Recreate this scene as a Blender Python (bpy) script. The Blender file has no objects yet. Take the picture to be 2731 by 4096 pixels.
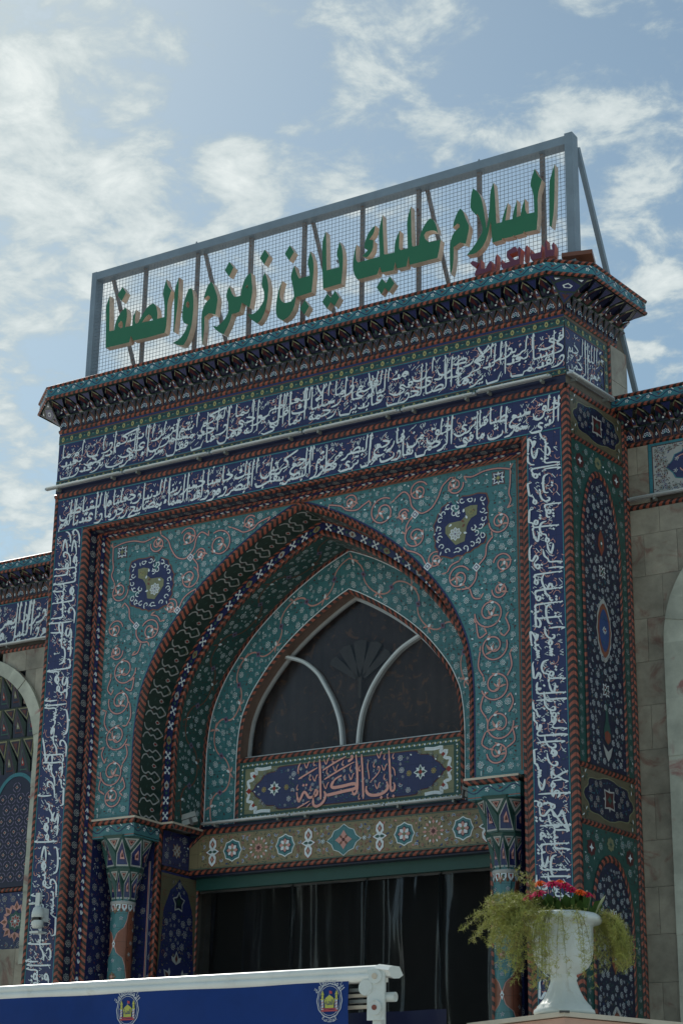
"""Tiled gate portal of a shrine with a roof sign, awning and flower urn; everything is procedural."""
# larger cloud banks and gaps of the sky: direction, angular radius (rad), weight
CLOUDS = [(-0.5679, 0.6143, 0.5479, 0.0504, 0.08), (-0.5609, 0.6658, 0.492, 0.0371, 0.09), (-0.5981, 0.6439, 0.4771, 0.0437, 0.11), (-0.5558, 0.6891, 0.465, 0.0345, 0.08), (-0.4979, 0.701, 0.5106, 0.0225, 0.09), (-0.5081, 0.7104, 0.4871, 0.0199, 0.09), (-0.4377, 0.7059, 0.5569, 0.0265, 0.07), (-0.4177, 0.736, 0.5328, 0.0199, 0.06), (-0.4586, 0.737, 0.4965, 0.0146, 0.08), (-0.3313, 0.8204, 0.466, 0.0345, 0.07), (-0.3112, 0.7949, 0.5208, 0.0292, 0.04), (-0.3548, 0.7687, 0.5322, 0.0212, 0.04), (-0.6226, 0.6882, 0.3724, 0.0318, 0.09), (-0.3276, 0.7575, 0.5646, 0.0557, -0.06), (-0.4724, 0.6839, 0.556, 0.0239, -0.08), (-0.508, 0.678, 0.5313, 0.0146, -0.08), (-0.3953, 0.7759, 0.4917, 0.0265, -0.05), (-0.4846, 0.7348, 0.4746, 0.0172, -0.07), (-0.5948, 0.6913, 0.4103, 0.0265, -0.06), (-0.4791, 0.7, 0.5296, 0.0159, -0.05), (-0.5613, 0.6452, 0.5184, 0.0159, -0.03)]
SKYTINT = (0.92, 1.0, 0.88, 1)
CLOUD_LO, CLOUD_HI = 0.53, 0.66
SKYSTR = 0.097
EXPOSURE = 0.15
SIGN=[('g',[[(-5.975,11.863),(-5.997,11.801),(-6.019,11.738),(-6.005,11.496),(-5.987,11.171),(-5.804,11.166),(-5.632,11.163),(-5.611,11.242),(-5.57,11.17),(-5.357,11.161),(-5.109,11.165),(-5.09,11.235),(-5.086,11.359),(-5.09,11.556),(-5.042,11.699),(-5.104,11.79),(-5.125,11.872),(-5.169,11.701),(-5.145,11.607),(-5.129,11.503),(-5.126,11.374),(-5.229,11.375),(-5.229,11.452),(-5.254,11.55),(-5.299,11.595),(-5.346,11.59),(-5.392,11.563),(-5.462,11.475),(-5.514,11.391),(-5.547,11.388),(-5.565,11.424),(-5.563,11.491),(-5.556,11.575),(-5.596,11.491),(-5.601,11.376),(-5.706,11.378),(-5.688,11.504),(-5.688,11.563),(-5.707,11.632),(-5.727,11.642),(-5.786,11.596),(-5.839,11.524),(-5.863,11.453),(-5.872,11.377),(-5.945,11.382),(-5.955,11.569)],[(-5.773,11.483),(-5.747,11.451),(-5.743,11.391),(-5.771,11.377),(-5.812,11.416),(-5.814,11.45)],[(-5.456,11.381),(-5.403,11.444),(-5.357,11.464),(-5.317,11.431),(-5.295,11.372)]]),('g',[[(-5.785,11.935),(-5.724,11.845),(-5.784,11.744),(-5.852,11.842)]]),('g',[[(-4.939,11.851),(-4.935,11.697),(-4.937,11.489),(-4.961,11.237),(-4.967,11.138),(-4.979,11.147),(-4.979,11.266),(-4.989,11.502),(-4.996,11.696)]]),('g',[[(-4.757,11.661),(-4.732,11.63),(-4.71,11.516),(-4.704,11.349),(-4.718,11.171),(-4.765,11.018),(-4.824,10.938),(-4.899,10.955),(-4.984,11.004),(-4.884,11.03),(-4.815,11.104),(-4.774,11.191),(-4.831,11.223),(-4.861,11.28),(-4.863,11.387),(-4.853,11.477),(-4.822,11.577),(-4.789,11.652)],[(-4.79,11.496),(-4.765,11.463),(-4.767,11.414),(-4.79,11.407),(-4.815,11.442),(-4.812,11.483)]]),('g',[[(-4.474,11.669),(-4.446,11.652),(-4.41,11.568),(-4.359,11.436),(-4.371,11.32),(-4.385,11.226),(-4.431,11.248),(-4.477,11.264),(-4.539,11.233),(-4.532,11.089),(-4.551,10.881),(-4.566,10.95),(-4.588,11.274),(-4.547,11.4),(-4.475,11.452),(-4.474,11.477),(-4.502,11.499),(-4.56,11.473),(-4.545,11.544),(-4.513,11.627)]]),('g',[[(-4.215,11.866),(-4.153,11.775),(-4.211,11.671),(-4.276,11.77)]]),('g',[[(-4.202,11.553),(-4.181,11.494),(-4.151,11.421),(-4.118,11.386),(-4.083,11.383),(-4.035,11.384),(-4.032,11.457),(-3.996,11.562),(-3.954,11.625),(-3.902,11.641),(-3.894,11.569),(-3.872,11.408),(-3.888,11.29),(-3.907,11.198),(-4.016,11.288),(-4.043,11.182),(-4.087,11.173),(-4.15,11.176),(-4.181,11.07),(-4.255,10.942),(-4.32,10.981),(-4.386,11.046),(-4.413,11.09),(-4.36,11.065),(-4.289,11.096),(-4.221,11.169),(-4.196,11.252),(-4.21,11.337),(-4.246,11.428),(-4.226,11.497)],[(-3.945,11.5),(-3.938,11.445),(-3.975,11.479)]]),('g',[[(-3.722,11.894),(-3.662,11.8),(-3.723,11.701),(-3.786,11.801)]]),('g',[[(-3.715,11.597),(-3.677,11.522),(-3.651,11.393),(-3.659,11.25),(-3.688,11.096),(-3.746,10.997),(-3.793,10.97),(-3.879,11.041),(-3.933,11.123),(-3.863,11.1),(-3.794,11.13),(-3.727,11.21),(-3.701,11.276),(-3.715,11.361),(-3.753,11.447),(-3.739,11.529)]]),('g',[[(-3.377,11.859),(-3.318,11.757),(-3.38,11.663),(-3.442,11.765)]]),('g',[[(-3.464,11.426),(-3.501,11.358),(-3.535,11.222),(-3.545,11.064),(-3.523,10.978),(-3.444,10.923),(-3.359,10.955),(-3.301,11.036),(-3.271,11.172),(-3.067,11.185),(-3.053,11.325),(-3.044,11.483),(-3.056,11.591),(-3.095,11.708),(-3.134,11.567),(-3.109,11.492),(-3.096,11.4),(-3.239,11.398),(-3.27,11.461),(-3.294,11.532),(-3.308,11.584),(-3.356,11.455),(-3.332,11.372),(-3.303,11.228),(-3.301,11.18),(-3.339,11.137),(-3.424,11.134),(-3.473,11.174),(-3.497,11.236),(-3.495,11.316)]]),('g',[[(-3.154,11.107),(-3.095,11.016),(-3.155,10.925),(-3.216,11.017)]]),('g',[[(-2.892,11.903),(-2.886,11.804),(-2.873,11.407),(-2.707,11.404),(-2.715,11.486),(-2.749,11.579),(-2.707,11.724),(-2.672,11.634),(-2.657,11.502),(-2.663,11.345),(-2.677,11.194),(-2.915,11.187),(-2.928,11.413),(-2.94,11.77),(-2.917,11.845)]]),('g',[[(-2.86,11.113),(-2.81,11.051),(-2.757,11.123),(-2.698,11.026),(-2.757,10.936),(-2.812,10.995),(-2.859,10.928),(-2.922,11.026)]]),('g',[[(-2.486,11.632),(-2.494,11.539),(-2.488,11.432),(-2.46,11.399),(-2.185,11.401),(-2.186,11.492),(-2.199,11.731),(-2.153,11.912),(-2.148,11.788),(-2.137,11.566),(-2.127,11.416),(-2.113,11.404),(-1.997,11.403),(-1.993,11.493),(-1.98,11.559),(-1.932,11.655),(-1.936,11.547),(-1.94,11.435),(-1.917,11.408),(-1.829,11.406),(-1.834,11.571),(-1.841,11.756),(-1.791,11.917),(-1.786,11.732),(-1.781,11.505),(-1.772,11.421),(-1.754,11.409),(-1.688,11.407),(-1.675,11.529),(-1.636,11.613),(-1.583,11.681),(-1.544,11.698),(-1.504,11.667),(-1.47,11.585),(-1.454,11.49),(-1.479,11.527),(-1.531,11.55),(-1.601,11.547),(-1.624,11.515),(-1.609,11.459),(-1.561,11.409),(-1.418,11.404),(-1.436,11.293),(-1.46,11.193),(-1.803,11.198),(-1.815,11.312),(-1.844,11.191),(-1.96,11.193),(-1.985,11.279),(-2.005,11.186),(-2.156,11.195),(-2.179,11.274),(-2.214,11.188),(-2.466,11.188),(-2.508,11.255),(-2.526,11.338),(-2.525,11.451),(-2.508,11.56)]]),('g',[[(-2.243,11.803),(-2.26,11.713),(-2.321,11.646),(-2.266,11.623),(-2.271,11.515),(-2.32,11.449),(-2.356,11.431),(-2.407,11.463),(-2.335,11.521),(-2.381,11.557),(-2.377,11.631),(-2.333,11.733),(-2.283,11.781)]]),('g',[[(-2.155,11.123),(-2.101,11.052),(-2.055,11.124),(-1.993,11.024),(-2.063,10.937),(-2.112,10.999),(-2.158,10.929),(-2.221,11.031)]]),('g',[[(-1.179,11.718),(-1.141,11.677),(-1.107,11.562),(-1.067,11.47),(-1.094,11.347),(-1.114,11.272),(-1.18,11.305),(-1.261,11.271),(-1.261,11.142),(-1.272,11.035),(-1.295,10.951),(-1.308,11.034),(-1.309,11.324),(-1.265,11.443),(-1.186,11.493),(-1.186,11.523),(-1.213,11.545),(-1.269,11.51),(-1.254,11.582),(-1.218,11.673)]]),('g',[[(-1.018,11.92),(-0.953,11.852),(-0.914,11.75),(-0.89,11.602),(-0.869,11.446),(-0.863,11.386),(-0.826,11.564),(-0.813,11.822),(-0.771,11.92),(-0.758,11.787),(-0.744,11.417),(-0.68,11.414),(-0.669,11.471),(-0.607,11.628),(-0.618,11.546),(-0.638,11.422),(-0.552,11.418),(-0.54,11.505),(-0.494,11.631),(-0.499,11.513),(-0.503,11.425),(-0.458,11.432),(-0.437,11.536),(-0.403,11.619),(-0.402,11.486),(-0.381,11.431),(-0.298,11.427),(-0.299,11.606),(-0.312,11.689),(-0.341,11.778),(-0.282,11.949),(-0.25,11.861),(-0.201,11.787),(-0.255,11.623),(-0.255,11.396),(-0.274,11.214),(-0.414,11.22),(-0.423,11.245),(-0.429,11.212),(-0.531,11.21),(-0.545,11.224),(-0.55,11.21),(-0.658,11.212),(-0.675,11.224),(-0.683,11.202),(-0.796,11.2),(-0.81,11.46),(-0.86,11.264),(-0.92,11.171),(-1.001,11.123),(-1.103,11.132),(-1.03,11.2),(-0.919,11.34),(-0.908,11.397),(-0.927,11.492),(-0.971,11.599),(-0.986,11.584),(-1.055,11.679),(-1.049,11.788),(-1.038,11.867)]]),('g',[[(-0.049,11.933),(-0.05,11.783),(-0.068,11.393),(-0.102,11.196),(-0.123,11.217),(-0.117,11.733),(-0.086,11.824)]]),('r',[[(-1.036,11.048),(-0.957,11.003),(-0.997,10.954),(-1.062,11.02)]]),('r',[[(-0.934,11.036),(-0.933,10.927),(-0.879,10.915),(-0.849,10.969),(-0.814,10.99),(-0.8,10.942),(-0.811,10.876),(-0.865,10.87),(-0.944,10.861),(-1.013,10.869),(-0.998,10.924),(-0.963,10.955)]]),('r',[[(-0.744,11.053),(-0.744,10.947),(-0.767,10.86),(-0.767,11.002)]]),('r',[[(-0.686,10.971),(-0.677,10.92),(-0.59,10.926),(-0.632,10.986),(-0.624,11.053),(-0.53,11.087),(-0.502,11.021),(-0.525,11.017),(-0.598,11.007),(-0.541,10.928),(-0.492,10.93),(-0.5,11.04),(-0.485,11.075),(-0.456,11.038),(-0.472,10.964),(-0.479,10.868),(-0.669,10.849),(-0.688,10.874),(-0.702,10.936)]]),('r',[[(-0.393,11.065),(-0.396,10.993),(-0.418,10.872),(-0.418,11.028)]]),('r',[[(-0.346,11.004),(-0.338,10.943),(-0.237,10.941),(-0.223,11.024),(-0.213,10.963),(-0.224,10.87),(-0.339,10.871),(-0.358,10.914)]]),('r',[[(-0.167,11.068),(-0.156,10.939),(-0.099,10.933),(-0.107,10.984),(-0.087,11.017),(-0.07,10.964),(-0.082,10.861),(-0.182,10.863),(-0.187,11.025)]])]
TYM=[(0.0162,[(-2.786,6.182),(-2.779,6.077),(-2.768,5.908),(-2.763,5.775),(-2.748,5.74),(-2.72,5.746),(-2.711,5.786),(-2.72,5.825)]),(0.0211,[(-3.064,5.821),(-3.065,5.77),(-3.029,5.725),(-2.952,5.71),(-2.876,5.719),(-2.819,5.747),(-2.796,5.786),(-2.811,5.846)]),(0.0081,[(-2.745,5.998),(-2.716,5.961),(-2.706,5.898)]),(0.0081,[(-2.926,5.983),(-2.917,6.02),(-2.898,5.997),(-2.916,5.948),(-3.021,5.854)]),(0.0081,[(-3.043,6.091),(-3.052,6.029),(-3.037,5.96),(-3.028,5.892)]),(0.0146,[(-3.128,6.176),(-3.12,6.07),(-3.111,5.942),(-3.101,5.686)]),(0.0178,[(-3.199,6.18),(-3.188,6.077),(-3.178,5.932),(-3.177,5.815),(-3.193,5.758),(-3.224,5.748),(-3.24,5.787)]),(0.0121,[(-3.223,6.101),(-3.422,6.024),(-3.603,5.945)]),(0.0121,[(-3.326,6.174),(-3.463,6.122),(-3.625,6.049)]),(0.0219,[(-3.377,5.969),(-3.46,5.935),(-3.506,5.872),(-3.478,5.844),(-3.36,5.849),(-3.224,5.863),(-3.19,5.833),(-3.213,5.806),(-3.359,5.79),(-3.496,5.774),(-3.565,5.772),(-3.6,5.813)]),(0.0194,[(-3.6,5.813),(-3.584,5.752),(-3.622,5.688),(-3.691,5.657),(-3.736,5.682),(-3.74,5.75)]),(0.017,[(-3.666,6.177),(-3.657,6.039),(-3.651,5.911),(-3.643,5.728)]),(0.0121,[(-3.691,6.086),(-3.809,6.038),(-3.938,5.982)]),(0.0186,[(-3.74,5.75),(-3.724,5.816),(-3.7,5.839),(-3.689,5.796),(-3.723,5.774),(-3.792,5.763),(-3.829,5.809),(-3.864,5.83),(-3.902,5.765),(-3.927,5.733),(-3.948,5.786),(-3.955,5.838)]),(0.0097,[(-3.787,5.725),(-3.861,5.693),(-3.95,5.659)]),(0.0113,[(-3.913,6.164),(-3.942,6.111),(-3.945,6.043),(-3.936,6.068)]),(0.0178,[(-3.268,6.166),(-3.248,6.168),(-3.253,6.139),(-3.301,6.114)]),(0.0073,[(-3.771,5.702),(-3.81,5.672),(-3.825,5.656)]),(0.0081,[(-3.868,6.16),(-3.836,6.096),(-3.812,6.15),(-3.794,6.165)]),(0.0081,[(-3.613,6.176),(-3.582,6.113),(-3.558,6.166),(-3.541,6.181)]),(0.0081,[(-3.492,6.087),(-3.461,6.024),(-3.438,6.077),(-3.42,6.092)]),(0.0081,[(-3.289,5.973),(-3.259,5.911),(-3.235,5.963),(-3.218,5.978)]),(0.0081,[(-3.758,6.003),(-3.727,5.94),(-3.703,5.993),(-3.686,6.008)]),(0.0081,[(-3.612,5.903),(-3.581,5.841),(-3.557,5.894),(-3.54,5.909)]),(0.0081,[(-2.958,5.84),(-2.929,5.778),(-2.906,5.83),(-2.889,5.845)]),(0.0081,[(-2.874,6.032),(-2.845,5.97),(-2.821,6.022),(-2.804,6.037)]),(0.0081,[(-2.938,6.173),(-2.908,6.111),(-2.885,6.163),(-2.868,6.178)]),(0.0073,[(-3.73,6.175),(-3.745,6.134),(-3.734,6.111),(-3.724,6.128)]),(0.0073,[(-3.486,6.184),(-3.501,6.143),(-3.491,6.121),(-3.481,6.137)]),(0.0073,[(-3.357,6.137),(-3.372,6.096),(-3.362,6.073),(-3.353,6.089)]),(0.0073,[(-3.258,6.067),(-3.273,6.026),(-3.263,6.004),(-3.254,6.02)]),(0.0073,[(-3.33,5.973),(-3.345,5.932),(-3.335,5.91),(-3.325,5.926)]),(0.0073,[(-3.558,6.064),(-3.573,6.023),(-3.563,6.0),(-3.553,6.016)]),(0.0073,[(-3.146,6.056),(-3.161,6.015),(-3.151,5.993),(-3.142,6.009)]),(0.0073,[(-2.834,6.15),(-2.849,6.109),(-2.839,6.087),(-2.83,6.103)]),(0.0073,[(-2.963,6.079),(-2.978,6.038),(-2.968,6.016),(-2.959,6.032)]),(0.0073,[(-2.724,6.146),(-2.739,6.106),(-2.729,6.084),(-2.72,6.1)]),(0.0073,[(-3.781,6.018),(-3.796,5.976),(-3.785,5.954),(-3.776,5.97)]),(0.0073,[(-3.944,5.923),(-3.959,5.881),(-3.948,5.859),(-3.938,5.875)]),(0.0073,[(-3.768,5.897),(-3.783,5.856),(-3.772,5.834),(-3.763,5.85)]),(0.0073,[(-2.832,5.931),(-2.847,5.891),(-2.837,5.869),(-2.828,5.885)]),(0.0073,[(-3.147,5.745),(-3.162,5.704),(-3.152,5.683),(-3.142,5.698)]),(0.0073,[(-2.788,5.719),(-2.803,5.679),(-2.793,5.658),(-2.784,5.673)])]
TYMD=[((-2.876,5.678),0.0211),((-2.726,5.68),0.0194),((-3.871,5.907),0.0178),((-3.831,5.907),0.0178)]
import bpy, math, random
from math import sin, cos, pi, radians, sqrt, atan2, hypot
from mathutils import Vector, Matrix
random.seed(7)
S = bpy.context.scene
COL = S.collection
# ------------------------------------------------------------------ camera
CAMP = Vector((7.2993, -16.0, 1.6))
cam = bpy.data.cameras.new('camera'); camo = bpy.data.objects.new('camera', cam); COL.objects.link(camo)
cam.sensor_fit = 'VERTICAL'; cam.sensor_height = 36.0; cam.sensor_width = 24.0; cam.lens = 66.325
cam.clip_start = 0.1; cam.clip_end = 3000
R_ = Vector((0.85230519, 0.52282737, 0.0150799)); U_ = Vector((0.16748937, -0.30012451, 0.93908072)); B_ = Vector((0.49550294, -0.79785765, -0.3433657))
camo.matrix_world = Matrix(((R_.x, U_.x, B_.x, CAMP.x), (R_.y, U_.y, B_.y, CAMP.y), (R_.z, U_.z, B_.z, CAMP.z), (0, 0, 0, 1)))
S.camera = camo
S.render.resolution_x = 682; S.render.resolution_y = 1024
# ------------------------------------------------------------------ sky with clouds
SUN_EL, SUN_AZ = radians(44), radians(-58)      # azimuth from +Y (behind the gate)
W = bpy.data.worlds.new('World'); S.world = W; W.use_nodes = True
nt = W.node_tree; nt.nodes.clear()
def N(t, **k):
    n = nt.nodes.new(t)
    for a, b in k.items(): setattr(n, a, b)
    return n
def lk(a, b): nt.links.new(a, b)
def mth(op, a, b=None, c=None, clamp=False):
    n = N('ShaderNodeMath', operation=op); n.use_clamp = clamp
    for i, v in enumerate((a, b, c)):
        if v is None: continue
        if isinstance(v, (int, float)): n.inputs[i].default_value = v
        else: lk(v, n.inputs[i])
    return n.outputs[0]
def vth(op, a, b=None):
    n = N('ShaderNodeVectorMath', operation=op)
    for i, v in enumerate((a, b)):
        if v is None: continue
        if isinstance(v, (tuple, list)): n.inputs[i].default_value = v
        else: lk(v, n.inputs[i])
    return n.outputs[1] if op in ('DOT_PRODUCT', 'LENGTH', 'DISTANCE') else n.outputs[0]
sky = N('ShaderNodeTexSky', sky_type='NISHITA'); sky.sun_disc = False
sky.sun_elevation = SUN_EL; sky.sun_rotation = SUN_AZ
sky.air_density = 1.0; sky.dust_density = 0.6; sky.ozone_density = 1.0; sky.altitude = 50
tc = N('ShaderNodeTexCoord'); D = vth('NORMALIZE', tc.outputs['Generated'])
sep = N('ShaderNodeSeparateXYZ'); lk(D, sep.inputs[0])
dz = mth('MAXIMUM', sep.outputs[2], 0.02)
den = mth('ADD', dz, 0.12)
cmb = N('ShaderNodeCombineXYZ'); lk(mth('DIVIDE', sep.outputs[0], den), cmb.inputs[0]); lk(mth('DIVIDE', sep.outputs[1], den), cmb.inputs[1])
P = cmb.outputs[0]
def noise(v, sc, det, rough, dist=0.0):
    n = N('ShaderNodeTexNoise'); n.inputs['Scale'].default_value = sc; n.inputs['Detail'].default_value = det
    n.inputs['Roughness'].default_value = rough; n.inputs['Distortion'].default_value = dist; lk(v, n.inputs['Vector']); return n.outputs[0]
n1 = noise(P, 12.0, 10, 0.62, 0.3); n2 = noise(vth('ADD', P, (5.2, 1.3, 0)), 3.6, 4, 0.5); n3 = noise(vth('ADD', P, (9.1, 4.4, 2)), 26, 7, 0.6, 0.4)
cov = mth('ADD', mth('MULTIPLY', n1, 0.62), mth('ADD', mth('MULTIPLY', n2, 0.30), mth('MULTIPLY', n3, 0.20)))
# larger cloud banks and gaps of this day's sky (directions)
bias = None
for dx_, dy_, dz_, rad, amp in CLOUDS:
    d = vth('DOT_PRODUCT', D, (dx_, dy_, dz_))
    e = mth('SUBTRACT', 1.0, d)                                   # ~ angle^2 / 2
    g = mth('MULTIPLY', mth('POWER', 2.71828, mth('MULTIPLY', e, -2.0 / rad ** 2)), amp)
    bias = g if bias is None else mth('ADD', bias, g)
cov = mth('ADD', cov, bias)
ramp = N('ShaderNodeMapRange', interpolation_type='SMOOTHSTEP'); lk(cov, ramp.inputs[0])
ramp.inputs[1].default_value = CLOUD_LO; ramp.inputs[2].default_value = CLOUD_HI
dens = mth('MULTIPLY', ramp.outputs[0], 0.93)
cmr = N('ShaderNodeMapRange'); cmr.inputs[1].default_value = CLOUD_LO + .02; cmr.inputs[2].default_value = CLOUD_HI + .10; lk(cov, cmr.inputs[0])
ccol = N('ShaderNodeMix', data_type='RGBA'); lk(cmr.outputs[0], ccol.inputs['Factor'])
ccol.inputs['A'].default_value = (4.0, 4.9, 5.2, 1); ccol.inputs['B'].default_value = (7.9, 8.4, 8.2, 1)
skt = N('ShaderNodeMix', data_type='RGBA', blend_type='MULTIPLY'); skt.inputs['Factor'].default_value = 1; lk(sky.outputs[0], skt.inputs['A']); skt.inputs['B'].default_value = SKYTINT
mixc = N('ShaderNodeMix', data_type='RGBA'); lk(dens, mixc.inputs['Factor']); lk(skt.outputs['Result'], mixc.inputs['A']); lk(ccol.outputs['Result'], mixc.inputs['B'])
bg = N('ShaderNodeBackground'); bg.inputs[1].default_value = SKYSTR; lk(mixc.outputs['Result'], bg.inputs[0])
wo = N('ShaderNodeOutputWorld'); lk(bg.outputs[0], wo.inputs[0])
sd = bpy.data.lights.new('sun', 'SUN'); sd.energy = 2.6; sd.angle = radians(0.6); sd.color = (1.0, 0.95, 0.86)
so = bpy.data.objects.new('sun', sd); COL.objects.link(so)
sv = Vector((sin(SUN_AZ) * cos(SUN_EL), cos(SUN_AZ) * cos(SUN_EL), sin(SUN_EL)))
so.rotation_euler = sv.to_track_quat('Z', 'Y').to_euler(); so.location = (0, 30, 40)
S.view_settings.view_transform = 'Standard'; S.view_settings.look = 'None'; S.view_settings.gamma = 1; S.view_settings.exposure = EXPOSURE
try: S.view_settings.use_curve_mapping = False
except Exception: pass
S.cycles.use_denoising = True
S.cycles.max_bounces = 7; S.cycles.diffuse_bounces = 3; S.cycles.glossy_bounces = 3; S.cycles.transmission_bounces = 5

# ------------------------------------------------------------------ materials
MATS = {}
def mat(name, c, rough=0.35, var=0.12, scale=6.0, bump=0.0, metal=0.0, spec=0.5, c2=None, c2scale=3.0, c2lo=0.5, c2hi=0.6, joint=0.0, trans=0.0, objvar=0.0):
    m = bpy.data.materials.new(name); m.use_nodes = True; t = m.node_tree; nn = t.nodes; ll = t.links
    b = nn['Principled BSDF']; b.inputs['Roughness'].default_value = rough; b.inputs['Metallic'].default_value = metal
    b.inputs['Specular IOR Level'].default_value = spec
    geo = nn.new('ShaderNodeNewGeometry'); pos = geo.outputs['Position']
    no = nn.new('ShaderNodeTexNoise'); no.inputs['Scale'].default_value = scale; no.inputs['Detail'].default_value = 5; no.inputs['Roughness'].default_value = 0.65
    ll.new(pos, no.inputs['Vector'])
    mr = nn.new('ShaderNodeMapRange'); mr.inputs[1].default_value = 0.3; mr.inputs[2].default_value = 0.7; mr.inputs[3].default_value = 1 - var; mr.inputs[4].default_value = 1 + var
    ll.new(no.outputs[0], mr.inputs[0]); val = mr.outputs[0]
    if objvar:
        oi = nn.new('ShaderNodeObjectInfo'); mo = nn.new('ShaderNodeMapRange'); mo.inputs[3].default_value = 1 - objvar; mo.inputs[4].default_value = 1 + objvar
        ll.new(oi.outputs['Random'], mo.inputs[0]); mm = nn.new('ShaderNodeMath'); mm.operation = 'MULTIPLY'; ll.new(val, mm.inputs[0]); ll.new(mo.outputs[0], mm.inputs[1]); val = mm.outputs[0]
    if joint:                                        # faint grout lines of the 15 cm glazed tiles
        sp = nn.new('ShaderNodeSeparateXYZ'); ll.new(pos, sp.inputs[0]); js = []
        for i in (0, 2):
            f = nn.new('ShaderNodeMath'); f.operation = 'PINGPONG'; f.inputs[1].default_value = 0.075; ll.new(sp.outputs[i], f.inputs[0])
            g = nn.new('ShaderNodeMath'); g.operation = 'LESS_THAN'; g.inputs[1].default_value = 0.0018; ll.new(f.outputs[0], g.inputs[0]); js.append(g.outputs[0])
        mx = nn.new('ShaderNodeMath'); mx.operation = 'MAXIMUM'; ll.new(js[0], mx.inputs[0]); ll.new(js[1], mx.inputs[1])
        q = nn.new('ShaderNodeMath'); q.operation = 'MULTIPLY_ADD'; q.inputs[1].default_value = -joint; q.inputs[2].default_value = 1.0; ll.new(mx.outputs[0], q.inputs[0])
        mm = nn.new('ShaderNodeMath'); mm.operation = 'MULTIPLY'; ll.new(val, mm.inputs[0]); ll.new(q.outputs[0], mm.inputs[1]); val = mm.outputs[0]
    base = nn.new('ShaderNodeRGB'); base.outputs[0].default_value = (*c, 1); cc = base.outputs[0]
    if c2:
        n2_ = nn.new('ShaderNodeTexNoise'); n2_.inputs['Scale'].default_value = c2scale; n2_.inputs['Detail'].default_value = 7; n2_.inputs['Roughness'].default_value = 0.6; n2_.inputs['Distortion'].default_value = 1.6
        if objvar:
            ad = nn.new('ShaderNodeVectorMath'); ad.operation = 'ADD'; sc_ = nn.new('ShaderNodeVectorMath'); sc_.operation = 'SCALE'; sc_.inputs['Scale'].default_value = 17.0
            cb = nn.new('ShaderNodeCombineXYZ'); ll.new(oi.outputs['Random'], cb.inputs[0]); ll.new(oi.outputs['Random'], cb.inputs[2]); ll.new(cb.outputs[0], sc_.inputs[0])
            ll.new(pos, ad.inputs[0]); ll.new(sc_.outputs[0], ad.inputs[1]); ll.new(ad.outputs[0], n2_.inputs['Vector'])
        else: ll.new(pos, n2_.inputs['Vector'])
        r2 = nn.new('ShaderNodeMapRange'); r2.interpolation_type = 'SMOOTHSTEP'; r2.inputs[1].default_value = c2lo; r2.inputs[2].default_value = c2hi; ll.new(n2_.outputs[0], r2.inputs[0])
        mxc = nn.new('ShaderNodeMix'); mxc.data_type = 'RGBA'; ll.new(r2.outputs[0], mxc.inputs['Factor']); ll.new(cc, mxc.inputs['A']); mxc.inputs['B'].default_value = (*c2, 1); cc = mxc.outputs['Result']
    vm = nn.new('ShaderNodeVectorMath'); vm.operation = 'SCALE'; ll.new(cc, vm.inputs[0]); ll.new(val, vm.inputs['Scale'])
    ll.new(vm.outputs[0], b.inputs['Base Color'])
    if bump:
        bp = nn.new('ShaderNodeBump'); bp.inputs['Strength'].default_value = bump; bp.inputs['Distance'].default_value = 0.01; ll.new(no.outputs[0], bp.inputs['Height']); ll.new(bp.outputs[0], b.inputs['Normal'])
    if trans: b.inputs['Transmission Weight'].default_value = trans
    MATS[name] = m; return m
T = dict(joint=0.5, var=0.12, bump=0.22)
mat('glaze_navy', (0.024, 0.031, 0.115), 0.2, **T)
mat('glaze_dark', (0.012, 0.014, 0.045), 0.3, **T)
mat('glaze_teal', (0.065, 0.205, 0.225), 0.2, **T)
mat('glaze_green', (0.022, 0.085, 0.075), 0.32, **T)
mat('glaze_forest', (0.018, 0.045, 0.034), 0.35, **T)
mat('glaze_cyan', (0.04, 0.20, 0.25), 0.3, **T)
mat('glaze_white', (0.74, 0.83, 0.87), 0.3, var=0.06, joint=0.25)
mat('title_salmon', (0.80, 0.40, 0.34), 0.35, var=0.05)
mat('glaze_offwhite', (0.42, 0.44, 0.43), 0.35, var=0.08)
mat('glaze_salmon', (0.60, 0.31, 0.27), 0.35, var=0.08, joint=0.2)
mat('glaze_brown', (0.19, 0.075, 0.045), 0.35, var=0.1)
mat('glaze_terracotta', (0.24, 0.085, 0.05), 0.35, **T)
mat('glaze_orange', (0.33, 0.085, 0.05), 0.4, var=0.25, scale=30)
mat('glaze_orange_dull', (0.23, 0.06, 0.038), 0.45, var=0.25, scale=30)
mat('glaze_red', (0.30, 0.03, 0.02), 0.4, var=0.2, scale=20)
mat('glaze_black', (0.016, 0.017, 0.018), 0.4, var=0.2)
mat('glaze_khaki', (0.24, 0.205, 0.115), 0.4, **T)
mat('glaze_olive', (0.22, 0.23, 0.13), 0.35, **T)
mat('glaze_yellow', (0.42, 0.41, 0.17), 0.35, var=0.1)
mat('glaze_umber', (0.13, 0.115, 0.07), 0.35, **T)
mat('glaze_leaf', (0.035, 0.10, 0.085), 0.35, var=0.1)
mat('glaze_maroon', (0.085, 0.02, 0.022), 0.35, var=0.15)
mat('glaze_blue', (0.03, 0.07, 0.22), 0.3, **T)
mat('glaze_lilac', (0.16, 0.14, 0.24), 0.35, var=0.1)
mat('marble', (0.31, 0.285, 0.225), 0.32, var=0.34, scale=3.4, bump=0.12, c2=(0.23, 0.14, 0.11), c2scale=2.6, c2lo=0.54, c2hi=0.70, objvar=0.16)
mat('marble_light', (0.46, 0.48, 0.40), 0.28, var=0.28, scale=3.0, bump=0.1, c2=(0.33, 0.17, 0.15), c2scale=1.6, c2lo=0.58, c2hi=0.70, objvar=0.10)
mat('grout', (0.15, 0.14, 0.12), 0.9, var=0.2)
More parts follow.
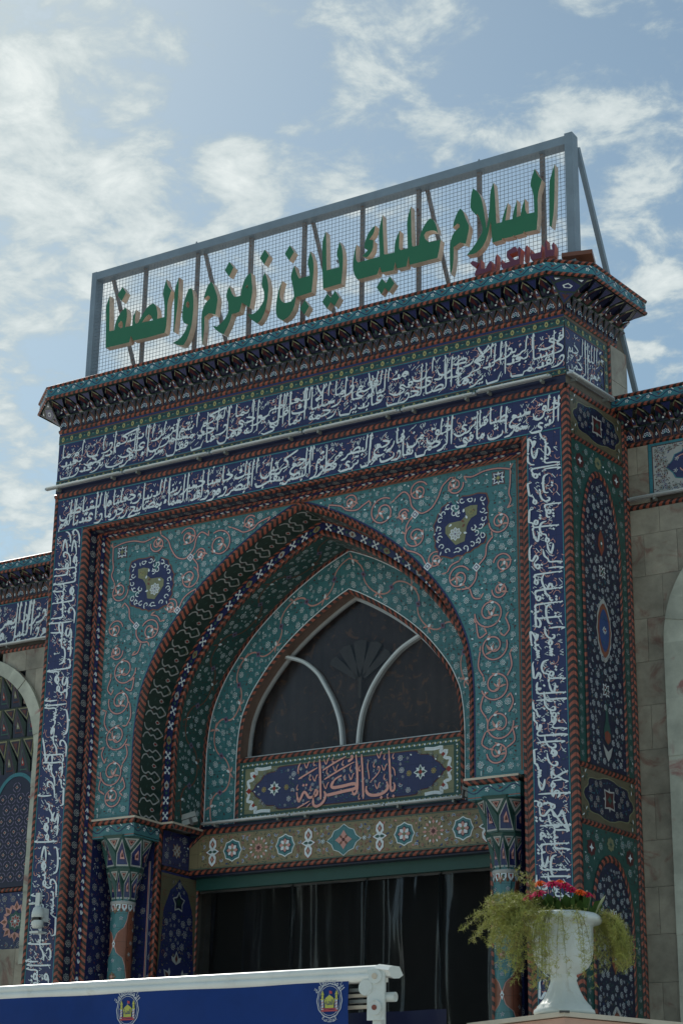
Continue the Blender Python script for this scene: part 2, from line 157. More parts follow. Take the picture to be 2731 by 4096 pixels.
mat('roof_felt', (0.10, 0.09, 0.08), 0.9, var=0.3)
mat('wood_brown', (0.16, 0.10, 0.075), 0.5, var=0.2, scale=12)
mat('steel_paint', (0.21, 0.28, 0.35), 0.45, var=0.12, scale=4, bump=0.08, c2=(0.26, 0.22, 0.18), c2scale=5, c2lo=0.66, c2hi=0.8)
mat('steel_rust', (0.24, 0.22, 0.22), 0.7, var=0.3, scale=9, c2=(0.15, 0.07, 0.045), c2scale=7, c2lo=0.55, c2hi=0.7)
mat('wire', (0.20, 0.25, 0.30), 0.6, var=0.2)
mat('sign_green', (0.025, 0.17, 0.085), 0.38, var=0.05, bump=0.04)
mat('sign_side', (0.64, 0.51, 0.40), 0.30, var=0.2, scale=8, c2=(0.42, 0.14, 0.10), c2scale=2.2, c2lo=0.58, c2hi=0.75)
mat('sign_purple', (0.16, 0.04, 0.08), 0.4, var=0.08)
mat('sign_redside', (0.50, 0.13, 0.09), 0.4, var=0.25, scale=9)
mat('aluminium', (0.50, 0.53, 0.54), 0.38, var=0.08, metal=0.4)
mat('tube_white', (0.72, 0.78, 0.80), 0.3, var=0.04)
mat('grey_metal', (0.25, 0.27, 0.26), 0.5, var=0.2, metal=0.3, bump=0.1)
mat('dark_metal', (0.06, 0.06, 0.06), 0.5, var=0.2)
mat('door_teal', (0.012, 0.07, 0.06), 0.4, var=0.1)
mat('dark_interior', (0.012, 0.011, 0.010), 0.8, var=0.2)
mat('curtain_cloth', (0.055, 0.050, 0.055), 0.8, var=0.15, c2=(0.14, 0.085, 0.06), c2scale=7, c2lo=0.56, c2hi=0.64)
mat('white_plastic', (0.66, 0.72, 0.70), 0.42, var=0.07, scale=5, bump=0.05, c2=(0.50, 0.50, 0.44), c2scale=6, c2lo=0.55, c2hi=0.8)
mat('awning_white', (0.80, 0.84, 0.81), 0.28, var=0.07, scale=3, c2=(0.62, 0.62, 0.56), c2scale=4, c2lo=0.55, c2hi=0.8)
mat('lens_black', (0.01, 0.01, 0.012), 0.08, var=0.0)
mat('banner_blue', (0.003, 0.036, 0.20), 0.55, var=0.15, scale=2.0, bump=0.1, spec=0.25)
mat('banner_back', (0.008, 0.012, 0.05), 0.5, var=0.1)
mat('print_white', (0.55, 0.60, 0.66), 0.45, var=0.04)
mat('print_yellow', (0.50, 0.52, 0.10), 0.45, var=0.04)
mat('print_red', (0.45, 0.06, 0.08), 0.45, var=0.04)
mat('pink_panel', (0.60, 0.36, 0.27), 0.5, var=0.08)
mat('cream_trim', (0.62, 0.55, 0.44), 0.45, var=0.08)
mat('paving', (0.55, 0.52, 0.47), 0.8, var=0.18, scale=2.0, bump=0.2)
mat('soil', (0.05, 0.035, 0.025), 0.95)
mat('fern', (0.38, 0.40, 0.10), 0.6, var=0.3, scale=14, c2=(0.36, 0.32, 0.09), c2scale=9, c2lo=0.5, c2hi=0.62)
mat('fern_stem', (0.12, 0.13, 0.05), 0.6)
mat('paddle_leaf', (0.05, 0.10, 0.02), 0.75, spec=0.2, var=0.3, scale=20)
mat('petal_magenta', (0.52, 0.004, 0.07), 0.8, spec=0.1, var=0.2, scale=30)
mat('petal_orange', (0.80, 0.10, 0.01), 0.8, spec=0.1, var=0.2, scale=30)
mat('petal_centre', (0.30, 0.14, 0.02), 0.7)
for k_ in ('fern', 'paddle_leaf', 'petal_magenta', 'petal_orange'):
    try: MATS[k_].node_tree.nodes['Principled BSDF'].inputs['Subsurface Weight'].default_value = 0.0
    except Exception: pass
def glass_mat(name, tint, rough, alpha, k=0.8):
    m = bpy.data.materials.new(name); m.use_nodes = True; t = m.node_tree; t.nodes.clear()
    tr = t.nodes.new('ShaderNodeBsdfTransparent'); tr.inputs[0].default_value = (*tint, 1)
    gl = t.nodes.new('ShaderNodeBsdfGlossy'); gl.inputs['Roughness'].default_value = rough; gl.inputs[0].default_value = (0.8, 0.85, 0.9, 1)
    fr = t.nodes.new('ShaderNodeFresnel'); fr.inputs[0].default_value = 1.5
    no = t.nodes.new('ShaderNodeTexNoise'); no.inputs['Scale'].default_value = 2.2; bpn = t.nodes.new('ShaderNodeBump'); bpn.inputs['Strength'].default_value = 0.25 if rough > 0.1 else 0.05; bpn.inputs['Distance'].default_value = 0.05
    t.links.new(no.outputs[0], bpn.inputs['Height']); t.links.new(bpn.outputs[0], gl.inputs['Normal']); t.links.new(bpn.outputs[0], fr.inputs['Normal'])
    ad = t.nodes.new('ShaderNodeMath'); ad.operation = 'MULTIPLY_ADD'; ad.inputs[1].default_value = k; ad.inputs[2].default_value = alpha; ad.use_clamp = True; t.links.new(fr.outputs[0], ad.inputs[0])
    mx = t.nodes.new('ShaderNodeMixShader'); t.links.new(ad.outputs[0], mx.inputs[0]); t.links.new(tr.outputs[0], mx.inputs[1]); t.links.new(gl.outputs[0], mx.inputs[2])
    o = t.nodes.new('ShaderNodeOutputMaterial'); t.links.new(mx.outputs[0], o.inputs[0]); MATS[name] = m
glass_mat('window_glass', (0.80, 0.78, 0.78), 0.08, 0.0, 0.42)
glass_mat('clear_plastic', (0.6, 0.62, 0.64), 0.25, 0.0, 0.075)

# ------------------------------------------------------------------ scene tree helpers
WLD = {}
def top(o, label, cat, group=None, kind=None):
    if kind: o['kind'] = kind
    if label: o['label'] = label
    if cat: o['category'] = cat
    if group: o['group'] = group
    return o
def empty(name, loc, label, cat, group=None, parent=None):
    o = bpy.data.objects.new(name, None); COL.objects.link(o); o.location = loc
    WLD[o.name] = Matrix.Translation(loc); return top(o, label, cat, group)
def attach(o, parent, Wm=None):
    Wm = Wm or Matrix.Identity(4)
    if parent is not None:
        o.parent = parent; o.matrix_parent_inverse = WLD[parent.name].inverted()
    o.matrix_basis = Wm; WLD[o.name] = Wm
    return o
class B:
    def __init__(s): s.v = []; s.f = []; s.m = []; s.names = []; s.sm = []
    def mi(s, m):
        if m not in s.names: s.names.append(m)
        return s.names.index(m)
    def add(s, vs, fs, m, smooth=False):
        b = len(s.v); s.v.extend(vs); i = s.mi(m)
        for f in fs: s.f.append(tuple(b + k for k in f)); s.m.append(i); s.sm.append(smooth)
    def poly(s, vs, m): s.add(vs, [tuple(range(len(vs)))], m)
    def box(s, lo, hi, m, M=None, mtop=None):
        (a, b, c), (d, e, f) = lo, hi
        vs = [(a, b, c), (d, b, c), (d, e, c), (a, e, c), (a, b, f), (d, b, f), (d, e, f), (a, e, f)]
        if M is not None: vs = [tuple(M @ Vector(v)) for v in vs]
        s.add(vs, [(0, 3, 2, 1), (4, 5, 6, 7), (0, 1, 5, 4), (1, 2, 6, 5), (2, 3, 7, 6), (3, 0, 4, 7)], m)
    def bar(s, p, q, w, h, m, up=(0, 0, 1)):
        p = Vector(p); q = Vector(q); d = (q - p); L = d.length; d.normalize(); u = Vector(up)
        x = d.cross(u)
        if x.length < 1e-4: x = d.cross(Vector((0, 1, 0)))
        x.normalize(); y = x.cross(d)
        vs = []
        for t in (p, q):
            for a, b in ((-1, -1), (1, -1), (1, 1), (-1, 1)): vs.append(tuple(t + x * (a * w / 2) + y * (b * h / 2)))
        s.add(vs, [(0, 1, 2, 3), (7, 6, 5, 4), (0, 4, 5, 1), (1, 5, 6, 2), (2, 6, 7, 3), (3, 7, 4, 0)], m)
    def tube(s, pts, r, m, n=6, caps=True):
        rings = []; P_ = [Vector(p) for p in pts]; rr = r if isinstance(r, (list, tuple)) else [r] * len(P_)
        for i, p in enumerate(P_):
            d = (P_[min(i + 1, len(P_) - 1)] - P_[max(i - 1, 0)]); d.normalize()
            x = d.cross(Vector((0, 0, 1)));
            if x.length < 1e-3: x = d.cross(Vector((0, 1, 0)))
            x.normalize(); y = x.cross(d)
            rings.append([tuple(p + (x * cos(2 * pi * k / n) + y * sin(2 * pi * k / n)) * rr[i]) for k in range(n)])
        vs = [v for r_ in rings for v in r_]; fs = []
        for i in range(len(P_) - 1):
            for k in range(n): fs.append((i * n + k, i * n + (k + 1) % n, (i + 1) * n + (k + 1) % n, (i + 1) * n + k))
        if caps: fs.append(tuple(range(n))[::-1]); fs.append(tuple((len(P_) - 1) * n + k for k in range(n)))
        s.add(vs, fs, m, True)
    def lathe(s, c, prof, m, n=32, flute=0.0, nf=16):
        vs = []; c = Vector(c)
        for r, z, fl in prof:
            for k in range(n):
                a = 2 * pi * k / n; rr = r * (1 + flute * fl * (abs(cos(nf * a / 2)) - 0.6)); vs.append((c.x + rr * cos(a), c.y + rr * sin(a), c.z + z))
        fs = []
        for i in range(len(prof) - 1):
            for k in range(n): fs.append((i * n + k, i * n + (k + 1) % n, (i + 1) * n + (k + 1) % n, (i + 1) * n + k))
        s.add(vs, fs, m, True)
    def grid(s, F, us, ts, m, smooth=True):
        vs = [tuple(F(u, t)) for u in us for t in ts]; n = len(ts)
        s.add(vs, [(i * n + j, i * n + j + 1, (i + 1) * n + j + 1, (i + 1) * n + j) for i in range(len(us) - 1) for j in range(n - 1)], m, smooth)
    def mesh(s, name):
        me = bpy.data.meshes.new(name); me.from_pydata(s.v, [], s.f)
        for n in s.names: me.materials.append(MATS[n])
        me.polygons.foreach_set('material_index', s.m); me.polygons.foreach_set('use_smooth', s.sm)
        me.update(); return me
    def obj(s, name, parent=None, kind=None, label=None, Wm=None):
        o = bpy.data.objects.new(name, s.mesh(name)); COL.objects.link(o)
        if kind: o['kind'] = kind
        if label: o['label'] = label
        return attach(o, parent, Wm)
def inst(name, me, parent, Wm, label=None):
    o = bpy.data.objects.new(name, me); COL.objects.link(o); attach(o, parent, Wm)
    if label: o['label'] = label
    return o
# ------------------------------------------------------------------ inlay: raised glazed pieces laid on a surface (u, v, height)
def plane(O, Ud, Vd):
    O = Vector(O); Ud = Vector(Ud); Vd = Vector(Vd); Nn = Ud.cross(Vd).normalized()
    ox, oy, oz = O; ux, uy, uz = Ud; vx, vy, vz = Vd; nx, ny, nz = Nn
    return lambda u, v, h: (ox + u * ux + v * vx + h * nx, oy + u * uy + v * vy + h * ny, oz + u * uz + v * vz + h * nz)
class Inlay(B):
    def __init__(s, F): super().__init__(); s.F = F; s.k = 0; s.h0 = 0.0
    def p(s, pts, m, h):
        s.k += 1; hh = h + s.h0 + (s.k % 17) * 0.00012; F = s.F
        b = len(s.v); s.v.extend([F(u, v, hh) for u, v in pts]); s.f.append(tuple(range(b, b + len(pts)))); s.m.append(s.mi(m)); s.sm.append(False)
    def mesh2(s, pts, faces, m, h):
        s.k += 1; hh = h + s.h0 + (s.k % 17) * 0.00012; F = s.F; b = len(s.v); s.v.extend([F(u, v, hh) for u, v in pts]); i = s.mi(m)
        for f in faces: s.f.append(tuple(b + q for q in f)); s.m.append(i); s.sm.append(False)
    def ribbon(s, pts, w, m, h, taper=False):
        n = len(pts); L = []; R = []
        for i in range(n):
            a = pts[max(i - 1, 0)]; b = pts[min(i + 1, n - 1)]; dx, dy = b[0] - a[0], b[1] - a[1]; l = hypot(dx, dy) or 1
            ww = w[i] if isinstance(w, list) else (w * (1 if not taper else (0.25 + 0.75 * sin(pi * min(1, max(0, (i + .5) / n))))))
            nx, ny = -dy / l * ww / 2, dx / l * ww / 2
            L.append((pts[i][0] + nx, pts[i][1] + ny)); R.append((pts[i][0] - nx, pts[i][1] - ny))
        s.mesh2(L + R, [(i, i + 1, n + i + 1, n + i) for i in range(n - 1)], m, h)
def rot(pts, a, sc=1.0, ox=0.0, oy=0.0, fx=1):
    c, s_ = cos(a) * sc, sin(a) * sc
    return [(ox + (x * fx) * c - y * s_, oy + (x * fx) * s_ + y * c) for x, y in pts]
PETAL = [(0.18, 0), (0.55, 0.30), (0.80, 0.22), (1.0, 0), (0.80, -0.22), (0.55, -0.30)]
PIN = [(0.30, 0), (0.56, 0.20), (0.86, 0), (0.56, -0.20)]
LEAF = [(0, 0), (0.35, 0.20), (0.75, 0.16), (1, 0), (0.6, -0.05), (0.3, -0.08)]
BUD = [(0, 0), (0.3, 0.28), (0.7, 0.22), (1, 0), (0.7, -0.22), (0.3, -0.28)]
def disc(x, y, r, n=8, a0=0.0): return [(x + r * cos(a0 + 2 * pi * k / n), y + r * sin(a0 + 2 * pi * k / n)) for k in range(n)]
def star(x, y, r, n, q, a0=0.0): return [(x + (r if k % 2 == 0 else r * q) * cos(a0 + pi * k / n), y + (r if k % 2 == 0 else r * q) * sin(a0 + pi * k / n)) for k in range(2 * n)]
def flower(I, x, y, r, n=7, a=0.0, out='glaze_white', inn='glaze_teal', cen='glaze_maroon', h=0.003, sq=(1, 1)):
    for k in range(n):
        t = a + 2 * pi * k / n
        I.p([(x + (q[0] - x) * sq[0], y + (q[1] - y) * sq[1]) for q in rot(PETAL, t, r, x, y)], out, h)
        I.p([(x + (q[0] - x) * sq[0], y + (q[1] - y) * sq[1]) for q in rot(PIN, t, r, x, y)], inn, h + 0.002)
    I.p(disc(x, y, r * 0.26), out, h + 0.002); I.p(disc(x, y, r * 0.17, 6), cen, h + 0.004)
def lotus(I, x, y, r, a=pi / 2, out='glaze_white', inn='glaze_teal', cen='glaze_maroon', h=0.003):
    for t, q in ((0, 1), (0.65, .95), (-0.65, .95), (1.35, .8), (-1.35, .8)):
        I.p(rot(PETAL, a + t, r * q, x, y), out, h); I.p(rot(PIN, a + t, r * q, x, y), inn, h + 0.002)
    I.p(disc(x, y, r * 0.2, 6), cen, h + 0.003)
def palmette(I, x, y, r, a, out, inn, h=0.003):
    I.p(rot([(0, 0), (.25, .5), (.6, .62), (.5, .3), (1, .0), (.5, -.3), (.6, -.62), (.25, -.5)], a, r, x, y), out, h)
    I.p(rot([(.12, 0), (.4, .18), (.8, 0), (.4, -.18)], a, r, x, y), inn, h + 0.002)
def cross4(I, x, y, r, out, inn, cen, h=0.003, a0=0.0, n=4):
    for k in range(n): palmette(I, x, y, r, a0 + 2 * pi * k / n, out, inn, h)
    I.p(disc(x, y, r * 0.28), cen, h + 0.0045)
def spiral(cx, cy, r, a0, turns, direc=1, n=26, r1=0.28):
    return [(cx + r * (1 - (1 - r1) * (i / n) ** 1.2) * cos(a0 + direc * turns * 2 * pi * i / n), cy + r * (1 - (1 - r1) * (i / n) ** 1.2) * sin(a0 + direc * turns * 2 * pi * i / n)) for i in range(n + 1)]
class Avoid:
    def __init__(s): s.c = []
    def add(s, x, y, r): s.c.append((x, y, r))
    def ok(s, x, y, r): return all((x - a) ** 2 + (y - b) ** 2 > (r + q) ** 2 for a, b, q in s.c)
def scatter(test, box, r, tries, av, rng, pad=1.0):
    out = []; g = {}; cs = 2 * r * pad
    for _ in range(tries):
        x = rng.uniform(box[0], box[2]); y = rng.uniform(box[1], box[3])
        k = (int(x / cs), int(y / cs)); bad = False
        for i in (-1, 0, 1):
            for j in (-1, 0, 1):
                for a, b in g.get((k[0] + i, k[1] + j), ()):
                    if (x - a) ** 2 + (y - b) ** 2 < cs * cs: bad = True
        if bad or not av.ok(x, y, r): continue
        if not (test(x, y) and test(x + r, y) and test(x - r, y) and test(x, y + r) and test(x, y - r)): continue
        g.setdefault(k, []).append((x, y)); out.append((x, y))
    for x, y in out: av.add(x, y, r)
    return out
def floral_fill(I, test, box, av, rng, fr=0.05, n1=900, inn='glaze_teal', leafm=('glaze_maroon', 'glaze_leaf', 'glaze_white'), fl='glaze_white', leaf=0.03, nleaf=2500, cen='glaze_maroon', budm='glaze_white'):
    for x, y in scatter(test, box, fr, n1, av, rng, 1.25):
        if rng.random() < .25: lotus(I, x, y, fr, rng.uniform(0, 6.3), fl, inn, cen)
        else: flower(I, x, y, fr * rng.uniform(.85, 1.05), rng.choice((6, 7, 8, 8)), rng.uniform(0, 6.3), fl, inn, cen)
    for x, y in scatter(test, box, fr * .5, n1, av, rng, 1.2):
        q = rng.random()
        if q < .5: flower(I, x, y, fr * .5, 5, rng.uniform(0, 6.3), fl, inn, cen)
        else: I.p(rot(BUD, rng.uniform(0, 6.3), fr * .8, x, y), budm if rng.random() < .35 else leafm[0], 0.003)
    for x, y in scatter(test, box, leaf * .42, nleaf, av, rng, .95):
        m = leafm[int(rng.random() ** 1.6 * len(leafm))]; I.p(rot(LEAF, rng.uniform(0, 6.3), leaf * rng.uniform(.7, 1.2), x, y, rng.choice((1, -1))), m, 0.002)
# ------------------------------------------------------------------ Arabic lettering
FORM = {}
for ch, cp, k in (('ء', 0xFE80, 1), ('آ', 0xFE81, 2), ('أ', 0xFE83, 2), ('ؤ', 0xFE85, 2), ('إ', 0xFE87, 2), ('ئ', 0xFE89, 4), ('ا', 0xFE8D, 2), ('ب', 0xFE8F, 4), ('ة', 0xFE93, 2), ('ت', 0xFE95, 4), ('ث', 0xFE99, 4), ('ج', 0xFE9D, 4), ('ح', 0xFEA1, 4), ('خ', 0xFEA5, 4), ('د', 0xFEA9, 2), ('ذ', 0xFEAB, 2), ('ر', 0xFEAD, 2), ('ز', 0xFEAF, 2), ('س', 0xFEB1, 4), ('ش', 0xFEB5, 4), ('ص', 0xFEB9, 4), ('ض', 0xFEBD, 4), ('ط', 0xFEC1, 4), ('ظ', 0xFEC5, 4), ('ع', 0xFEC9, 4), ('غ', 0xFECD, 4), ('ف', 0xFED1, 4), ('ق', 0xFED5, 4), ('ك', 0xFED9, 4), ('ل', 0xFEDD, 4), ('م', 0xFEE1, 4), ('ن', 0xFEE5, 4), ('ه', 0xFEE9, 4), ('و', 0xFEED, 2), ('ى', 0xFEEF, 2), ('ي', 0xFEF1, 4), ('١', 0xFEF5, 2), ('٢', 0xFEF7, 2), ('٣', 0xFEF9, 2), ('٤', 0xFEFB, 2)): FORM[ch] = (cp, k)
def shape(w):
    for a, b in (('لآ', '١'), ('لأ', '٢'), ('لإ', '٣'), ('لا', '٤')): w = w.replace(a, b)
    out = []
    for i, c in enumerate(w):
        cp, k = FORM[c]; pj = i > 0 and FORM[w[i - 1]][1] == 4; nj = i < len(w) - 1 and k == 4 and w[i + 1] != 'ء'
        if k == 1: out.append(chr(cp))
        elif k == 2: out.append(chr(cp + (1 if pj else 0)))
        else: out.append(chr(cp + (3 if pj and nj else 2 if nj else 1 if pj else 0)))
    return out[::-1]
GLY = {}
def _txt(body, off):
    c = bpy.data.curves.new('t', 'FONT'); c.body = body; c.resolution_u = 2; c.offset = off; c.size = 1.0
    o = bpy.data.objects.new('t', c); me = o.to_mesh(); vs = [(v.co.x, v.co.y) for v in me.vertices]; fs = [tuple(p.vertices) for p in me.polygons]
    o.to_mesh_clear(); bpy.data.objects.remove(o); bpy.data.curves.remove(c); return vs, fs
def glyph(ch, off=0.009):
    k = (ch, off)
    if k not in GLY:
        vs, fs = _txt(ch, off); v2, _ = _txt(ch + ch, off)
        adv = (max(v[0] for v in v2) - max(v[0] for v in vs)) if vs else 0.3
        GLY[k] = (vs, fs, adv)
    return GLY[k]
def word(w, off=0.009):
    x = 0; out = []
    for ch in shape(w):
        vs, fs, adv = glyph(ch, off)
        out.append(([(a + x, b) for a, b in vs], fs)); x += adv
    return out, x
def callig(I, text, L, H, m='glaze_white', em=None, tiers=2, h=0.005, k=0.30, rng=random, tall=None, lowgap=0.10, gapw=0.03):
    """words laid right to left in stacked, interlaced tiers; upright strokes drawn out tall"""
    em = em or H * 0.60; ws = [(w,) + word(w) for w in text.split()]
    for t in range(1):
        cur = [0.0] * tiers; pl = []
        for w, gl, x in ws:
            i = min(range(tiers), key=lambda q: cur[q]); pl.append((i, cur[i], gl, x)); cur[i] += x + gapw * 3
    for i, x0, gl, wd in pl:
        sx = L / cur[i]; ph = rng.uniform(0, 6.3); am = H * rng.uniform(.02, .05); lean = rng.uniform(.0, .07)
        base = H * (lowgap + (0.38 * i if tiers == 2 else 0.25 * i)) + rng.uniform(-.02, .03) * H
        lim = (H * 0.98 - base)
        if i == 0: lim *= rng.choice((0.85, 0.97, 1.0))
        right = L - x0 * sx
        for vs, fs in gl:
            pts = []
            for a, b in vs:
                yy = b * em
                if b > k:
                    q = (b - k) / 0.46
                    yy = k * em + q * (lim - k * em) if b <= k + 0.46 else lim
                elif b < -0.02: yy = b * em * 0.85
                xx = right - (wd - a) * sx + yy * lean - .012; yy += am * sin(ph + a * 2.2) * (1 - min(1, max(0, yy / lim)) ** 2)
                pts.append((xx, base + yy))
            I.mesh2(pts, fs, m, h)
def callig_field(I, L, H, rng, dens=1.0, white='glaze_white'):
    """vine, leaves and vowel marks between the letters"""
    n = int(L / 0.050 * dens * H / 0.42)
    for _ in range(n):
        x = rng.uniform(.02, L - .02); y = rng.uniform(.06, .94) * H; r = rng.uniform(.03, .06); a = rng.uniform(0, 6.3)
        arc = [(x + r * cos(a + t * .45), y + r * .8 * sin(a + t * .45)) for t in range(7)]
        if min(q[1] for q in arc) > .01 and max(q[1] for q in arc) < H - .01 and min(q[0] for q in arc) > 0 and max(q[0] for q in arc) < L: I.ribbon(arc, 0.007, 'glaze_salmon', 0.0015)
    for _ in range(int(n * 3.2)):
        x = rng.uniform(.02, L - .04); y = rng.uniform(.05, .95) * H
        I.p(rot(LEAF, rng.uniform(0, 6.3), rng.uniform(.024, .042), x, y, rng.choice((1, -1))), 'glaze_salmon', 0.002)
    for _ in range(int(n * 0.5)):
        x = rng.uniform(.02, L - .04); y = rng.uniform(.05, .95) * H
        I.p(rot(BUD, rng.uniform(0, 6.3), .022, x, y), 'glaze_leaf', 0.003)
    for _ in range(int(n * 2.9)):
        x = rng.uniform(.02, L - .04); y = rng.uniform(.08, .92) * H; q = rng.random()
        if q < .4: I.ribbon([(x - .014, y + .017), (x, y - .019), (x + .016, y + .019)], 0.0075, white, 0.004)
        elif q < .75: I.ribbon([(x + .006, y + .022), (x - .006, y), (x + .003, y - .016), (x + .012, y - .008)], 0.007, white, 0.004)
        else: I.ribbon([(x - .024, y - .018), (x + .026, y + .020)], 0.007, white, 0.004)
# ------------------------------------------------------------------ rope mouldings: alternating slanted pieces of orange and black tile
def lerp3(a, b, t): return (a[0] + (b[0] - a[0]) * t, a[1] + (b[1] - a[1]) * t, a[2] + (b[2] - a[2]) * t)
def resample(path, n):
    d = [0.0]
    for a, b in zip(path, path[1:]): d.append(d[-1] + (Vector(b) - Vector(a)).length)
    out = []; j = 0
    for i in range(n + 1):
        s_ = d[-1] * i / n
        while j < len(d) - 2 and d[j + 1] < s_: j += 1
        t = (s_ - d[j]) / max(d[j + 1] - d[j], 1e-9); out.append(lerp3(path[j], path[j + 1], min(1, max(0, t))))
    return out, d[-1]
def rope(pa, pb, bulge=None, pitch=0.072, slant=0.55, ca='glaze_orange', cb='glaze_black', bb=None, rng=random):
    """pa, pb: the two edges (3-d polylines). bulge: vector that lifts the middle."""
    bb = bb or B()
    _, La = resample(pa, 4); n = max(2, int(round(La / (pitch / 2)))); K = 4
    A, _ = resample(pa, n * K); Bp, _ = resample(pb, n * K)
    sl = int(round(slant * K * 2)); bulge = Vector(bulge or (0, 0, 0)); cl = lambda i: max(0, min(n * K, i))
    prof = [0, .30, .70, 1.0]; bf = [0, 1, 1, 0]
    lo = -abs(sl) // K - 1; hi = n + abs(sl) // K + 1
    for i in range(lo, hi):
        vs = []
        for t, f in zip(prof, bf):
            o = int(round(sl * t)); a0 = cl(i * K + o); a1 = cl((i + 1) * K + o)
            for q in (a0, a1): vs.append(tuple(Vector(lerp3(A[q], Bp[q], t)) + bulge * f))
        m = (ca if (i % 2 == 0) else cb)
        if m == 'glaze_orange' and rng.random() < .25: m = 'glaze_orange_dull'
        bb.add(vs, [(2 * q, 2 * q + 1, 2 * q + 3, 2 * q + 2) for q in range(3)], m)
    return bb
def line(m, a, b, w, n, bb):    # thin flat strip from a to b, width vector w, lifted by n
    a = Vector(a) + Vector(n); b = Vector(b) + Vector(n); w = Vector(w); bb.poly([tuple(a), tuple(b), tuple(b + w), tuple(a + w)], m)
def facet(bb, pts, outline, fill, inset=0.12, lift=0.0015, mot=None, mid=None, ref=None):
    P_ = [Vector(p) for p in pts]; c = sum(P_, Vector()) / len(P_); bb.poly([tuple(p) for p in P_], outline)
    n = (P_[1] - P_[0]).cross(P_[2] - P_[0]); n = n.normalized() if n.length > 1e-9 else Vector((0, 0, 1))
    if n.dot(Vector(ref or (0, -1, -.5))) < 0: n = -n
    cur = inset
    if mid:
        bb.poly([tuple(p + (c - p) * cur + n * lift) for p in P_], mid); cur += inset
    q = [p + (c - p) * cur for p in P_]
    bb.poly([tuple(p + n * lift * 2) for p in q], fill)
    if mot:
        for mm, sc in mot:
            bb.poly([tuple(c + (p - c) * sc + n * lift * 3.5) for p in q], mm); lift += .001
